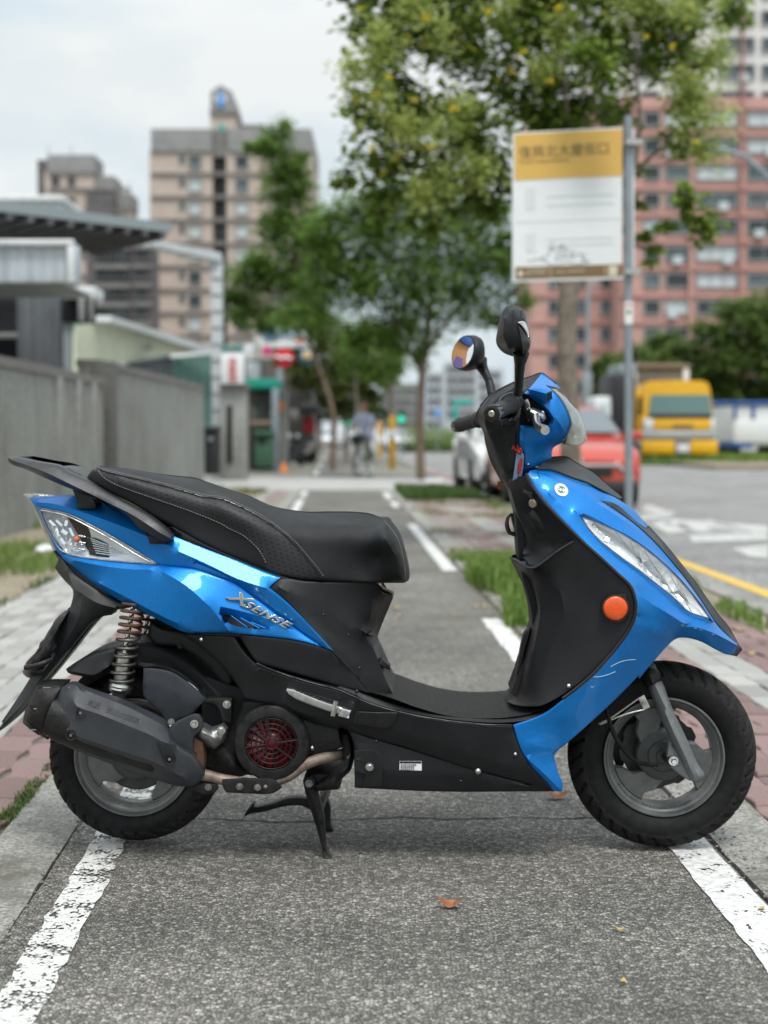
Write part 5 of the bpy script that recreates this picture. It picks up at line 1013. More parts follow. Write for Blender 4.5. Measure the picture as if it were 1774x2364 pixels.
g_ = MB(); g_.add([Vector((-1500, -60, RZ - .03)), Vector((1500, -60, RZ - .03)), Vector((1500, 2500, RZ - .03)), Vector((-1500, 2500, RZ - .03))], [(0, 1, 2, 3)]); tag(g_.build('ground', G('far_ground')), kind='structure')
slab('road', 2.42, 17.5, -8, 260, RZ - .02, RZ, G('road_asphalt'))
slab('pavement', -9.0, 2.28, -4, 24.4, RZ - .02, -.034, G('bed_soil')); slab('pavement', -9.0, 2.28, 32.4, 140, RZ - .02, -.034, G('verge_dirt'))
slab('driveway', -30, 2.42, 24.4, 32.4, RZ - .02, -.012, G('ramp_concrete'))
slab('cycle_path', -.635, .875, -3, 24.4, -.05, 0, G('path_asphalt'), cuts=120, wob=.006); slab('cycle_path', -.635, .875, 32.4, 120, -.05, 0, G('path_asphalt'))
# white edge lines (flat print on the asphalt)
def line_strip(name, u0, u1, v0, v1, z, m, wob=.006, lab=None):
    n = max(2, int((v1 - v0) / .04)) if v1 < 16 else max(2, int((v1 - v0) / .4)); vs = []; fs = []
    for i in range(n + 1):
        v = v0 + (v1 - v0) * i / n; d0 = wob * (mnoise.noise(Vector((v * 9, 1, u0))) + mnoise.noise(Vector((v * 31, 2, u0)))); d1 = wob * (mnoise.noise(Vector((v * 9, 3, u1))) + mnoise.noise(Vector((v * 31, 4, u1)))); vs += [W(u0 + d0, v, z), W(u1 + d1, v, z)]
    fs = [(2 * i, 2 * i + 1, 2 * i + 3, 2 * i + 2) for i in range(n)]
    return tag(mesh_obj(name, vs, fs, m), kind='structure')
line_strip('painted_line', -.578, -.492, -1, 6.4, .0035, G('white_line_worn'), .008)
line_strip('painted_line', .765, .868, -1, 3.55, .0035, G('white_line'))
for v0, v1 in ((5.0, 7.15), (9.7, 14.8), (18.4, 19.8), (20.8, 23.2), (33.5, 38), (42, 47), (52, 60)): line_strip('painted_line', .745, .845, v0, v1, .0035, G('white_line'), .012)
for v0, v1 in ((9.5, 14), (16.6, 20.6), (21.6, 23.6), (33.5, 38), (42, 47), (52, 60)): line_strip('painted_line', -.59, -.49, v0, v1, .0035, G('white_line'), .012)
line_strip('painted_line', 2.66, 2.78, -2, 13.6, RZ + .004, G('road_yellow'), .004)
line_strip('painted_line', 2.435, 2.62, 30, 42, RZ + .004, G('kerb_red'), .004)
# crack across the lane and darker stains in the asphalt
mat('crack_dark', (.035, .033, .030), .95)
b = MB(); vs = []
for i in range(90):
    t = i / 89; u = -.46 + 1.2 * t; v = 3.40 + .035 * mnoise.noise(Vector((t * 5, 1, 0))) + .014 * mnoise.noise(Vector((t * 34, 2, 0))); w_ = .0016 + .0045 * max(0, mnoise.noise(Vector((t * 14, 3, 0))) + .25); vs += [W(u, v - w_, .0015), W(u, v + w_, .0015)]
b.add(vs, [(2 * i, 2 * i + 2, 2 * i + 3, 2 * i + 1) for i in range(89)]); tag(b.build('crack', G('crack_dark')), kind='structure')
def stains(name, amt):
    n, l, bs_ = nodes(G(name)); c = n.new('ShaderNodeTexCoord'); t = n.new('ShaderNodeTexNoise'); t.inputs['Scale'].default_value = .9; t.inputs['Detail'].default_value = 4; t.inputs['Roughness'].default_value = .55; t.inputs['Distortion'].default_value = .6; l.new(c.outputs['Object'], t.inputs['Vector'])
    r = n.new('ShaderNodeMapRange'); r.inputs['From Min'].default_value = .36; r.inputs['From Max'].default_value = .62; r.inputs['To Min'].default_value = 1 - amt; r.inputs['To Max'].default_value = 1.16; l.new(t.outputs['Fac'], r.inputs['Value'])
    s = bs_.inputs['Base Color'].links[0].from_socket; x = n.new('ShaderNodeVectorMath'); x.operation = 'SCALE'; l.new(s, x.inputs[0]); l.new(r.outputs[0], x.inputs['Scale']); l.new(x.outputs[0], bs_.inputs['Base Color'])
stains('path_asphalt', .16); stains('road_asphalt', .14)
# pea gravel gathered along the edging
gv = MB(); random.seed(17)
for _ in range(420):
    s_ = random.random() < .6; u = (.868 + abs(random.gauss(0, .05))) if s_ else (-.642 + abs(random.gauss(0, .03))); v = random.uniform(2.4, 4.6); q_ = random.uniform(.0015, .0045); p = W(u, v, .004 + (q_ * .5)); gv.blob(p, (q_ * 1.3, q_, q_ * .7), 5, 3, .2)
tag(gv.build('loose_grit', G('kerb_concrete')), kind='stuff')
# concrete edgings, cast in lengths
def lengths(name, u0, u1, v0, v1, z0, z1, m, ln, part, wob=.004):
    p = empty(name); tag(p, kind='structure'); v = v0; k = 0
    while v < v1:
        e = min(v + ln, v1); slab(part, u0, u1, v + .006, e - .006, z0 , z1 + random.uniform(-.002, .003), m, None, p, max(1, int((e - v) / .08)) if v < 8 else 4, wob); v = e; k += 1
    return p
lengths('path_edging', -.806, -.637, -1.2, 24.2, -.05, .004, G('kerb_concrete'), 6.2, 'edging_slab', .010)
lengths('path_edging', .885, 1.062, -1.2, 24.2, -.05, .004, G('kerb_concrete'), 6.2, 'edging_slab', .008)
lengths('road_kerb', 2.285, 2.42, -1.2, 24.0, RZ - .02, .006, G('kerb_concrete'), 1.0, 'kerb_stone', .003)
lengths('road_kerb', 2.285, 2.42, 32.6, 80.6, RZ - .02, .006, G('kerb_concrete'), 2.0, 'kerb_stone', .003)

# pavers: one by one near the viewer, joined beyond
def paver_mesh(name, lu, lv, wavy, m):
    pts = []; k = 6
    def off(t): return wavy * math.sin(t * 2 * math.pi)
    for i in range(k): t = i / k; pts.append((-lu / 2 + lu * t, -lv / 2 + off(t) * .6))
    for i in range(k): t = i / k; pts.append((lu / 2 + off(t), -lv / 2 + lv * t))
    for i in range(k): t = 1 - i / k; pts.append((-lu / 2 + lu * t, lv / 2 + off(t) * .6))
    for i in range(k): t = 1 - i / k; pts.append((-lu / 2 + off(t), -lv / 2 + lv * t))
    if not wavy: pts = [(-lu / 2, -lv / 2), (lu / 2, -lv / 2), (lu / 2, lv / 2), (-lu / 2, lv / 2)]
    n = len(pts); vs = [(x, y, -.05) for x, y in pts] + [(x, y, -.004) for x, y in pts] + [(x * .93, y * .965, 0) for x, y in pts]
    fs = [(r * n + i, r * n + (i + 1) % n, (r + 1) * n + (i + 1) % n, (r + 1) * n + i) for r in range(2) for i in range(n)] + [tuple(2 * n + i for i in range(n))]
    me = bpy.data.meshes.new(name); me.from_pydata(vs, [], fs); me.materials.append(m); me.update(); return me
PLACES = []
def pave(u0, u1, v0, v1, cols, lv, m, mesh):
    lu = (u1 - u0) / cols
    for c in range(cols):
        v = v0 + (lv / 2 if c % 2 else 0)
        while v < v1: PLACES.append((u0 + lu * (c + .5), v + lv / 2, mesh)); v += lv
PMS = {'r2': paver_mesh('paver_red_a', .119, .216, .011, G('red_paver')), 'r': paver_mesh('paver_red_b', .101, .211, .009, G('red_paver')), 'g': paver_mesh('paver_grey', .099, .215, .0025, G('grey_paver')), 'g2': paver_mesh('paver_grey_b', .113, .215, .003, G('grey_paver'))}
pave(-1.072, -.815, 2.2, 24.2, 2, .222, None, 'r2'); pave(-1.90, -1.072, 3.6, 24.2, 8, .220, None, 'g')
pave(1.07, 1.50, 2.4, 24.2, 4, .217, None, 'r'); pave(1.50, 1.74, 3.0, 24.2, 2, .221, None, 'g2'); pave(1.74, 2.06, 3.4, 24.2, 3, .217, None, 'r')
def inframe(p):
    q = p - Vector((0, 0, CAMH)); f = q.y * math.cos(TILT) - q.z * math.sin(TILT); 
    if f < .3: return False
    x = 887 + q.x / f * PF; y = 1182 - (q.y * math.sin(TILT) + q.z * math.cos(TILT)) / f * PF
    return -30 < x < PW + 30 and -30 < y < PH + 30
PLACES.sort(key=lambda q: (0 if inframe(W(q[0], q[1])) else 1, q[1]))
pvl = empty('paved_strip'); tag(pvl, kind='structure'); rest = MB(); ridx = []
pm_list = [G('red_paver'), G('grey_paver'), G('worn_paver')]
for i, (u, v, k) in enumerate(PLACES):
    z = random.uniform(-.004, .004); M = Matrix.Translation(W(u + random.uniform(-.002, .002), v, z)) @ Matrix.Rotation(PA + random.uniform(-.02, .02), 4, 'Z') @ Matrix.Rotation(random.uniform(-.012, .012), 4, 'X') @ Matrix.Rotation(random.uniform(-.012, .012), 4, 'Y')
    if i < 296:
        o = bpy.data.objects.new('paver', PMS[k]); COL.objects.link(o); o.matrix_world = M; o.parent = pvl
    else:
        me = PMS[k]; rest.cur = (2 if (v > 10 and random.random() < min(.75, (v - 10) / 4)) else 0) if k[0] == 'r' else (2 if v > 11 and random.random() < .4 else 1); rest.add([M @ x.co for x in me.vertices], [tuple(p.vertices) for p in me.polygons])
rest.build('paver_field', pm_list, pvl, kind='stuff')
# sand and moss in the joints
slab('joint_sand', -1.92, -.81, 2.0, 24.3, -.03, -.012, G('bed_soil')); slab('joint_sand', 1.064, 2.08, 2.0, 24.3, -.03, -.012, G('bed_soil'))
slab('verge_soil', -9, -1.92, -2, 24.3, -.03, -.006, G('dry_soil'), cuts=60, wob=.05); slab('verge_soil', 2.08, 2.28, -2, 24.3, -.03, -.006, G('dry_soil'))
# painted letters for buses on the road
def road_quad(name, pts, m=None):
    b = MB(); b.add([gnd(p[0], p[1], RZ + .004) for p in pts], [tuple(range(len(pts)))]); return tag(b.build(name, m or G('road_white')), kind='structure')
for pts in ([(1500,1205),(1560,1198),(1774,1214),(1774,1232)], [(1505,1210),(1545,1205),(1590,1226),(1545,1232)], [(1560,1207),(1590,1204),(1650,1226),(1615,1229)], [(1610,1202),(1640,1200),(1735,1226),(1700,1228)], [(1590,1236),(1760,1228),(1774,1236),(1774,1246),(1600,1252)], [(1690,1266),(1774,1258),(1774,1288),(1730,1284)], [(1484,1166),(1500,1164),(1560,1184),(1548,1190),(1484,1180)], [(1480,1190),(1545,1186),(1552,1192),(1480,1200)]):
    road_quad('painted_mark', pts)
# grass
def grass_mat(name, a, b2, c2):
    m = mat(name, a, .6); n, l, b = nodes(m); g = n.new('ShaderNodeNewGeometry'); r = n.new('ShaderNodeValToRGB'); e = r.color_ramp.elements; e[0].color = (*a, 1); e[1].color = (*c2, 1); k = e.new(.55); k.color = (*b2, 1); l.new(g.outputs['Random Per Island'], r.inputs['Fac']); l.new(r.outputs[0], b.inputs['Base Color'])
    b.inputs['Subsurface Weight'].default_value = 0
    tl = n.new('ShaderNodeBsdfTranslucent'); l.new(r.outputs[0], tl.inputs[0]); mx = n.new('ShaderNodeMixShader'); mx.inputs[0].default_value = .4; l.new(b.outputs[0], mx.inputs[1]); l.new(tl.outputs[0], mx.inputs[2]); l.new(mx.outputs[0], n['Material Output'].inputs['Surface'])
grass_mat('fresh_grass', (.09, .16, .025), (.15, .25, .045), (.25, .33, .09)); grass_mat('dry_grass', (.14, .13, .05), (.24, .20, .09), (.16, .20, .06)); grass_mat('dark_grass', (.04, .09, .02), (.07, .14, .03), (.14, .19, .05))
def grass(name, fn, count, h, m, wd=.004, z=-.006, lean=.5, kind='stuff'):
    b = MB()
    for _ in range(count):
        q = fn()
        if q is None: continue
        u, v, hs = q; p = W(u, v, z); a = random.uniform(0, 6.28); L_ = h * hs * random.uniform(.5, 1.25); d = Vector((math.cos(a), math.sin(a), 0)); s = Vector((-d.y, d.x, 0)) * wd * random.uniform(.6, 1.3); k = random.uniform(.1, lean)
        p1 = p + Vector((0, 0, L_ * .55)) + d * L_ * k * .25; p2 = p + Vector((0, 0, L_ * (1 - .35 * k))) + d * L_ * k * .9
        b.add([p - s, p + s, p1 + s * .75, p1 - s * .75, p2], [(0, 1, 2, 3), (3, 2, 4)])
    o = b.build(name, G(m)); tag(o, kind=kind); return o
rd = random.uniform
def tuft(u0, u1, v0, v1, thr, sc=1.6, sd=0):
    def f():
        u, v = rd(u0, u1), rd(v0, v1); q = mnoise.noise(Vector((u * sc, v * sc * .7, sd)))
        return (u, v, max(.35, min(1.2, .6 + (q - thr) * 1.6))) if q > thr else None
    return f
random.seed(5)
grass('verge_grass', tuft(-3.2, -1.95, 9.5, 24, -.15, 1.2), 11000, .13, 'fresh_grass', .005)
grass('verge_grass', tuft(-3.3, -1.92, 5.5, 12, .12, 1.8, 4), 4200, .06, 'dry_grass', .004)
def patch(): 
    t = rd(0, 1); v = 6.8 + 3.9 * t * t**.2; u = rd(.90, 1.58) - .06 * math.sin(v * 3); q = mnoise.noise(Vector((u * 4, v * 2.4, 2))); e = min(1, (v - 6.7) / .6) * min(1, (11 - v) / 2.2); return (u, v, .45 + .85 * e * max(.1, .75 + q)) if q > -.25 else None
grass('path_grass', patch, 8000, .155, 'fresh_grass', .0055, -.004, .8)
grass('path_grass', lambda: (rd(.84, 1.1) + .03 * math.sin(9), rd(6.4, 9.5), .4), 900, .06, 'dry_grass', .004, 0)
grass('kerb_grass', tuft(2.04, 2.30, 4.5, 24, .02, 2.2, 3), 5200, .085, 'fresh_grass', .005)
grass('joint_weeds', tuft(-.845, -.800, 3.0, 4.7, -.2, 5, 1), 1500, .022, 'dark_grass', .0022, -.004, 1.0)
grass('joint_weeds', tuft(-.845, -.800, 2.6, 8, .0, 3, 7), 700, .02, 'dry_grass', .002, -.004, 1.0)
grass('path_grass', tuft(.90, 2.1, 10.5, 20.5, .10, 1.1, 12), 5200, .05, 'dry_grass', .006, 0, .9)
grass('joint_weeds', tuft(-1.95, -1.86, 4, 24, -.1, 2, 5), 2500, .05, 'dark_grass', .004, -.004, .9)
grass('verge_grass', lambda: (lambda a, r_: (1.75 + r_ * math.cos(a) * .62, 28.9 + r_ * math.sin(a) * 3.4, .9))(rd(0, 6.28), math.sqrt(rd(0, 1))), 0, .12, 'dark_grass') if False else None
grass('verge_grass', tuft(1.0, 2.27, 20.3, 24.4, -.3, 1.1, 8), 6500, .12, 'dark_grass', .010)
grass('verge_grass', tuft(-3.1, -1.2, 20.0, 24.4, .05, 1.1, 9), 2600, .09, 'dry_grass', .009)
# leaves lying on the path
def leaf_mesh(name, L_, wd, curl, m):
    vs = []; fs = []; n = 7
    for i in range(n + 1):
        t = i / n; w = wd * math.sin(math.pi * min(1, .06 + t * .92))**.8; x = L_ * (t - .5)
        for s in (-1, 0, 1): vs.append((x, s * w, .0025 + curl * (abs(t - .5) * 2)**2 * L_ * .8 + abs(s) * curl * w * .9 + .004 * mnoise.noise(Vector((t * 4, s * 2, L_ * 50)))))
    for i in range(n):
        for s in range(2): fs.append((i * 3 + s, (i + 1) * 3 + s, (i + 1) * 3 + s + 1, i * 3 + s + 1))
    me = bpy.data.meshes.new(name); me.from_pydata(vs, [], fs); me.materials.append(m); me.polygons.foreach_set('use_smooth', [True] * len(fs)); me.update(); return me
mat('brown_leaf', (.22, .075, .03), .7, 0, 0, .45, 60, .001, 200, col2=(.34, .13, .06)); mat('yellow_leaf', (.46, .33, .10), .7, 0, 0, .3, 60)
def leaf(px, py, rot, me, lab, grp='fallen leaves on the ground', tilt=0):
    o = bpy.data.objects.new('fallen_leaf', me); COL.objects.link(o); o.location = gnd(px, py) + Vector((0, 0, .003)); o.rotation_euler = (tilt, 0, rot); tag(o, lab, 'leaf', grp); return o
lb = leaf_mesh('leaf_a', .066, .013, .35, G('brown_leaf')); lc = leaf_mesh('leaf_b', .050, .011, .42, G('brown_leaf')); ly = leaf_mesh('leaf_c', .055, .013, .2, G('yellow_leaf')); lz = leaf_mesh('leaf_d', .02, .005, .2, G('yellow_leaf'))
leaf(1288, 1845, .15, lb, 'reddish brown curled leaf on the asphalt beside the front wheel', tilt=.25); leaf(1040, 2097, -.25, lc, 'small curled brown leaf lying on the open asphalt in front of the scooter', tilt=.25)
for p, lab in (((1432, 2152), 'tiny yellow leaf flake near the right white line'), ((1440, 2272), 'tiny yellow leaf flake lowest on the asphalt at the right'), ((1345, 1880), 'tiny pale leaf flake just left of the front tyre'), ((1288, 1752), 'small yellow leaf between the blue fairing and the front tyre'), ((1758, 2104), 'tiny dry leaf flake on the right white line')):
    leaf(*p, rd(0, 3), lz, lab)
leaf(1732, 1512, .5, ly, 'yellow leaf on the red pavers beside the grass at the right edge'); leaf(1710, 1458, 2.2, ly, 'yellow leaf in the kerb grass right of the scooter nose'); leaf(1115, 1402, .8, ly, 'yellow leaf in front of the grass tuft beside the path')
random.seed(9)
lt = MB()
for i in range(420):
    r_ = rd(0, 1)
    if r_ < .4: u, v = rd(-3.2, -1.9), rd(6, 20)
    elif r_ < .75: u, v = rd(.8, 2.3), rd(7, 24)
    else: u, v = rd(-.6, 1.0), rd(7, 24)
    M = Matrix.Translation(W(u, v, .006)) @ Matrix.Rotation(rd(0, 6.28), 4, 'Z') @ Matrix.Scale(rd(.5, 1.1), 4); lt.cur = 0 if rd(0, 1) < .6 else 1
    me = ly; lt.add([M @ x.co for x in me.vertices], [tuple(p.vertices) for p in me.polygons])
lt.build('leaf_litter', [G('yellow_leaf'), G('brown_leaf')], kind='stuff')
# ================================================================== background
def bm_box(b, c, d, M=None): b.box(c, d, M)
def rbox(name, c, d, r, m, parent=None, seg=2, M=None):
    bm = bmesh.new(); bmesh.ops.create_cube(bm, size=1)
    for v in bm.verts: v.co = Vector((c[0] + v.co.x * d[0], c[1] + v.co.y * d[1], c[2] + v.co.z * d[2]))
    if r: bmesh.ops.bevel(bm, geom=list(bm.edges), offset=r, segments=seg, affect='EDGES', profile=.5)
    if M is not None: bm.transform(M)
    me = bpy.data.meshes.new(name); bm.to_mesh(me); bm.free(); me.materials.append(m); me.polygons.foreach_set('use_smooth', [True] * len(me.polygons)); me.set_sharp_from_angle(angle=R(35))
    o = bpy.data.objects.new(name, me); COL.objects.link(o)
    if parent is not None: o.parent = parent
    return o
def quadp(name, pts, m, parent=None, th=0.0):
    """a plate through the given corners, th thick away from the viewer"""
    b = MB(); n = len(pts); P = [Vector(p) for p in pts]
    if th:
        nr = (P[1] - P[0]).cross(P[2] - P[0]).normalized(); nr = nr if nr.y > 0 else -nr; Q = [p + nr * th for p in P]
        b.add(P + Q, [tuple(range(n)), tuple(range(2 * n - 1, n - 1, -1))] + [(i, n + i, n + (i + 1) % n, (i + 1) % n) for i in range(n)])
    else: b.add(P, [tuple(range(n))])
    return b.build(name, m, parent)
# ---- materials
speck('wall_stone', (.185, .190, .176), (.42, .425, .395), 34, .92, .006, (.245, .235, .215), 1.2); speck('wall_dark', (.085, .083, .075), (.15, .146, .135), 20, .9, .004); speck('wall_cap', (.15, .145, .132), (.25, .242, .225), 12, .9, .004)
speck('pink_tile', (.47, .275, .24), (.54, .325, .285), 1.2, .8, 0); speck('pink_dark', (.38, .20, .175), (.44, .235, .21), 1.2, .8, 0); speck('white_tile', (.62, .60, .57), (.70, .68, .65), 1.0, .8, 0)
speck('beige_tile', (.47, .39, .335), (.54, .455, .395), .8, .8, 0); speck('tower_grey', (.235, .235, .23), (.30, .30, .295), .7, .8, 0); speck('band_grey', (.17, .165, .16), (.22, .21, .20), .7, .8, 0)
speck('dark_facade', (.085, .082, .085), (.15, .135, .13), .9, .8, 0)
mat('window_glass', (.10, .13, .14), .12, 0, 0, .5, .5); mat('window_dark', (.04, .05, .055), .15); mat('window_white', (.50, .55, .55), .4); mat('window_frame', (.30, .31, .30), .5); mat('balcony_dark', (.055, .055, .06), .7, 0, 0, .5, .6)
def corrugated(name, col, pitch, axis=0, rough=.5):
    m = mat(name, col, rough, .1, 0, .12, 2.0); n, l, b = nodes(m); c = n.new('ShaderNodeTexCoord'); w = n.new('ShaderNodeTexWave'); w.wave_profile = 'SIN'; w.bands_direction = 'XYZ'[axis]; w.inputs['Scale'].default_value = 1 / pitch / 3.14
    l.new(c.outputs['Object'], w.inputs['Vector']); u = n.new('ShaderNodeBump'); u.inputs['Distance'].default_value = .05; l.new(w.outputs['Fac'], u.inputs['Height']); l.new(u.outputs[0], b.inputs['Normal']); return m
corrugated('cream_sheet', (.74, .76, .58), .25, 1); corrugated('teal_sheet', (.14, .27, .24), .25, 0); corrugated('fascia_sheet', (.56, .61, .65), .3, 0); corrugated('shed_sheet', (.12, .13, .14), .22, 0)
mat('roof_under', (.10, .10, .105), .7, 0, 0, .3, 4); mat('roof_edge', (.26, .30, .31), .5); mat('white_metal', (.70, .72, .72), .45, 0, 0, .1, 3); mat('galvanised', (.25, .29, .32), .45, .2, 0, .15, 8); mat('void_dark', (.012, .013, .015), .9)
mat('sign_yellow', (.66, .41, .10), .45); mat('sign_white', (.74, .76, .76), .4, 0, 0, .05, 3); mat('sign_brown', (.19, .12, .055), .5); mat('sign_text', (.10, .075, .04), .6); mat('faint_print', (.64, .68, .68), .5); mat('sign_cream', (.62, .56, .42), .5)
mat('red_board', (.60, .02, .035), .4); mat('pink_board', (.62, .06, .22), .4); mat('teal_board', (.02, .10, .12), .4); mat('blue_logo', (.10, .30, .68), .5); mat('green_awning', (.01, .28, .20), .6); mat('red_print', (.62, .08, .07), .5); mat('bin_green', (.05, .12, .075), .5); mat('orange_cone', (.75, .22, .04), .5)
mat('post_yellow', (.60, .34, .03), .5, 0, 0, .12, 6); mat('car_red', (.46, .05, .026), .3, .1, .6); mat('car_white', (.70, .71, .71), .3, 0, 1.0); mat('car_black', (.02, .02, .022), .5); mat('car_glass', (.10, .13, .15), .05, 0, .5); mat('truck_yellow', (.80, .43, .004), .35, 0, .6, .06, 3); mat('truck_glass', (.12, .22, .21), .08, 0, .5); mat('truck_blue', (.03, .10, .32), .5); mat('plate_white', (.75, .76, .74), .5)
mat('light_lens', (.75, .77, .76), .1, 0, .6); mat('signal_green', (.02, .5, .3), .4, emit=(.02, .9, .55), estr=.35); mat('signal_case', (.03, .06, .05), .6); mat('road_sign_green', (.02, .36, .30), .5)
def bark(name, a, b2): speck(name, a, b2, 9, .95, .02, tuple(q * .6 for q in a), 3)
bark('bark_grey', (.20, .165, .13), (.32, .275, .225)); bark('bark_brown', (.14, .10, .07), (.22, .165, .12))
def leaves(name, cols, tr=.35):
    m = mat(name, cols[0], .55); n, l, b = nodes(m); g = n.new('ShaderNodeNewGeometry'); r = n.new('ShaderNodeValToRGB'); e = r.color_ramp.elements
    e[0].color = (*cols[0], 1); e[1].color = (*cols[-1], 1)
    for i, c in enumerate(cols[1:-1]): k = e.new((i + 1) / (len(cols) - 1)); k.color = (*c, 1)
    l.new(g.outputs['Random Per Island'], r.inputs['Fac']); l.new(r.outputs[0], b.inputs['Base Color']); tl = n.new('ShaderNodeBsdfTranslucent'); l.new(r.outputs[0], tl.inputs[0]); mx = n.new('ShaderNodeMixShader'); mx.inputs[0].default_value = tr; l.new(b.outputs[0], mx.inputs[1]); l.new(tl.outputs[0], mx.inputs[2]); l.new(mx.outputs[0], n['Material Output'].inputs['Surface'])
leaves('leaf_green', [(.10, .165, .025), (.165, .25, .04), (.225, .32, .06), (.29, .38, .09)], .6)
leaves('leaf_pods', [(.38, .46, .13), (.48, .56, .19), (.56, .61, .25)], .5); leaves('leaf_yellow', [(.62, .50, .02), (.70, .60, .05)], .5)
leaves('leaf_drooping', [(.10, .13, .03), (.16, .20, .05), (.22, .26, .08)], .55); leaves('leaf_mid', [(.10, .175, .035), (.15, .255, .05), (.21, .33, .075)], .6); leaves('leaf_dark', [(.020, .050, .012), (.038, .080, .02), (.060, .115, .03)], .3); leaves('leaf_bush', [(.10, .15, .04), (.145, .22, .055), (.20, .28, .08)], .5)

def streaks(m, col, amt=.55):
    n, l, b = nodes(G(m)); c = n.new('ShaderNodeTexCoord'); mp = n.new('ShaderNodeMapping'); mp.inputs['Scale'].default_value = (1.6, 1.6, .45); l.new(c.outputs['Object'], mp.inputs[0])
    t = n.new('ShaderNodeTexNoise'); t.inputs['Scale'].default_value = 2.0; t.inputs['Detail'].default_value = 7; t.inputs['Roughness'].default_value = .7; l.new(mp.outputs[0], t.inputs['Vector'])
    r = n.new('ShaderNodeMapRange'); r.inputs['From Min'].default_value = .47; r.inputs['From Max'].default_value = .72; r.inputs['To Max'].default_value = amt; l.new(t.outputs['Fac'], r.inputs['Value'])
    s = b.inputs['Base Color'].links[0].from_socket; x = n.new('ShaderNodeMix'); x.data_type = 'RGBA'; x.inputs['B'].default_value = (*col, 1); l.new(r.outputs[0], x.inputs['Factor']); l.new(s, x.inputs['A']); l.new(x.outputs['Result'], b.inputs['Base Color'])
streaks('wall_stone', (.10, .10, .085), .5); streaks('beige_tile', (.34, .27, .22), .5); streaks('pink_tile', (.42, .25, .21), .5); streaks('tower_grey', (.16, .16, .155), .5)
# ---- concrete wall beside the pavement
wl = empty('concrete_wall', W(-3.35, 14.2)); tag(wl, 'low grey exposed-aggregate concrete wall nearest the left edge of the picture', 'wall')
wi = Matrix.Translation(-wl.location)
def wall_seg(u0, v0, u1, v1, h0, h1, parent, cap=True):
    a, c = W(u0, v0), W(u1, v1); d = (c - a).normalized(); n_ = Vector((-d.y, d.x, 0)) * .12; o0 = parent.location
    ln = (c - a).length; k = max(1, int(ln / 2.4)); 
    for i in range(k):
        p, q = a + (c - a) * (i / k) + d * .012, a + (c - a) * ((i + 1) / k) - d * .012; hp, hq = h0 + (h1 - h0) * i / k, h0 + (h1 - h0) * (i + 1) / k
        b = MB(); V = [p - n_, q - n_, q + n_, p + n_]; b.add([x - o0 + Vector((0, 0, -.08)) for x in V] + [x - o0 + Vector((0, 0, z)) for x, z in zip(V, (hp, hq, hq, hp))], [(0, 1, 5, 4), (1, 2, 6, 5), (2, 3, 7, 6), (3, 0, 4, 7), (4, 5, 6, 7)]); b.build('wall_panel', G('wall_stone'), parent)
        if cap:
            b = MB(); m_ = n_ * 1.25; V = [p - m_, q - m_, q + m_, p + m_]; b.add([x - o0 + Vector((0, 0, z + .002)) for x, z in zip(V, (hp, hq, hq, hp))] + [x - o0 + Vector((0, 0, z + .10)) for x, z in zip(V, (hp, hq, hq, hp))], [(0, 1, 5, 4), (1, 2, 6, 5), (2, 3, 7, 6), (3, 0, 4, 7), (4, 5, 6, 7), (3, 2, 1, 0)]); b.build('coping', G('wall_cap'), parent)
wall_seg(-3.30, 12.6, -3.16, 18.2, 1.60, 1.60, wl)
for v in (15.6, 16.6, 17.5): 
    p = W(-3.16 + .026 * (18 - v) * -1, v) - wl.location; rbox('pilaster', (p.x + .10, p.y, .80), (.10, .26, 1.62), .01, G('wall_stone'), wl)
wl2 = empty('concrete_wall', W(-3.2, 23)); tag(wl2, 'taller concrete wall running on to the driveway behind the scooter seat', 'wall')
wall_seg(-3.30, 18.5, -2.92, 29.3, 1.86, 1.90, wl2)
p = W(-3.28, 18.55) - wl2.location; rbox('pilaster', (p.x + .20, p.y, .95), (.28, .32, 1.95), .01, G('wall_dark'), wl2)

# ---- dark shed with the overhanging canopy, left
sh0 = empty('metal_shed', at(60, 1005, 23) * Vector((1, 1, 0)) if False else Vector((-6, 23, 0))); tag(sh0, 'dark grey metal shed with a pale fascia and jutting canopy behind the wall', 'shed')
def rel(o, pts): return [Vector(p) - o.location for p in pts]
def hz(px, py, z):   # point at height z on the sight line
    r = ray(px, py); k = (z - CAMH) / r.z; return Vector((0, 0, CAMH)) + r * k
cz = 3.73
cn = [hz(0, 488, cz) + Vector((-4.5, -2.2, 0)), hz(0, 488, cz), hz(398, 537, cz), hz(345, 543, cz), hz(170, 590, cz), hz(170, 590, cz) + Vector((-6, 3.5, 0))]
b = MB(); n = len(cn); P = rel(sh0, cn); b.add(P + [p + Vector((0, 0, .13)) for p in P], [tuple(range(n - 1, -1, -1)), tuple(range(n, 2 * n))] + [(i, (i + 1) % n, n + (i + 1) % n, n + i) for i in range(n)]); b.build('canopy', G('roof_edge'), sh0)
b = MB()
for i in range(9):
    t = (i + .5) / 9; a = cn[1].lerp(cn[2], t) if t < 1 else cn[2]; e = cn[5].lerp(cn[4], t) if t < .95 else cn[4]; a, e = rel(sh0, [a, e]); e = a.lerp(e, .92 - .3 * t); b = MB(); b.tube([a + Vector((0, 0, -.05)), e + Vector((0, 0, -.05))], .06, 4); b.build('canopy_rib', G('roof_under'), sh0)

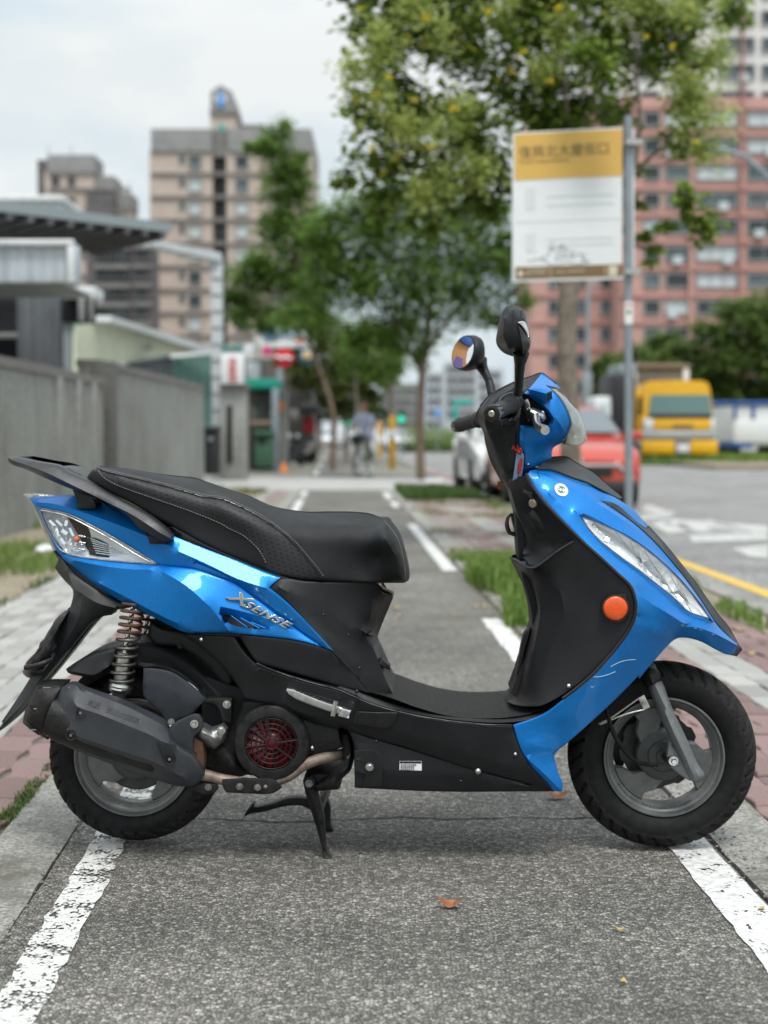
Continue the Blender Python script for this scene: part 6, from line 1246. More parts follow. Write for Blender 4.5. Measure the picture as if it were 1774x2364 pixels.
b = MB(); P2 = [Vector((sum(p.x for p in P) / n, sum(p.y for p in P) / n, 0)).lerp(p, .97) for p in P]; b.add([Vector((p.x, p.y, P[0].z - .012)) for p in P2], [tuple(range(n - 1, -1, -1))]); b.build('canopy_soffit', G('roof_under'), sh0)
def boxpx(name, px0, px1, py0, py1, d, dep, m, parent=None, r=.02):
    a, c = at(px0, py1, d), at(px1, py0, d); z0, z1 = at(px0, py1, d).z, at(px0, py0, d).z
    o0 = parent.matrix_world.translation if parent is not None and parent.parent is not None else (parent.location if parent is not None else Vector())
    return rbox(name, ((a.x + c.x) / 2 - o0.x, d + dep / 2 - o0.y, (z0 + z1) / 2 - o0.z), (abs(c.x - a.x), dep, abs(z1 - z0)), r, m, parent)
boxpx('fascia', -160, 166, 556, 652, 16.4, .5, G('fascia_sheet'), sh0); boxpx('fascia_trim', -160, 170, 552, 566, 16.3, .09, G('white_metal'), sh0); boxpx('fascia_trim', 155, 170, 566, 652, 16.3, .09, G('white_metal'), sh0); boxpx('soffit', -170, 146, 648, 656, 16.5, 1.6, G('roof_edge'), sh0)
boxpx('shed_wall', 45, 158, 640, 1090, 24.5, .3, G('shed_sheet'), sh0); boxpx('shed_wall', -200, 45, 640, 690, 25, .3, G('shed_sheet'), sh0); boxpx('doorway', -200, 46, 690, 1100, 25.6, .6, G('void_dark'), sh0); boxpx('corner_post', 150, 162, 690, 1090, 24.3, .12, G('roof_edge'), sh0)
for k in range(8): boxpx('window_bar', -4 + k * 6, -2 + k * 6, 722, 770, 25.4, .05, G('roof_under'), sh0, 0)
boxpx('window_sill', -40, 46, 768, 780, 25.2, .2, G('tower_grey'), sh0)
boxpx('upper_storey', -200, 138, 458, 500, 36, 6, G('fascia_sheet'), sh0); boxpx('upper_coping', -200, 145, 450, 462, 35.8, 6.4, G('white_metal'), sh0)
lb_ = empty('wall_lamp_box', at(184, 690, 24)); tag(lb_, 'white lamp box on a dark bracket at the shed corner', 'lamp box')
boxpx('lamp_hood', 150, 218, 661, 688, 24, .8, G('white_metal'), lb_); boxpx('bracket_frame', 140, 208, 690, 742, 24.2, .5, G('void_dark'), lb_); boxpx('bracket_post', 181, 195, 688, 742, 23.9, .1, G('tower_grey'), lb_); boxpx('bracket_post', 206, 213, 688, 742, 23.9, .1, G('tower_grey'), lb_)
rl_ = rbox('red_light', tuple(at(99, 850, 18.6)), (.085, .085, .11), .03, G('red_board')); tag(rl_, 'small red light standing on the low concrete wall', 'light')

# ---- cream gable shed and teal shed
cs = empty('cream_shed', W(-5.6, 38)); tag(cs, 'cream corrugated shed with a long pale sloping roof behind the walls', 'shed')
def onu(px, py, u):
    """point of the sight line on the vertical plane u = const (parallel to the path)"""
    r = ray(px, py); c = r.x * math.cos(PA) + r.y * math.sin(PA); k = u / c; return Vector((0, 0, CAMH)) + r * k
wp = [onu(153, 752, -5.6), onu(222, 742, -5.6), onu(430, 812, -5.6), onu(500, 830, -5.6), onu(500, 900, -5.6), onu(153, 1000, -5.6)]
quadp('side_wall', rel(cs, wp), G('cream_sheet'), cs, .2)
rp = [onu(205, 729, -5.5), onu(440, 796, -5.5), onu(556, 806, -5.5), onu(556, 818, -5.5), onu(440, 811, -5.5), onu(205, 742, -5.5)]
quadp('roof_edge', rel(cs, rp), G('white_metal'), cs, .5); rp2 = [onu(153, 745, -5.52), onu(222, 736, -5.52), onu(222, 748, -5.52), onu(153, 757, -5.52)]; quadp('gutter', rel(cs, rp2), G('teal_sheet'), cs, .1)
rp3 = [onu(222, 740, -5.52), onu(430, 803, -5.52), onu(430, 812, -5.52), onu(222, 750, -5.52)]; quadp('gutter', rel(cs, rp3), G('teal_sheet'), cs, .1)
quadp('wall_vent', rel(cs, [onu(315, 790, -5.5), onu(345, 796, -5.5), onu(345, 812, -5.5), onu(315, 806, -5.5)]), G('roof_under'), cs, .1)
ts = empty('teal_shed', at(440, 1005, 40) * Vector((1, 1, 0))); tag(ts, 'low teal green corrugated shed between the wall end and the white post', 'shed')
d1, d2 = 34, 40
quadp('front_wall', rel(ts, [at(215, 856, d1), at(398, 822, d2 - 1), at(404, 1095, d2 - 1), at(215, 1130, d1)]), G('shed_sheet'), ts, .15)
quadp('end_wall', rel(ts, [at(398, 822, d2 - 1), at(500, 810, d2), at(500, 1095, d2), at(400, 1095, d2 - 1)]), G('teal_sheet'), ts, .15)
quadp('roof_edge', rel(ts, [at(388, 818, d2 - 1.4), at(556, 800, d2 - .4), at(556, 811, d2 - .4), at(392, 826, d2 - 1.4)]), G('white_metal'), ts, .3); quadp('roof_sheet', rel(ts, [at(205, 858, d1 - .5), at(392, 818, d2 - 1.4), at(395, 824, d2 - 1.4), at(205, 864, d1 - .5)]), G('roof_under'), ts, .4)

mat('pale_steel', (.50, .53, .54), .5, 0, 0, .1, 3)
# ---- white gate frame, pillar and its sign
gf = empty('gate_frame', at(500, 1110, 31) * Vector((1, 1, 0))); tag(gf, 'tall white steel post with a crossbeam at the driveway entrance', 'gate frame')
boxpx('gate_post', 490, 512, 592, 1110, 31, .28, G('pale_steel'), gf, .02)
for k in range(10): boxpx('post_rung', 489, 513, 640 + k * 38, 643 + k * 38, 30.97, .05, G('galvanised'), gf, 0)
quadp('crossbeam', rel(gf, [at(350, 553, 29.8), at(512, 583, 31), at(514, 604, 31), at(350, 566, 29.8)]), G('pale_steel'), gf, .3)
pl = empty('gate_pillar', at(540, 1110, 30) * Vector((1, 1, 0))); tag(pl, 'square stained concrete gate pillar under the white notice board', 'pillar')
boxpx('pillar_shaft', 509, 568, 892, 1106, 30.2, .6, G('wall_stone'), pl); boxpx('pillar_cap', 506, 571, 885, 896, 30.1, .7, G('wall_cap'), pl); boxpx('pillar_slot', 524, 536, 936, 1070, 30.15, .05, G('void_dark'), pl)
nb = empty('notice_board', at(537, 888, 30.0)); tag(nb, 'white notice board with red characters on the concrete gate pillar', 'sign')
boxpx('board', 511, 564, 816, 886, 30.0, .08, G('sign_white'), nb); boxpx('board_header', 510, 560, 796, 812, 30.3, .1, G('teal_sheet'), nb)
for k, ch in enumerate('停車場'):
    M = Matrix.Translation(at(537, 843 + k * 19, 29.97) - nb.location) @ Matrix.Rotation(math.pi / 2, 4, 'X'); text_mesh(ch, .20, G('red_print'), 'lettering', M, nb, .004, 'CENTER')
bb = empty('black_bin', at(486, 1090, 31.5) * Vector((1, 1, 0))); tag(bb, 'black upright bin at the foot of the white gate post', 'bin')
boxpx('bin_body', 472, 502, 995, 1096, 29.6, .5, G('car_black'), bb, .04); boxpx('bin_lid', 470, 504, 985, 997, 29.55, .6, G('car_black'), bb, .03); boxpx('bin_handle', 480, 492, 1010, 1018, 29.55, .06, G('galvanised'), bb, .01)

# ---- stalls and shop signs
stl = empty('market_stall', at(610, 1085, 38) * Vector((1, 1, 0))); tag(stl, 'open stall with a green awning and an orange rail left of the parked scooters', 'stall')
boxpx('awning', 566, 640, 874, 896, 37, 2.2, G('green_awning'), stl); boxpx('back_wall', 574, 630, 896, 1085, 39, .3, G('balcony_dark'), stl); boxpx('stall_post', 628, 642, 896, 1090, 37, .2, G('galvanised'), stl); boxpx('stall_post', 570, 577, 896, 1085, 37.2, .1, G('rust'), stl); boxpx('rail', 577, 640, 970, 985, 37.1, .1, G('pipe_metal'), stl); boxpx('side_panel', 645, 664, 905, 1080, 38.5, .3, G('tower_grey'), stl); boxpx('notice', 644, 655, 925, 950, 38.4, .05, G('orange_cone'), stl)
boxpx('interior_shade', 575, 628, 905, 965, 38.5, .1, G('dark_facade'), stl)  # dark sheet standing in for the shade inside the stall
for k in range(6): boxpx('shelf_goods', 578 + k * 8, 585 + k * 8, 935 + (k % 3) * 5, 968, 38.2, .2, G(('tower_grey', 'wall_stone', 'bin_green', 'band_grey', 'rail_grey', 'wall_cap')[k]), stl, .01)
wb = empty('wheelie_bin', at(607, 1075, 36.5) * Vector((1, 1, 0))); tag(wb, 'dark green wheeled rubbish bin in front of the stall', 'bin')
boxpx('bin_body', 588, 629, 1003, 1078, 36.6, .6, G('bin_green'), wb, .04); boxpx('bin_lid', 585, 632, 994, 1005, 36.5, .7, G('bin_green'), wb, .03); boxpx('bin_front', 596, 614, 1010, 1022, 36.55, .05, G('void_dark'), wb, .01)
cn_ = MB(); pc = at(655, 1058, 36); pc.z = 0; cn_.lathe(pc, [(.14, 0), (.14, .03), (.10, .03), (.03, .26), (0, .26)], 14, 'z'); tag(cn_.build('traffic_cone', G('orange_cone'), None, 40), 'small orange cone beside the parked scooters', 'cone')
sb = empty('sign_cluster', at(665, 1080, 50) * Vector((1, 1, 0))); tag(sb, 'shop front with a white billboard over hanging boards left of the trees', 'shop')
boxpx('shop_wall', 566, 720, 830, 1060, 54, 3, G('dark_facade'), sb); boxpx('billboard', 588, 712, 752, 792, 50, .4, G('sign_white'), sb); boxpx('beam', 600, 726, 791, 803, 49.9, .3, G('white_metal'), sb); boxpx('sign_mast', 640, 653, 850, 1060, 50.2, .25, G('galvanised'), sb); boxpx('shop_panel', 566, 596, 795, 830, 50.5, .2, G('sign_white'), sb); boxpx('shop_panel', 570, 600, 835, 874, 50.5, .2, G('fascia_sheet'), sb)
def disc(name, px, py, d, rp, m, parent=None, sx=1.0):
    c = at(px, py, d); c = c - (parent.location if parent else Vector()); r = rp * d / PF; b = MB(); b.lathe(c, [(0, -.06), (r * .92, -.06), (r, -.03), (r, .06)], 32); return b.build(name, m, parent, 40)
M = Matrix.Translation(at(612, 777, 49.9) - sb.location) @ Matrix.Rotation(math.pi / 2, 4, 'X'); disc('logo', 625, 769, 49.9, 13, G('blue_logo'), sb)
text_mesh('Sport', .42, G('blue_logo'), 'lettering', Matrix.Translation(at(640, 775, 49.9) - sb.location) @ Matrix.Rotation(math.pi / 2, 4, 'X'), sb, .01)
boxpx('red_flash', 684, 704, 780, 790, 49.8, .03, G('red_print'), sb, 0)
rdsk = disc('round_board', 656, 826, 47, 23, G('red_board')); tag(rdsk, 'round red hanging board with a white script band', 'sign'); 
b = MB(); c0 = at(656, 826, 46.92); b.tube([c0 + Vector((-.27 + .54 * i / 16, -.02, .035 * math.sin(i * .8))) for i in range(17)], .055, 6); b.build('script_band', G('sign_white'), rdsk, 60); b.build('script_band', G('sign_white'), rdsk, 60) if False else None
pdsk = disc('round_board', 617, 810, 46.5, 11.5, G('pink_board')); tag(pdsk, 'small round pink hanging board left of the red one', 'sign')
tdsk = disc('round_board', 709, 823, 47.5, 22, G('teal_board')); tag(tdsk, 'round dark teal hanging board with a pale centre', 'sign'); disc('board_face', 709, 820, 47.40, 12, G('sign_cream'), tdsk); disc('board_core', 709, 820, 47.33, 5, G('sign_yellow'), tdsk)
aw = empty('dark_canopy', at(712, 1050, 46) * Vector((1, 1, 0))); tag(aw, 'black tent canopy over a red panel beside the far trees', 'canopy')
boxpx('tent_roof', 690, 735, 930, 955, 46, 2, G('car_black'), aw, .1); boxpx('tent_post', 692, 695, 955, 1050, 46, .08, G('car_black'), aw, 0); boxpx('tent_post', 731, 734, 955, 1045, 46, .08, G('car_black'), aw, 0); boxpx('red_panel', 700, 726, 962, 1000, 46.5, .1, G('red_cloth'), aw); boxpx('table', 670, 700, 945, 968, 46.2, .8, G('band_grey'), aw)

# ---- towers
def facade(bld, px0, px1, d, rows, y0, dy, wins, frame_m, pick, wh=.46, rec=.25):
    """windows of a far facade: each a frame with its pane"""
    for r in range(rows):
        for (a, c) in wins:
            yc = y0 + r * dy; h = dy * wh; A = at(a, yc + h / 2, d); C_ = at(c, yc - h / 2, d); o0 = bld.location
            w_, hh = C_.x - A.x, C_.z - A.z; cx, cz_ = (A.x + C_.x) / 2 - o0.x, (A.z + C_.z) / 2 - o0.z; yy = d - o0.y
            b = MB(); t = .14
            for q in ((-w_ / 2 - t / 2, 0, t, hh + 2 * t), (w_ / 2 + t / 2, 0, t, hh + 2 * t), (0, hh / 2 + t / 2, w_, t), (0, -hh / 2 - t / 2, w_, t)): b.box((cx + q[0], yy - .12, cz_ + q[1]), (q[2], .24, q[3]))
            nb_ = max(1, int(w_ / 1.3))
            for q in range(1, nb_): b.box((cx - w_ / 2 + w_ * q / nb_, yy - .06, cz_), (.09, .10, hh))
            f = b.build('window', frame_m, bld)
            g = MB(); g.box((cx, yy - .01, cz_), (w_, .02, hh)); g.build('pane', G(random.choice(pick)), f)
            if random.random() < .30 and w_ > 2:
                k = MB(); k.box((cx + random.uniform(-.3, .3) * w_, yy - .45, cz_ - hh * .5 - .1), (1.0, .7, .8)); k.build('cooler', G('window_white'), f)
random.seed(21)
pt = empty('pink_tower', at(1600, 1005, 150) * Vector((1, 1, 0))); tag(pt, 'tall salmon pink apartment block with window bands at the right', 'apartment block')
D = 150
boxpx('wall', 1430, 1960, 224, 1012, D, 22, G('pink_tile'), pt, 0); boxpx('wall', 1225, 1430, 250, 1012, D + 6, 18, G('pink_tile'), pt, 0); boxpx('upper_wall', 1400, 1960, -260, 224, D + .5, 22, G('white_tile'), pt, 0)
for px in (1713, 1597, 1448): boxpx('pilaster', px - (10 if px == 1713 else 5), px + (10 if px == 1713 else 5), -200, 1012, D - .6, .8, G('pink_dark' if px == 1713 else 'pink_tile'), pt, 0)
for r in range(13): boxpx('floor_band', 1430, 1960, 250 + r * 62 - 2, 250 + r * 62 + 2, D - .25, .3, G('pink_dark'), pt, 0); boxpx('floor_band', 1225, 1430, 250 + r * 62 - 2, 250 + r * 62 + 2, D + 5.75, .3, G('pink_dark'), pt, 0)
facade(pt, 0, 0, D, 12, 276, 62, [(1488, 1522), (1538, 1588), (1610, 1700), (1727, 1800)], G('window_frame'), ['window_glass', 'window_dark', 'window_glass', 'window_white', 'window_dark'])
facade(pt, 0, 0, D + 6, 11, 276, 62, [(1268, 1288), (1330, 1352), (1388, 1410)], G('window_frame'), ['window_glass', 'window_dark'])
facade(pt, 0, 0, D + .5, 5, -20, 62, [(1480, 1520), (1560, 1600), (1660, 1740), (1760, 1800)], G('window_frame'), ['window_glass', 'window_dark'])
bt = empty('beige_tower', at(490, 1005, 185) * Vector((1, 1, 0))); tag(bt, 'tall beige apartment tower with grey floor lines and a pagoda top', 'apartment tower')
D = 185
boxpx('wall', 351, 490, 346, 1012, D, 20, G('beige_tile'), bt, 0); boxpx('wall', 527, 720, 346, 1012, D, 20, G('beige_tile'), bt, 0); boxpx('stair_recess', 488, 529, 346, 1012, D + 3, 17, G('balcony_dark'), bt, 0)
boxpx('parapet', 349, 489, 297, 348, D - .4, 20.8, G('tower_grey'), bt, 0); boxpx('parapet', 527, 720, 297, 348, D - .4, 20.8, G('tower_grey'), bt, 0); boxpx('parapet_centre', 489, 527, 300, 362, D + .6, 19, G('band_grey'), bt, 0)
for r in range(12): boxpx('floor_band', 349, 492, 347 + r * 53.5 - 2.2, 347 + r * 53.5 + 2.2, D - .35, .5, G('band_grey'), bt, 0); boxpx('floor_band', 525, 720, 347 + r * 53.5 - 2.2, 347 + r * 53.5 + 2.2, D - .35, .5, G('band_grey'), bt, 0); boxpx('balcony', 489, 527, 347 + r * 53.5 - 6, 347 + r * 53.5 + 6, D + 1, 2, G('band_grey'), bt, 0)
facade(bt, 0, 0, D, 11, 374, 53.5, [(438, 464), (546, 572), (640, 664)], G('window_frame'), ['window_glass', 'window_white', 'window_dark'], .5)
facade(bt, 0, 0, D, 11, 366, 53.5, [(416, 426)], G('window_frame'), ['window_dark'], .26); facade(bt, 0, 0, D + 3, 10, 376, 53.5, [(497, 520)], G('band_grey'), ['window_dark', 'window_glass'], .5)
boxpx('roof_house', 486, 543, 258, 300, D + 2, 12, G('beige_tile'), bt, 0); boxpx('roof_band', 484, 545, 254, 262, D + 1.6, 13, G('band_grey'), bt, 0)
pg_ = [(486, 258), (486, 212), (496, 206), (502, 200), (510, 197), (518, 200), (524, 206), (534, 208), (543, 240), (543, 258)]
quadp('pagoda_gable', rel(bt, [at(p[0], p[1], D + 2) for p in pg_]), G('tower_grey'), bt, 10)
disc('emblem_disc', 510, 228, D + 1.9, 14, G('white_tile'), bt); boxpx('emblem_panel', 503, 517, 214, 246, D + 1.7, .2, G('blue_logo'), bt, 0); boxpx('roof_window', 503, 521, 290, 304, D + 1.8, .3, G('road_sign_green'), bt, 0); boxpx('roof_block', 560, 612, 287, 300, D + 4, 8, G('band_grey'), bt, 0)
for k in range(3):
    pass
stp = empty('stepped_tower', at(200, 1005, 170) * Vector((1, 1, 0))); tag(stp, 'stepped grey and beige apartment block farthest left on the skyline', 'apartment block')
D = 170
boxpx('wall', 112, 217, 396, 1012, D, 5, G('beige_tile'), stp, 0); boxpx('side_wall', 95, 112, 369, 1012, D + .5, 5, G('dark_facade'), stp, 0); boxpx('parapet', 110, 218, 357, 398, D - .4, 5.6, G('tower_grey'), stp, 0)
boxpx('wall', 217, 263, 440, 1012, D + 1, 5, G('beige_tile'), stp, 0); boxpx('parapet', 217, 264, 406, 442, D + .7, 5.4, G('tower_grey'), stp, 0); boxpx('wall', 263, 301, 478, 1012, D + 2, 5, G('beige_tile'), stp, 0); boxpx('parapet', 263, 302, 444, 480, D + 1.6, 5.4, G('tower_grey'), stp, 0)
for r in range(6): boxpx('floor_band', 112, 300, 436 + r * 50 - 3, 436 + r * 50 + 3, D - .35, .6, G('band_grey'), stp, 0)
boxpx('dark_bay', 205, 262, 445, 1012, D - .6, 3, G('dark_facade'), stp, 0)
facade(stp, 0, 0, D, 6, 418, 50, [(122, 136), (160, 172)], G('band_grey'), ['window_white', 'window_dark'], .4)
for px in (112, 165, 217, 263, 300): boxpx('antenna', px - .6, px + .6, 335 + (px > 200) * 50 + (px > 260) * 35, 360 + (px > 200) * 50 + (px > 260) * 35, D, .1, G('band_grey'), stp, 0)
dk = empty('dark_tower', at(280, 1005, 140) * Vector((1, 1, 0))); tag(dk, 'dark brown apartment block with balconies left of the beige tower', 'apartment block')
D = 140
boxpx('wall', 212, 352, 540, 1012, D, 4, G('dark_facade'), dk, 0)
for r in range(8): boxpx('balcony', 216, 300, 566 + r * 44, 576 + r * 44, D - 1, 1.2, G('band_grey'), dk, 0); boxpx('balcony', 306, 350, 566 + r * 44, 574 + r * 44, D - .7, .9, G('band_grey'), dk, 0)
facade(dk, 0, 0, D, 8, 588, 44, [(222, 250), (262, 292), (312, 342)], G('band_grey'), ['window_dark', 'window_glass', 'window_dark'], .42)
# low pale buildings far down the road
random.seed(4)
for k, (a, c, t, d, m, lab) in enumerate(((1030, 1105, 835, 210, 'fascia_sheet', 'pale grey far block right of the slim tree trunk'), (985, 1032, 858, 240, 'fascia_sheet', 'bluish far block just right of the slim tree trunk'), (1105, 1165, 850, 230, 'fascia_sheet', 'pale far block behind the scooter mirrors'), (880, 972, 885, 260, 'tower_grey', 'low grey far block at the end of the cycle path'))):
    o = empty('far_building', at((a + c) / 2, 1005, d) * Vector((1, 1, 0))); tag(o, lab, 'building', 'far buildings along the road'); boxpx('wall', a, c, t, 1012, d, 15, G(m), o, 0)
    facade(o, 0, 0, d, int((990 - t) / 26), t + 16, 26, [(a + 6 + q * 16, a + 15 + q * 16) for q in range(int((c - a - 8) / 16))], G('window_frame'), ['window_glass', 'window_dark'], .42)

# ---- bus stop sign
bs = empty('bus_stop_sign', gnd(1452, 1302) * Vector((1, 1, 0))); tag(bs, 'bus stop sign board with an orange yellow header on a grey steel pole', 'bus stop sign')
bd = 10.45
pb, pt_ = at(1452, 1300, bd), at(1450, 268, bd); bs.location = (pb.x, bd, 0); o0 = bs.location
MB().tube([Vector((0, 0, -.03)), Vector((pt_.x - pb.x, 0, pt_.z))], .031, 20).build('pole', G('galvanised'), bs, 40)
def sg(px, py, off=0.0):
    # the board is turned a little: its left end is nearer
    t = (px - 1186) / 251; return at(px, py, bd - .10 + .07 * t) - o0 + Vector((0, -off, 0))
def sgq(name, pts, m, off, th=.002): return quadp(name, [sg(p[0], p[1], off) for p in pts], G(m), bs, th)
lx, rx = 1187, 1437
def L_(t): return 309 + (648 - 309) * t      # left edge
def R_(t): return 296 + (641 - 296) * t
def band(name, t0, t1, m, off, a=0, c=1, th=.002):
    X = lambda q: lx + (rx - lx) * q; Yq = lambda q, t: L_(t) * (1 - q) + R_(t) * q
    return sgq(name, [(X(a), Yq(a, t0)), (X(c), Yq(c, t0)), (X(c), Yq(c, t1)), (X(a), Yq(a, t1))], m, off, th)
band('board', -.008, 1.008, 'sign_white', 0, -.012, 1.0, .03); band('header', .004, .318, 'sign_yellow', .003, .005, .998); band('footer', .908, .992, 'sign_brown', .003, .012, .998); band('divider', .60, .604, 'faint_print', .003, .03, .97)
for t0, t1 in ((.37, .52), (.68, .81)): band('route_box', t0, t1, 'faint_print', .003, .11, .20)
for t0 in (.43, .49, .72, .76): band('faint_line', t0, t0 + .012, 'faint_print', .003, .30, .92)
def stext(body, size, q, t, m, off, sx=1, ext=.0006):
    X = lx + (rx - lx) * q; Yv = L_(t) * (1 - q) + R_(t) * q; p = sg(X, Yv, off); e = sg(X + 60, Yv - 60 * 13 / 251, off); x = (e - p).normalized(); n_ = Vector((0, -1, 0)); n_ = (n_ - x * n_.dot(x)).normalized(); z = n_.cross(x)
    M = Matrix(((x.x, z.x, n_.x, p.x), (x.y, z.y, n_.y, p.y), (x.z, z.z, n_.z, p.z), (0, 0, 0, 1))) @ Matrix.Scale(sx, 4, (1, 0, 0)); return text_mesh(body, size, G(m), 'lettering', M, bs, ext)
stext('復興北大慶街口', .098, .045, .165, 'sign_text', .004, 1.0); stext('Fuxing N. Daqing Intersection', .031, .05, .205, 'sign_text', .004)
band('footer_line', .925, .93, 'sign_cream', .005, .12, .30); stext('臺中市政府', .030, .11, .965, 'sign_cream', .005); stext('交通局 公車動態查詢', .024, .38, .957, 'sign_cream', .005); stext('04-22200000', .020, .38, .978, 'sign_cream', .005) if False else None
disc_c = sg(1202, 632, .006); MB().lathe(disc_c, [(0, -.002), (.022, -.002), (.022, .002)], 16).build('footer_emblem', G('sign_cream'), bs); band('footer_bar', .92, .98, 'sign_cream', .005, .335, .342); band('footer_bar', .92, .98, 'sign_cream', .005, .84, .847); band('footer_square', .918, .985, 'sign_cream', .005, .875, .955)
# scribbled graffiti
b = MB(); random.seed(3)
gp = [(.12, .865), (.20, .86), (.30, .84), (.34, .79), (.36, .745), (.33, .80), (.40, .79), (.46, .76), (.43, .80), (.50, .79), (.47, .83), (.40, .82), (.38, .87), (.45, .85), (.52, .84), (.55, .80), (.53, .86), (.60, .83), (.66, .84), (.62, .87), (.70, .88), (.58, .90), (.48, .88), (.42, .90), (.36, .90), (.28, .87), (.24, .85)]
sp_ = spl([(lx + (rx - lx) * q, L_(t) * (1 - q) + R_(t) * q, 0) for q, t in gp], 3, False)
b.tube([sg(p[0], p[1], .005) for p in sp_], .0019, 5); mat('graffiti_ink', (.10, .115, .15), .6); b.build('graffiti', G('graffiti_ink'), bs)
band('board_back', .0, .97, 'white_metal', -.05, 1.07, 1.125, .02)
b = MB()
for t in (.06, .94): p = sg(1440, L_(t)); b.box((.0, -.02, p.z), (.12, .09, .04))
b.build('clamp', G('zinc'), bs)
ps = quadp('pole_sticker', [at(1443, 696, bd - .034) - o0, at(1462, 696, bd - .034) - o0, at(1462, 748, bd - .034) - o0, at(1443, 748, bd - .034) - o0], G('plate_white'), bs, .002); quadp('sticker_mark', [at(1449, 716, bd - .036) - o0, at(1456, 716, bd - .036) - o0, at(1456, 724, bd - .036) - o0, at(1449, 724, bd - .036) - o0], G('black_print'), ps, .001); quadp('sticker_line', [at(1446, 702, bd - .036) - o0, at(1459, 702, bd - .036) - o0, at(1459, 706, bd - .036) - o0, at(1446, 706, bd - .036) - o0], G('red_print'), ps, .001)

# ---- street lamps, posts, signals
l1 = empty('street_lamp', at(1357, 1060, 58) * Vector((1, 1, 0))); tag(l1, 'grey street lamp with a curved arm in front of the pink block behind the sign', 'street lamp')
q = [at(1357, 1058, 58), at(1357, 720, 58), at(1359, 680, 58), at(1367, 655, 58), at(1382, 643, 58), at(1420, 636, 58)]; MB().tube(rel(l1, q), [.11, .09, .08, .07, .06, .05], 10).build('lamp_post', G('galvanised'), l1, 60); boxpx('post_box', 1346, 1368, 860, 935, 57.8, .4, G('galvanised'), l1, .03); boxpx('lamp_head', 1410, 1450, 632, 640, 58, .3, G('white_metal'), l1, .04)
l2 = empty('street_lamp', at(1845, 1100, 30) * Vector((1, 1, 0))); tag(l2, 'street lamp arm reaching in from the right edge before the pink block', 'street lamp')
q = [at(1850, 1098, 30), at(1848, 600, 30), at(1815, 480, 30), at(1770, 405, 30), at(1722, 362, 30), at(1670, 345, 30), at(1610, 334, 30)]; MB().tube(rel(l2, q), [.10, .08, .065, .06, .055, .05, .045], 10).build('lamp_post', G('galvanised'), l2, 60); boxpx('lamp_head', 1540, 1618, 322, 338, 29.8, .3, G('white_metal'), l2, .05)
for px, w_, t, bt_, d, lab in ((906, 15, 960, 1078, 34, 'yellow post with a white band beside the cyclist'), (877, 10, 972, 1052, 38, 'thinner yellow post right behind the cyclist')):
    o = empty('yellow_post', at(px, bt_, d) * Vector((1, 1, 0))); tag(o, lab, 'post'); boxpx('post_body', px - w_ / 2, px + w_ / 2, t, bt_ + 6, d, .16, G('post_yellow'), o, .02); boxpx('post_band', px - w_ / 2 - .5, px + w_ / 2 + .5, t + 34, t + 52, d - .02, .2, G('sign_white'), o, .01)
for px, py, h_, lab in ((801, 976, 60, 'green traffic light over the far end of the path'), (927, 968, 55, 'green traffic light right of the yellow posts')):
    o = empty('traffic_light', at(px, 1050, 62) * Vector((1, 1, 0))); tag(o, lab, 'traffic light'); boxpx('signal_case', px - 9, px + 9, py - 24, py + 10, 62, .3, G('signal_case'), o, .04); disc('signal_lens', px, py, 61.95, 8, G('signal_green'), o); boxpx('signal_pole', px - 2, px + 2, py + 10, 1056, 62.1, .1, G('galvanised'), o, 0)
for (a, c, t, e, m, lab) in ((1048, 1092, 922, 934, 'road_sign_green', 'teal road direction sign behind the left handle grip'), (1004, 1018, 945, 962, 'blue_logo', 'small blue road sign by the far kerb'), (1046, 1058, 934, 975, 'road_sign_green', 'upright teal street banner under the direction sign')):
    o = empty('road_sign', at((a + c) / 2, 1045, 70) * Vector((1, 1, 0))); tag(o, lab, 'road sign'); boxpx('board', a, c, t, e, 70, .1, G(m), o, .02); boxpx('pole', (a + c) / 2 - 1.2, (a + c) / 2 + 1.2, e, 1047, 70.1, .1, G('galvanised'), o, 0)

# ---- vehicles
def loft_body(name, secs, m, parent, n=None):
    """secs: (y, [(x,z)...half outline from bottom centre to top centre]) mirrored"""
    vs = []; k = len(secs[0][1]); ring = 2 * k - 2
    for y, h in secs:
        full = h + [(-x, z) for x, z in reversed(h[1:-1])]; vs += [Vector((x, y, z)) for x, z in full]
    fs = [(i * ring + j, (i + 1) * ring + j, (i + 1) * ring + (j + 1) % ring, i * ring + (j + 1) % ring) for i in range(len(secs) - 1) for j in range(ring)]
    fs.append(tuple(range(ring))); fs.append(tuple(reversed([(len(secs) - 1) * ring + j for j in range(ring)])))
    return mesh_obj(name, vs, fs, m, parent, smooth=38)
def sec(y, hw, z0, z1, r=.10): return (y, [(0, z0), (hw * .86, z0), (hw * .97, z0 + .08), (hw, (z0 + z1) / 2), (hw * .985, z1 - r), (hw * .90, z1 - r * .25), (hw * .6, z1), (0, z1 + .015)])
def cab(y, hb, ht, zb, zt): return (y, [(0, zb), (hb, zb), (hb * .5 + ht * .5 + .02, (zb + zt) / 2), (ht + .02, zt - .10), (ht * .9, zt - .02), (ht * .6, zt), (0, zt + .01)])
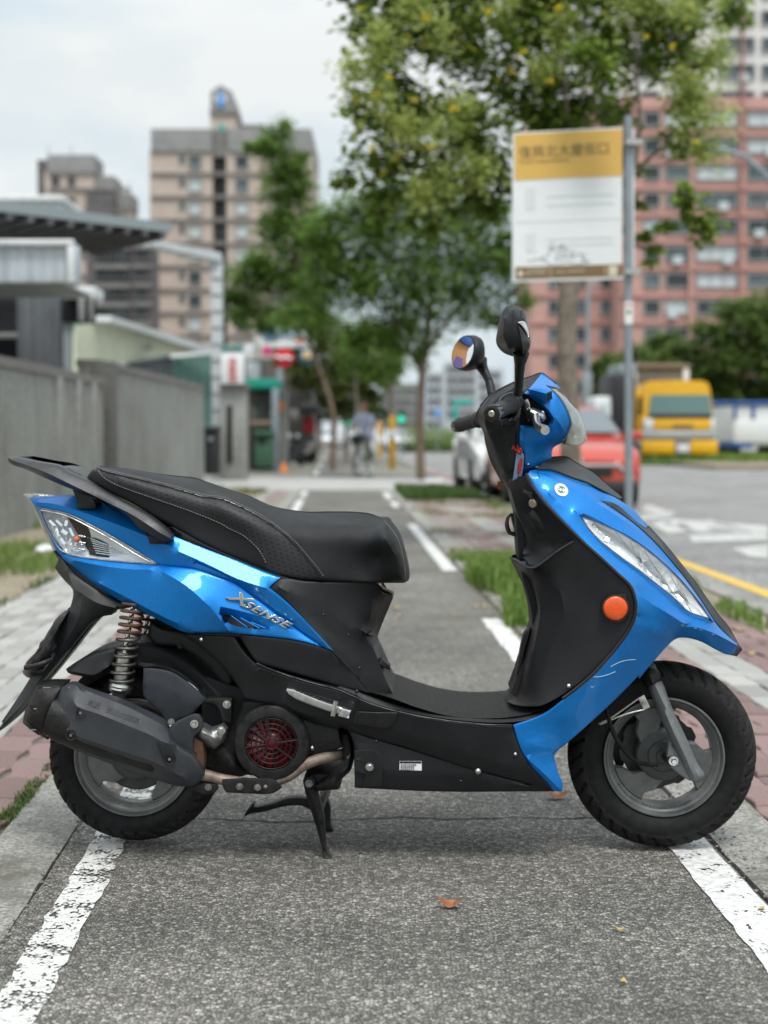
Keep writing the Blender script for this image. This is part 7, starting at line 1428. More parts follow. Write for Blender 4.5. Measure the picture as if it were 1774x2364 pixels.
def car(name, loc, rz, col, label, kind, W_=1.76, tall=0.0):
    c = empty(name, loc, rz); tag(c, label, 'car'); P_ = G(col); hw = W_ / 2
    loft_body('body', [sec(.0, hw * .80, .26, .66, .12), sec(.10, hw * .93, .2, .76, .10), sec(.4, hw * .99, .18, .86, .09), sec(1.1, hw, .18, .98, .08), sec(2.6, hw, .18, 1.0, .07), sec(3.6, hw, .2, 1.02, .08), sec(3.95, hw * .92, .26, .98, .1)], P_, c)
    zt = 1.45 + tall
    loft_body('cabin', [cab(.92, hw * .88, hw * .84, .93, .98), cab(1.25, hw * .90, hw * .80, .93, 1.16 + tall * .3), cab(1.75, hw * .91, hw * .72, .93, zt - .04), cab(2.4, hw * .92, hw * .72, .93, zt), cab(3.3, hw * .91, hw * .72, .93, zt - .03), cab(3.8, hw * .86, hw * .70, .93, zt - .22)], P_, c)
    quadp('windscreen', [(-hw * .80, 1.02, 1.015), (hw * .80, 1.02, 1.015), (hw * .67, 1.66, zt - .10), (-hw * .67, 1.66, zt - .10)], G('car_glass'), c, .02).location = (0, -.06, .035)
    for s in (-1, 1):
        quadp('side_window', [(s * hw * .955, 1.45, 1.02), (s * hw * .955, 3.4, 1.03), (s * hw * .80, 3.25, zt - .14), (s * hw * .80, 1.95, zt - .12)], G('car_glass'), c, .0)
        rbox('headlight', (s * hw * .74, .17, .69), (.36, .26, .13), .045, G('light_lens'), c, M=Matrix.Rotation(s * .25, 4, 'Z'))
        rbox('wing_mirror', (s * (hw + .09), 1.18, 1.0), (.20, .14, .13), .05, P_, c); rbox('fog_lamp', (s * hw * .72, .04, .36), (.16, .10, .08), .03, G('car_black'), c)
        for y in (.78, 3.2):
            t = MB(); t.lathe((s * (hw - .10), y, .31), [(.19, -.09), (.29, -.10), (.315, -.06), (.315, .06), (.29, .10), (.19, .09)], 28, 'y', Matrix.Rotation(math.pi / 2, 4, 'Z')); w_ = t.build('wheel', G('rubber'), c, 40); t = MB(); t.lathe((s * (hw - .10), y, .31), [(0, -.075), (.195, -.085), (.195, .085), (0, .075)], 20, 'y', Matrix.Rotation(math.pi / 2, 4, 'Z')); t.build('rim', G('rim_grey'), w_, 40)
        rbox('wheel_arch', (s * (hw - .12), .78, .40), (.245, .74, .50), .08, G('car_black'), c); rbox('wheel_arch', (s * (hw - .12), 3.2, .40), (.245, .74, .50), .08, G('car_black'), c)
    rbox('bumper_lip', (0, .06, .30), (W_ * .88, .26, .18), .06, G('car_black'), c); rbox('grille', (0, .015, .50), (W_ * .50, .10, .12), .04, G('car_black'), c); rbox('grille_bar', (0, -.03, .60), (W_ * .56, .08, .045), .02, G('aluminium'), c)
    for s in (-1, 1): rbox('grille_strut', (0, 0, 0), (.36, .06, .05), .02, G('aluminium'), c, M=Matrix.Translation((s * W_ * .34, .0, .515)) @ Matrix.Rotation(s * .75, 4, 'Y'))
    rbox('number_plate', (0, -.05, .42), (.36, .02, .15), .005, G('plate_white'), c); rbox('badge', (0, -.045, .665), (.12, .02, .07), .02, G('chrome'), c)
    return c
pr = gnd(1322, 1172, RZ); redc = car('parked_car', (pr.x, pr.y - .55, RZ), PA * .6, 'car_red', 'red hatchback parked facing the viewer behind the scooter headlamp', 'hatch', 1.86)
pw = W(3.16, 23.0, RZ); whc = car('parked_car', pw, PA + .02, 'car_white', 'white car parked behind the red car, seen left of the steering column', 'hatch', 1.74, -.05)
for (px, py, d, sc, lab) in ((752, 1038, 100, 1, 'tiny white car far down the path beyond the parked scooters'), (925, 1045, 82, 1, 'white car behind the yellow posts'), (1000, 1030, 140, 1, 'silver white car on the far road right of the slim trunk')):
    c = copy_tree(whc); q = at(px, py, d); c.location = (q.x, d, RZ); c.rotation_euler = (0, 0, rd(-.3, .5)); c['label'] = lab
# yellow truck
tq = gnd(1556, 1072, RZ); tk = empty('yellow_truck', (tq.x, tq.y, RZ), 0.0); tag(tk, 'yellow flatbed truck with a rack behind its cab parked across the road', 'truck')
TD = tq.y; ts_ = TD / PF
def TX(px): return (px - 887) * ts_ - tq.x
def TZ(py): return at(887, py, TD).z - RZ
def tbox(name, x0, x1, y0, y1, dep, m, r=.03, off=0.0, parent=tk): return rbox(name, ((TX(x0) + TX(x1)) / 2, off + dep / 2, (TZ(y0) + TZ(y1)) / 2), (abs(TX(x1) - TX(x0)), dep, abs(TZ(y0) - TZ(y1))), r, G(m), parent)
cabm = [sec(.0, (TX(1645) - TX(1478)) / 2, TZ(1012), TZ(965), .02)]
cx = (TX(1645) + TX(1478)) / 2; hwT = (TX(1645) - TX(1478)) / 2
o = loft_body('cab', [(y, [(0, TZ(1018)), (hwT * .97, TZ(1018)), (hwT, TZ(960)), (hwT * .985, TZ(930)), (hwT * .92, TZ(896)), (hwT * .87, TZ(884)), (hwT * .7, TZ(879)), (0, TZ(877))]) for y in (.12, 1.9)], G('truck_yellow'), tk); o.location = (cx, 0, 0)
quadp('windscreen', [(TX(1497), .06, TZ(962)), (TX(1643), .06, TZ(962)), (TX(1638), .08, TZ(911)), (TX(1503), .08, TZ(911))], G('truck_glass'), tk, .04)
tbox('wiper_panel', 1497, 1643, 956, 965, .05, 'car_black', .01, .04); tbox('grille_panel', 1508, 1640, 968, 993, .12, 'truck_yellow', .02, .02); tbox('name_strip', 1552, 1600, 980, 988, .02, 'sign_brown', .004, -.0)
for a, c in ((1486, 1508), (1640, 1650)): tbox('lamp_cluster', a, c, 966, 992, .12, 'light_lens', .02, .03)
tbox('chrome_bar', 1478, 1652, 994, 1014, .16, 'aluminium', .03, -.02); tbox('bumper', 1480, 1556, 1017, 1048, .3, 'truck_yellow', .04, -.12); tbox('bumper', 1592, 1656, 1017, 1048, .3, 'truck_yellow', .04, -.12); tbox('bumper_centre', 1555, 1594, 1015, 1048, .2, 'band_grey', .02, -.06); tbox('number_plate', 1562, 1590, 1026, 1044, .02, 'plate_white', .005, -.09)
tbox('door_open', 1464, 1482, 900, 995, 1.2, 'truck_yellow', .05, .2); tbox('door_window', 1474, 1484, 915, 958, .5, 'car_black', .02, .1)
for s0, s1 in ((1482, 1498), (1528, 1562), (1612, 1634)): tbox('wheel', s0, s1, 1046, 1076, .9, 'rubber', .08, .2 if s0 != 1528 else 2.6)
tbox('chassis', 1486, 1640, 1030, 1056, 4.6, 'car_black', .03, .4)
for a in (1481, 1607): tbox('rack_post', a, a + 14, 838, 965, .2, 'white_metal', .02, 2.2)
tbox('rack_beam', 1478, 1624, 832, 842, .2, 'pipe_metal', .02, 2.15); tbox('rack_net', 1494, 1608, 848, 874, .05, 'band_grey', .01, 2.3); tbox('load_bed', 1472, 1650, 985, 1020, 4, 'truck_yellow', .03, 2.4)
# dark truck behind the red car
dq = at(1420, 1066, 46); dt = empty('dark_truck', (dq.x, 46, RZ)); tag(dt, 'dark covered truck half hidden between the red car and the sign pole', 'truck')
boxpx('cover', 1412, 1470, 862, 1000, 46, 3, G('car_black'), dt, .15); boxpx('side_board', 1372, 1414, 915, 960, 46.2, 2, G('white_metal'), dt, .05); boxpx('cab_side', 1395, 1412, 930, 1010, 45.8, 1.5, G('window_white'), dt, .05); boxpx('chassis', 1380, 1470, 1000, 1050, 46.2, 2.5, G('car_black'), dt, .05); boxpx('cover_frame', 1430, 1470, 840, 864, 46.1, 2.5, G('roof_edge'), dt, .03)
# white and blue trucks at the right edge
for a, c, lab in ((1652, 1690, 'narrow white and blue box truck beside the yellow truck'), (1692, 1800, 'wide white and blue box truck at the right edge')):
    d = 58 if a == 1652 else 54; o = empty('box_truck', at((a + c) / 2, 1050, d) * Vector((1, 1, 0)) + Vector((0, 0, RZ))); tag(o, lab, 'truck')
    boxpx('box', a, c, 930, 1026, d, 4, G('white_metal'), o, .05); boxpx('roof_trim', a - 1, c + 1, 926, 936, d - .1, 4.2, G('truck_blue'), o, .03); boxpx('lower_trim', a, c - (8 if a == 1652 else 60), 1018, 1034, d - .05, 3, G('truck_blue'), o, .03)
    for px in ((a + 4, a + 8) if a == 1652 else (a + 2, a + 44)): boxpx('door_frame', px, px + (5 if a == 1652 else 8), 930, 968, d - .08, .1, G('truck_blue'), o, .01)
    boxpx('wheel', a + 6, a + 20, 1030, 1052, d + .2, 2, G('rubber'), o, .1); boxpx('wheel', c - 22, c - 8, 1030, 1052, d + .2, 2, G('rubber'), o, .1); boxpx('lower_panel', a + 4, c - 4, 968, 1022, d - .06, .1, G('sign_white'), o, .01)
# little parked scooters by the stall
def small_scooter(loc, rz, col, lab):
    s = empty('parked_scooter', loc, rz); tag(s, lab, 'scooter', 'scooters parked by the stall')
    for y in (-.58, .58): t = MB(); t.lathe((0, y, .22), [(.12, -.05), (.20, -.05), (.22, 0), (.20, .05), (.12, .05), (.12, -.05)], 20, 'y', Matrix.Rotation(math.pi / 2, 4, 'Z')); t.build('wheel', G('rubber'), s, 40)
    loft_body('body', [(-.85, [(0, .62), (.07, .62), (.09, .70), (0, .78)]), (-.4, [(0, .35), (.16, .40), (.17, .68), (0, .78)]), (.0, [(0, .25), (.18, .28), (.16, .60), (0, .70)]), (.12, [(0, .22), (.18, .24), (.16, .32), (0, .33)]), (.40, [(0, .22), (.18, .24), (.18, .34), (0, .35)]), (.52, [(0, .30), (.20, .40), (.18, .80), (0, .92)]), (.68, [(0, .45), (.12, .55), (.10, .72), (0, .80)])], G(col), s)
    rbox('seat', (0, -.30, .80), (.26, .72, .11), .04, G('seat_vinyl'), s); b = MB(); b.tube([Vector((0, .62, .25)), Vector((0, .45, .95)), Vector((0, .42, 1.02))], .04, 8); b.build('steering_column', G('fork_grey'), s, 50); b = MB(); b.tube([Vector((-.34, .34, 1.02)), Vector((0, .44, 1.03)), Vector((.34, .34, 1.02))], .018, 8); b.build('handlebar', G('rubber'), s, 50); rbox('headlamp', (0, .52, .95), (.18, .14, .15), .05, G('light_lens'), s)
    for k in (-1, 1): b = MB(); b.tube([Vector((k * .2, .38, 1.03)), Vector((k * .27, .36, 1.2))], .008, 6); b.blob((k * .28, .36, 1.23), (.055, .02, .045), 10, 7); b.build('mirror', G('car_black'), s, 60)
    return s
for (px, py, d, rz, col, lab) in ((672, 1052, 43, 2.6, 'car_black', 'black scooter parked nearest the orange cone'), (690, 1046, 45, 2.5, 'band_grey', 'grey scooter parked under the black canopy'), (706, 1042, 48, 2.7, 'car_black', 'black scooter parked last in the row by the canopy')):
    q = at(px, py, d); small_scooter(Vector((q.x, d, 0)), rz, col, lab)

# ---- trees
def tree(name, d, trunk, limbs, blobs, nl, size, lm, label, cat='tree', bk='bark_grey', flat=.8, depth=1.0, seed=1, extra=(), group=None, loose=1.0):
    random.seed(seed); base = at(trunk[0][0], trunk[0][1], d); root = empty(name, (base.x, d, 0)); tag(root, label, cat, group); o0 = root.location
    b = MB()
    q = spl([(p[0], p[1], p[2]) for p in trunk], 12, False); P = [at(p[0], p[1], d) - o0 for p in q]; P[0].z = -.12; b.tube(P, [p[2] * d / PF / 2 for p in q], 12)
    for lim in limbs:
        q = spl([(p[0], p[1], p[2]) for p in lim], 14, False); z = rd(-.5, .5) * depth; b.tube([at(p[0], p[1], d) - o0 + Vector((0, z * i / len(q), 0)) for i, p in enumerate(q)], [max(.006, p[2] * d / PF / 2) for p in q], 8)
    b.build('trunk', G(bk), root, 60)
    tot = sum(r * r for _, _, r in blobs); mb = MB(); wsum = []
    cl = []
    for (px, py, r) in blobs:
        c = at(px, py, d) - o0; rw = r * d / PF; k = max(3, int(26 * r * r / tot * len(blobs)))
        for _ in range(k):
            u_ = Vector((random.gauss(0, 1), random.gauss(0, 1), random.gauss(0, 1))).normalized() * rw * rd(.25, 1.0) ** .6; u_.z *= .85; u_.y *= depth; cl.append((c + u_, rw * rd(.22, .42)))
    per = max(4, nl // max(1, len(cl)))
    def leafq(p, s):
        a = rd(0, 6.28); dr = Vector((math.cos(a), math.sin(a), rd(-.9, .25))).normalized(); sd = dr.cross(Vector((rd(-.5, .5), rd(-.5, .5), 1))).normalized() * s * .27; n_ = dr.cross(sd).normalized() * s * .06
        mb.add([p, p + dr * s * .45 + sd + n_, p + dr * s, p + dr * s * .45 - sd + n_], [(0, 1, 2), (0, 2, 3)])
    for c, r in cl:
        for _ in range(per):
            v = Vector((random.gauss(0, .5), random.gauss(0, .5), random.gauss(0, .42))) * r * loose; leafq(c + v, size * rd(.6, 1.35))
    for (m_i, items, kk, rr, ss, yo) in extra:
        mb.cur = m_i
        for (px, py, r) in items:
            c0_ = at(px, py, d) - o0; rw = r * d / PF
            for _ in range(kk): c = c0_ + Vector((random.gauss(0, .5) * rw, rd(-1, .4) * rw + yo * .55, random.gauss(0, .5) * rw)); [leafq(c + Vector((random.gauss(0, .3), random.gauss(0, .3), random.gauss(0, .5))) * rr, ss * rd(.6, 1.3)) for _ in range(10)]
    mats = lm if isinstance(lm, list) else [lm]
    mb.build('crown', [G(x) for x in mats], root, kind='stuff')
    return root
pods = [(1010, 110, 60), (890, 140, 50), (960, 60, 40), (1000, 330, 60), (1040, 430, 50), (930, 330, 45), (1150, 60, 50), (1060, 300, 40), (880, 260, 40), (1590, 300, 60), (1600, 370, 40), (1560, 60, 60), (1480, 40, 50), (1420, 60, 50), (1620, 160, 40), (1100, 420, 30), (1280, 100, 40), (820, 200, 40), (1540, 240, 40), (970, 470, 30), (1240, 190, 35), (1580, 240, 50)]
yel = [(980, 106, 10), (1112, 94, 12), (1262, 82, 12), (1170, 218, 10), (1246, 250, 9), (1450, 152, 9), (1302, 30, 8), (870, 270, 8), (945, 285, 8), (850, 380, 10), (1185, 200, 9), (1635, 60, 9), (1560, 370, 8), (990, 385, 8), (900, 235, 8), (1500, 170, 7), (1040, 300, 8)]
tree('street_tree', 11.6, [(1322, 1270, 54), (1316, 1000, 47), (1308, 800, 44), (1314, 680, 46), (1320, 640, 50)], [[(1312, 660, 40), (1270, 560, 28), (1180, 420, 20), (1080, 280, 13), (960, 160, 8), (860, 90, 4)], [(1322, 660, 40), (1360, 520, 28), (1330, 350, 22), (1260, 190, 14), (1220, 40, 9), (1200, -140, 5)], [(1326, 650, 34), (1420, 500, 22), (1460, 330, 12), (1450, 200, 6), (1440, 100, 3)], [(1330, 350, 18), (1300, 240, 10), (1290, 60, 6)], [(1420, 500, 14), (1480, 560, 8), (1540, 560, 4)], [(1440, 420, 12), (1540, 330, 7), (1590, 300, 4)], [(1180, 420, 14), (1050, 400, 8), (930, 360, 4)]],
     [(900, 90, 120), (1010, 30, 130), (1150, 90, 150), (1310, 60, 150), (1470, 90, 120), (1570, 110, 90), (1585, 270, 70), (1590, 345, 45), (890, 250, 100), (1000, 300, 120), (1130, 290, 120), (1260, 240, 90), (1400, 230, 90), (960, 410, 75), (1060, 430, 80), (1150, 420, 70), (860, 350, 70), (1290, 300, 60), (1520, 580, 36), (1500, 530, 30), (1540, 520, 24), (850, -60, 100), (1050, -120, 160), (1300, -130, 180), (1520, -80, 130), (1650, 20, 70), (1450, 380, 45), (1470, 470, 28), (1240, 210, 80), (1215, 260, 40), (900, 465, 50), (990, 495, 55), (1085, 500, 48), (1160, 495, 36), (830, 410, 50)], 23000, .092, ['leaf_green', 'leaf_pods', 'leaf_yellow'],
     'big leafy street tree with yellow green pods above and behind the bus stop sign', depth=1.1, seed=2, extra=((1, pods, 44, .085, .050, -.9), (2, yel, 1, .025, .048, -1.5), (0, [(1318, 262, 34), (1335, 288, 18), (1290, 240, 30), (1512, 560, 30), (1535, 590, 20), (1490, 520, 22)], 12, .07, .085, -2.7)))
nt_ = bpy.data.objects['street_tree']; lms = []
for k, m_ in enumerate(('leaf_green', 'leaf_green', 'leaf_pods', 'leaf_yellow')):
    me = bpy.data.meshes.new('leaf_blade'); s = .10; me.from_pydata([(0, 0, 0), (s * .2, s * .24, .008), (s * .5, s * .27, .012), (s, 0, 0), (s * .5, -s * .27, .012), (s * .2, -s * .24, .008), (s * .5, 0, -.004)], [], [(0, 1, 6), (1, 2, 6), (2, 3, 6), (3, 4, 6), (4, 5, 6), (5, 0, 6)]); me.materials.append(G(m_)); lms.append(me)
BL_ = [(900, 90, 120), (1010, 30, 130), (1150, 90, 150), (1310, 60, 150), (1470, 90, 120), (1570, 110, 90), (1585, 270, 70), (890, 250, 100), (1000, 300, 120), (1130, 290, 120), (1260, 220, 60), (960, 410, 75), (1060, 430, 80), (860, 350, 70)]
for k in range(280):
    px, py, r_ = random.choice(BL_); a = rd(0, 6.28); q = r_ * math.sqrt(rd(.2, 1)); o = bpy.data.objects.new('leaf', lms[(0, 0, 1, 1, 2, 2, 2, 3)[k % 8]] ); COL.objects.link(o); o.parent = nt_
    o.location = at(px + q * math.cos(a), py + q * math.sin(a) * .85, 11.6) - nt_.location + Vector((0, -rd(.35, .7) * (1 - (q / r_)**2 * .6), 0)); o.rotation_euler = (rd(-.9, .9), rd(-.2, 1.2), rd(0, 6.28)); o.scale = [rd(.7, 1.15)] * 3
tree('street_tree', 30.3, [(972, 1104, 22), (970, 1000, 19), (974, 880, 17), (985, 780, 15), (1000, 660, 11), (1010, 560, 6)], [[(974, 860, 12), (920, 760, 9), (860, 660, 5)], [(980, 820, 12), (1040, 730, 8), (1110, 640, 4)], [(990, 720, 9), (940, 640, 6), (900, 560, 3)]],
     [(830, 560, 80), (930, 560, 95), (1040, 540, 90), (1120, 600, 75), (1010, 650, 100), (900, 660, 95), (800, 660, 75), (1090, 700, 60), (960, 760, 70), (870, 760, 55), (960, 470, 60), (1060, 470, 50), (760, 590, 50), (1170, 640, 45), (1150, 730, 36), (745, 530, 56), (790, 490, 46), (880, 440, 50), (765, 640, 66), (700, 740, 56), (870, 490, 66), (1000, 440, 60), (1180, 600, 56), (1185, 690, 44), (1130, 480, 50), (840, 850, 44), (900, 860, 40), (975, 830, 34), (1180, 560, 35), (820, 770, 40)], 27000, .145, 'leaf_mid', 'slim dark green street tree standing in grass right of the path', bk='bark_brown', seed=3, depth=1.0, loose=1.7)
tree('street_tree', 37.5, [(768, 1085, 14), (768, 950, 13), (720, 800, 11), (690, 640, 9), (670, 480, 6), (655, 340, 3)], [[(720, 800, 8), (640, 720, 5), (580, 690, 3)], [(690, 640, 7), (740, 560, 4)], [(672, 500, 5), (620, 400, 3)]],
     [(640, 305, 36), (610, 350, 34), (655, 370, 46), (690, 420, 46), (640, 430, 44), (690, 500, 60), (640, 520, 44), (720, 570, 60), (650, 610, 66), (580, 660, 56), (560, 720, 40), (620, 740, 50), (700, 680, 66), (740, 740, 44), (590, 610, 36), (700, 360, 20), (545, 690, 28), (575, 330, 18)], 17000, .155, 'leaf_mid', 'tall narrow tree reaching up in front of the beige tower', bk='bark_brown', seed=4, depth=1.0, loose=1.5)
random.seed(6)
for k, (px, d, bl, nl, lm, lab) in enumerate(((800, 52, [(750, 810, 76), (830, 810, 86), (890, 830, 66), (715, 870, 50), (790, 890, 74), (860, 900, 56), (720, 760, 56), (910, 770, 56), (770, 935, 40), (680, 830, 44), (660, 780, 44)], 17000, ['leaf_drooping'], 'yellow green drooping tree over the far end of the path'), (740, 70, [(700, 900, 40), (750, 940, 40), (800, 950, 36), (690, 950, 26), (770, 880, 50)], 4500, ['leaf_dark'], 'dark tree at the far end of the path behind the canopy'), (850, 75, [(830, 950, 34), (870, 960, 30), (850, 920, 34)], 3600, ['leaf_dark'], 'dark tree behind the cyclist at the far end'))):
    tree('distant_tree', d, [(px, 1055, 10), (px, 960, 8), (px + 4, 870, 5)], [], bl, nl, .22, lm, lab, seed=20 + k, bk='bark_grey', group='trees far down the path')
for k, (px, py, w_, d, lab) in enumerate(((824, 800, 8, 44, 'bare grey trunk just left of the cyclist'), (905, 830, 17, 46, 'thick grey trunk behind the yellow post'))):
    q = [at(px, 1070, d), at(px, 940, d), at(px - 6, py, d)]; o = empty('tree_trunk', (q[0].x, d, 0)); tag(o, lab, 'tree'); q[0].z = -.1; MB().tube(rel(o, q), [w_ * d / PF / 2, w_ * d / PF / 2.1, w_ * d / PF / 2.6], 10).build('trunk', G('bark_grey'), o, 60); mb = MB(); random.seed(50 + k)
    for _ in range(500): 
        p = at(px - 6 + random.gauss(0, 22), py - 10 + random.gauss(0, 26), d) + Vector((0, rd(-1, 1), 0)) - o.location; a = rd(0, 6.28); s = .2 * rd(.6, 1.3); e = Vector((math.cos(a), math.sin(a), rd(-.8, .2))) * s; w2 = e.cross(Vector((0, 0, 1))).normalized() * s * .3; mb.add([p, p + e * .5 + w2, p + e, p + e * .5 - w2], [(0, 1, 2, 3)])
    mb.build('crown', G('leaf_mid'), o, kind='stuff')
for k, (px, bl, nl, lab, d) in enumerate(((1700, [(1640, 800, 70), (1720, 760, 90), (1780, 720, 80), (1700, 860, 90), (1790, 850, 90), (1620, 870, 60), (1560, 850, 55), (1840, 780, 90), (1580, 800, 44), (1690, 920, 60), (1770, 920, 60)], 22000, 'big rounded green tree behind the trucks at the right edge', 66), (1520, [(1490, 830, 50), (1530, 870, 50), (1460, 860, 44), (1540, 800, 40), (1500, 900, 40)], 8000, 'green tree behind the yellow truck cab', 70), (1410, [(1400, 850, 36), (1380, 890, 30), (1430, 880, 34), (1420, 830, 24)], 4500, 'small light green tree left of the sign pole far off', 74))):
    tree('roadside_tree', d, [(px, 1050, 20), (px, 950, 17), (px + 6, 860, 10)], [], bl, nl, .34, 'leaf_bush', lab, seed=30 + k, bk='bark_brown', group='trees beyond the road')
hg = MB(); random.seed(8)
for _ in range(2600): 
    p = at(rd(930, 1110), 1005, rd(80, 95)); p.z = rd(-.1, 1.6) * rd(.3, 1); a = rd(0, 6.28); s = .35; e = Vector((math.cos(a), math.sin(a), rd(-.5, .8))) * s; w2 = e.cross(Vector((0, 0, 1))).normalized() * s * .35; hg.add([p, p + e * .5 + w2, p + e, p + e * .5 - w2], [(0, 1, 2, 3)])
tag(hg.build('hedge', G('leaf_bush')), 'low green hedge along the far side of the road', 'hedge')
slab('grass_verge', 11.0, 17.4, 40, 90, RZ, RZ + .12, G('dry_soil')); 
random.seed(12)
grass('verge_grass', lambda: (rd(9.2, 24), rd(45.5, 60), 1), 9000, .35, 'fresh_grass', .05, RZ + .02)
# white kerb stone near the slim tree
ks = rbox('white_block', tuple(at(1002, 1113, 28.2)), (.34, .3, .12), .02, G('white_metal')); tag(ks, 'small white block lying in the grass beside the slim tree', 'block')
tr_ = MB(); random.seed(14)
for k in range(4): p = gnd(100 + k * 6 + rd(-3, 3), 1272 + rd(-5, 5)); tr_.blob((p.x, p.y, .02), (.055, .05, .025), 8, 5, .25)
tag(tr_.build('plastic_bag', G('sign_white'), None, 60), 'crumpled white plastic bag in the grass behind the scooter tail', 'bag')

# ---- house behind the viewer's left shoulder, seen only in the far mirror
speck('orange_brick', (.46, .22, .09), (.60, .31, .13), 6, .9, .004); mat('purple_banner', (.16, .13, .34), .6, 0, 0, .2, 4)
hs = empty('brick_house', (-9.6, 11.2, 0), R(-38)); tag(hs, 'orange brick house with a blue roof seen in the far mirror of the scooter', 'house')
rbox('wall', (0, .2, 2.6), (2, 8.4, 5.2), .02, G('orange_brick'), hs); rbox('roof', (0, -.5, 6.0), (3, 8, 1.6), .05, G('truck_blue'), hs); rbox('white_wall', (0, 5.3, 3.0), (2, 1.7, 6.0), .02, G('white_metal'), hs); quadp('banner', [(1.03, -2.5, .3), (1.03, 4.0, .3), (1.03, 3.6, 1.2), (1.03, .8, 2.8), (1.03, -2.5, 2.2)], G('purple_banner'), hs)
# ================================================================== the cyclist
mat('shirt_blue', (.50, .55, .72), .8, 0, 0, .1, 12); mat('skin_tone', (.42, .24, .17), .6); mat('trousers', (.20, .20, .21), .8); mat('hair_dark', (.02, .018, .016), .7); mat('cap_dark', (.05, .055, .07), .8); mat('pink_bag', (.60, .28, .32), .6); mat('frame_green', (.18, .30, .12), .4, 0, .4); mat('shoe', (.03, .03, .03), .6)
cd = 32.4; cq = gnd(846, 1100)
cb = empty('bicycle', (cq.x - .05, cq.y, 0), R(164)); tag(cb, 'city bicycle with a front basket ridden towards the viewer', 'bicycle')
def bw(y):
    w = MB(); w.lathe((0, y, .32), [(.285, -.018), (.315, -.02), (.33, 0), (.315, .02), (.285, .018), (.285, -.018)], 36, 'y', Matrix.Rotation(math.pi / 2, 4, 'Z')); o = w.build('wheel', G('rubber'), cb, 50); s = MB()
    for i in range(14): a = 2 * math.pi * i / 14; s.tube([Vector((0, y, .32)), Vector((0, y + .29 * math.cos(a), .32 + .29 * math.sin(a)))], .003, 4)
    s.lathe((0, y, .32), [(.275, -.012), (.288, -.012), (.288, .012), (.275, .012), (.275, -.012)], 36, 'y', Matrix.Rotation(math.pi / 2, 4, 'Z')); s.build('spokes', G('chrome'), o, 50)
bw(.52); bw(-.52)
V3 = Vector
fr = MB()
for a, c, r_ in (((0, .40, .78), (0, .0, .30), .02), ((0, .42, .72), (0, -.16, .62), .018), ((0, -.18, .80), (0, 0, .30), .018), ((0, 0, .30), (0, -.52, .32), .014), ((0, -.14, .60), (0, -.52, .32), .012)): fr.tube([V3(a), V3(c)], r_, 8)
fr.build('frame', G('frame_green'), cb, 50)
fk2 = MB(); [fk2.tube([V3((0, .40, .80)), V3((s * .05, .44, .64)), V3((s * .05, .52, .32))], .012, 8) for s in (-1, 1)]; fk2.build('front_fork', G('chrome'), cb, 50)
hb = MB(); hb.tube([V3((0, .39, .80)), V3((0, .36, 1.0))], .014, 8); hb.tube([V3((-.28, .12, 1.04)), V3((-.26, .26, 1.05)), V3((0, .38, 1.0)), V3((.26, .26, 1.05)), V3((.28, .12, 1.04))], .013, 8); hb.build('handlebar', G('chrome'), cb, 50)
rbox('saddle', (0, -.20, .84), (.17, .26, .07), .03, G('seat_vinyl'), cb); rbox('fender', (0, .52, .665), (.06, .34, .03), .012, G('chrome'), cb)
bk_ = MB()
for z in (.70, .76, .82, .88, .94): bk_.tube([V3((-.17, .45, z)), V3((.17, .45, z)), V3((.17, .72, z)), V3((-.17, .72, z)), V3((-.17, .45, z))], .006, 5)
for x, y in ((-.17, .45), (.17, .45), (.17, .72), (-.17, .72), (0, .72), (0, .45), (-.17, .58), (.17, .58)): bk_.tube([V3((x, y, .70)), V3((x, y, .95))], .006, 5)
bk_.build('basket', G('car_black'), cb)
bg_ = MB(); bg_.blob((0, .58, .86), (.15, .12, .13), 12, 8, .06); bag = bg_.build('shopping_bag', G('car_black'), None, 60); bag.matrix_world = cb.matrix_basis.copy(); tag(bag, 'dark bag carried in the basket of the bicycle', 'bag')
rbox('pedal', (.13, .12, .22), (.10, .07, .02), .006, G('car_black'), cb); rbox('pedal', (-.13, -.12, .38), (.10, .07, .02), .006, G('car_black'), cb)
cr_ = MB(); cr_.tube([V3((.06, 0, .30)), V3((.08, .12, .22))], .01, 6); cr_.tube([V3((-.06, 0, .30)), V3((-.08, -.12, .38))], .01, 6); cr_.build('crank', G('chrome'), cb, 50)
cr_ = MB(); cr_.tube([V3((0, .44, .60)), V3((0, .44, .62))], .06, 12); cr_.build('bell_lamp', G('pink_bag'), cb, 50)
pe = empty('person', cb.location, R(164)); tag(pe, 'cyclist in a pale blue shirt and dark trousers riding towards the viewer', 'person')
def skin(name, joints, edges, m, parent, root=0, sub=2):
    me = bpy.data.meshes.new(name); me.from_pydata([j[:3] for j in joints], edges, []); o = bpy.data.objects.new(name, me); COL.objects.link(o); o.parent = parent
    md = o.modifiers.new('skin', 'SKIN'); md.use_smooth_shade = True
    for i, j in enumerate(joints): sv = me.skin_vertices[0].data[i]; sv.radius = (j[3], j[4] if len(j) > 4 else j[3]); sv.use_root = i == root
    o.modifiers.new('sub', 'SUBSURF').levels = sub; o.modifiers['sub'].render_levels = sub; me.materials.append(m); return o
if not hasattr(bpy.types.Mesh, 'skin_vertices'): pass
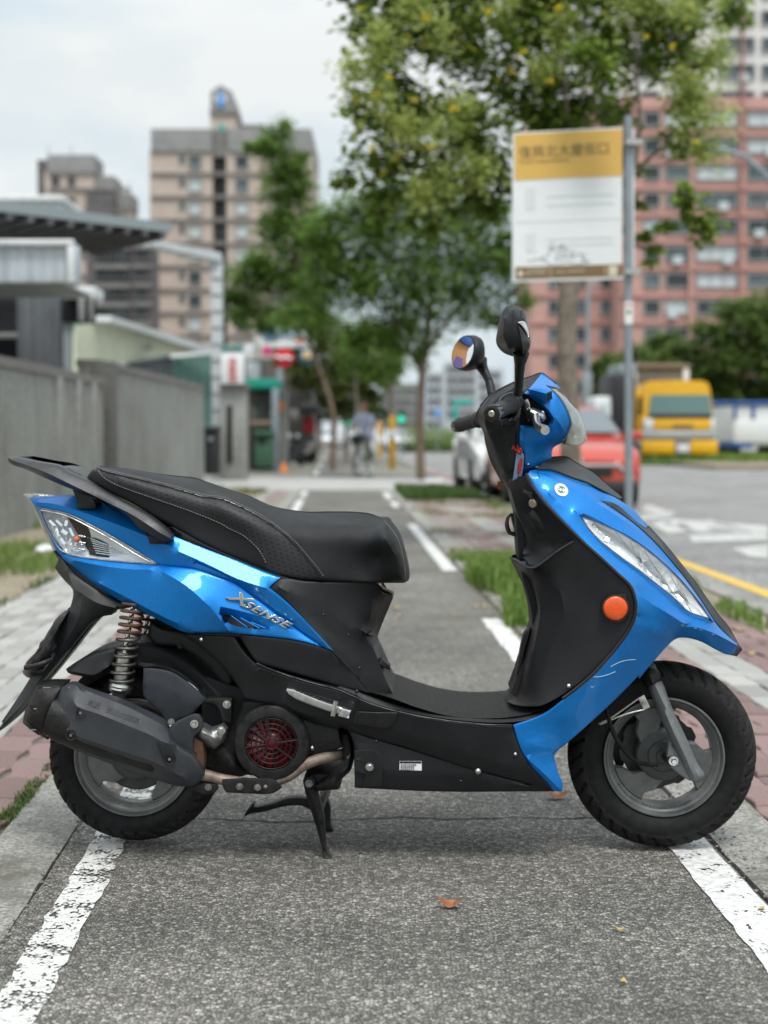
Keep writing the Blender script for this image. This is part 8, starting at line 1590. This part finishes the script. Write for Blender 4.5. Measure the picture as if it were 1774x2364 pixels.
def body():
    J = [(0, -.20, .93, .15, .12), (0, -.16, 1.08, .15, .115), (0, -.09, 1.24, .165, .12), (0, -.03, 1.38, .15, .10), (0, .0, 1.46, .07, .065), (0, .035, 1.53, .058, .06), (0, .05, 1.60, .078, .092), (0, .055, 1.68, .082, .098), (0, .045, 1.745, .06, .075)]
    E_ = [(i, i + 1) for i in range(8)]
    for s in (-1, 1):
        b0 = len(J); J += [(s * .17, -.02, 1.385, .062), (s * .24, .05, 1.24, .05), (s * .27, .08, 1.14, .045), (s * .275, .11, 1.08, .035)]; E_ += [(3, b0), (b0, b0 + 1), (b0 + 1, b0 + 2), (b0 + 2, b0 + 3)]
        b0 = len(J); k = (s * .11, .24, .70) if s > 0 else (s * .11, .22, .86); f = (s * .13, .10, .26) if s > 0 else (s * .13, -.10, .42)
        J += [(s * .10, -.12, .90, .095), (k[0], k[1], k[2], .07), ((k[0] + f[0]) / 2, (k[1] + f[1]) / 2 - .02, (k[2] + f[2]) / 2, .06), (f[0], f[1] - .03, f[2], .042), (f[0], f[1] + .10, f[2] - .02, .036)]; E_ += [(0, b0), (b0, b0 + 1), (b0 + 1, b0 + 2), (b0 + 2, b0 + 3), (b0 + 3, b0 + 4)]
    return J, E_
J, E_ = body()
bpy.context.view_layer.update()
def skinned(name, J, E_, parent):
    me = bpy.data.meshes.new(name); me.from_pydata([j[:3] for j in J], E_, []); o = bpy.data.objects.new(name, me); COL.objects.link(o)
    o.modifiers.new('skin', 'SKIN').use_smooth_shade = True; s = o.modifiers.new('sub', 'SUBSURF'); s.levels = 2; s.render_levels = 2
    if not me.skin_vertices:
        bpy.context.view_layer.objects.active = o; o.select_set(True); bpy.ops.object.mode_set(mode='EDIT'); bpy.ops.object.mode_set(mode='OBJECT')
    return o, me
def person_mesh():
    o, me = skinned('body', J, E_, pe)
    if not me.skin_vertices:
        return None
    for i, j in enumerate(J): v = me.skin_vertices[0].data[i]; v.radius = (j[3], j[4] if len(j) > 4 else j[3]); v.use_root = (i == 0)
    bpy.context.view_layer.update(); e = bpy.data.meshes.new_from_object(o.evaluated_get(bpy.context.evaluated_depsgraph_get())); bpy.data.objects.remove(o)
    for m in ('shirt_blue', 'skin_tone', 'trousers', 'shoe'): e.materials.append(G(m))
    for p in e.polygons:
        c = p.center; i = 0
        if c.z > 1.475: i = 1
        elif abs(c.x) > .215 and c.z < 1.26: i = 1
        elif c.z < .95: i = 2
        if i == 2 and c.z < (.30 if c.x > 0 else .46) and abs(c.x) > .06: i = 3
        p.material_index = i; p.use_smooth = True
    e.name = 'body'; q = bpy.data.objects.new('body', e); COL.objects.link(q); q.parent = pe; return q
bodyo = person_mesh()
hr = MB(); hr.blob((0, .03, 1.72), (.088, .10, .085), 14, 9, .03); hr.build('hair', G('hair_dark'), pe, 80)
cp = MB(); cp.blob((0, .155, 1.635), (.014, .02, .022), 8, 6); [cp.blob((s * .035, .14, 1.675), (.012, .01, .008), 8, 5) for s in (-1, 1)]; cp.blob((0, .142, 1.592), (.025, .008, .006), 8, 5); [cp.blob((s * .088, .05, 1.655), (.012, .022, .032), 8, 6) for s in (-1, 1)]; cp.build('face', G('skin_tone'), pe, 80)
def hand(s):
    b = MB(); w = V3((s * .275, .115, 1.075)); b.blob(w + V3((0, .02, 0)), (.032, .045, .022), 10, 7)
    for k in range(4): x = (k - 1.5) * .016; b.tube([w + V3((x, .05, .008)), w + V3((x, .085 - abs(k - 1.3) * .006, .0)), w + V3((x, .082, -.028)), w + V3((x, .055, -.034))], [.0085, .008, .0075, .006], 6)
    b.tube([w + V3((-s * .026, .01, 0)), w + V3((-s * .042, .04, -.012)), w + V3((-s * .034, .066, -.026))], [.010, .009, .007], 6); b.build('hand', G('skin_tone'), pe, 70)
hand(-1); hand(1)
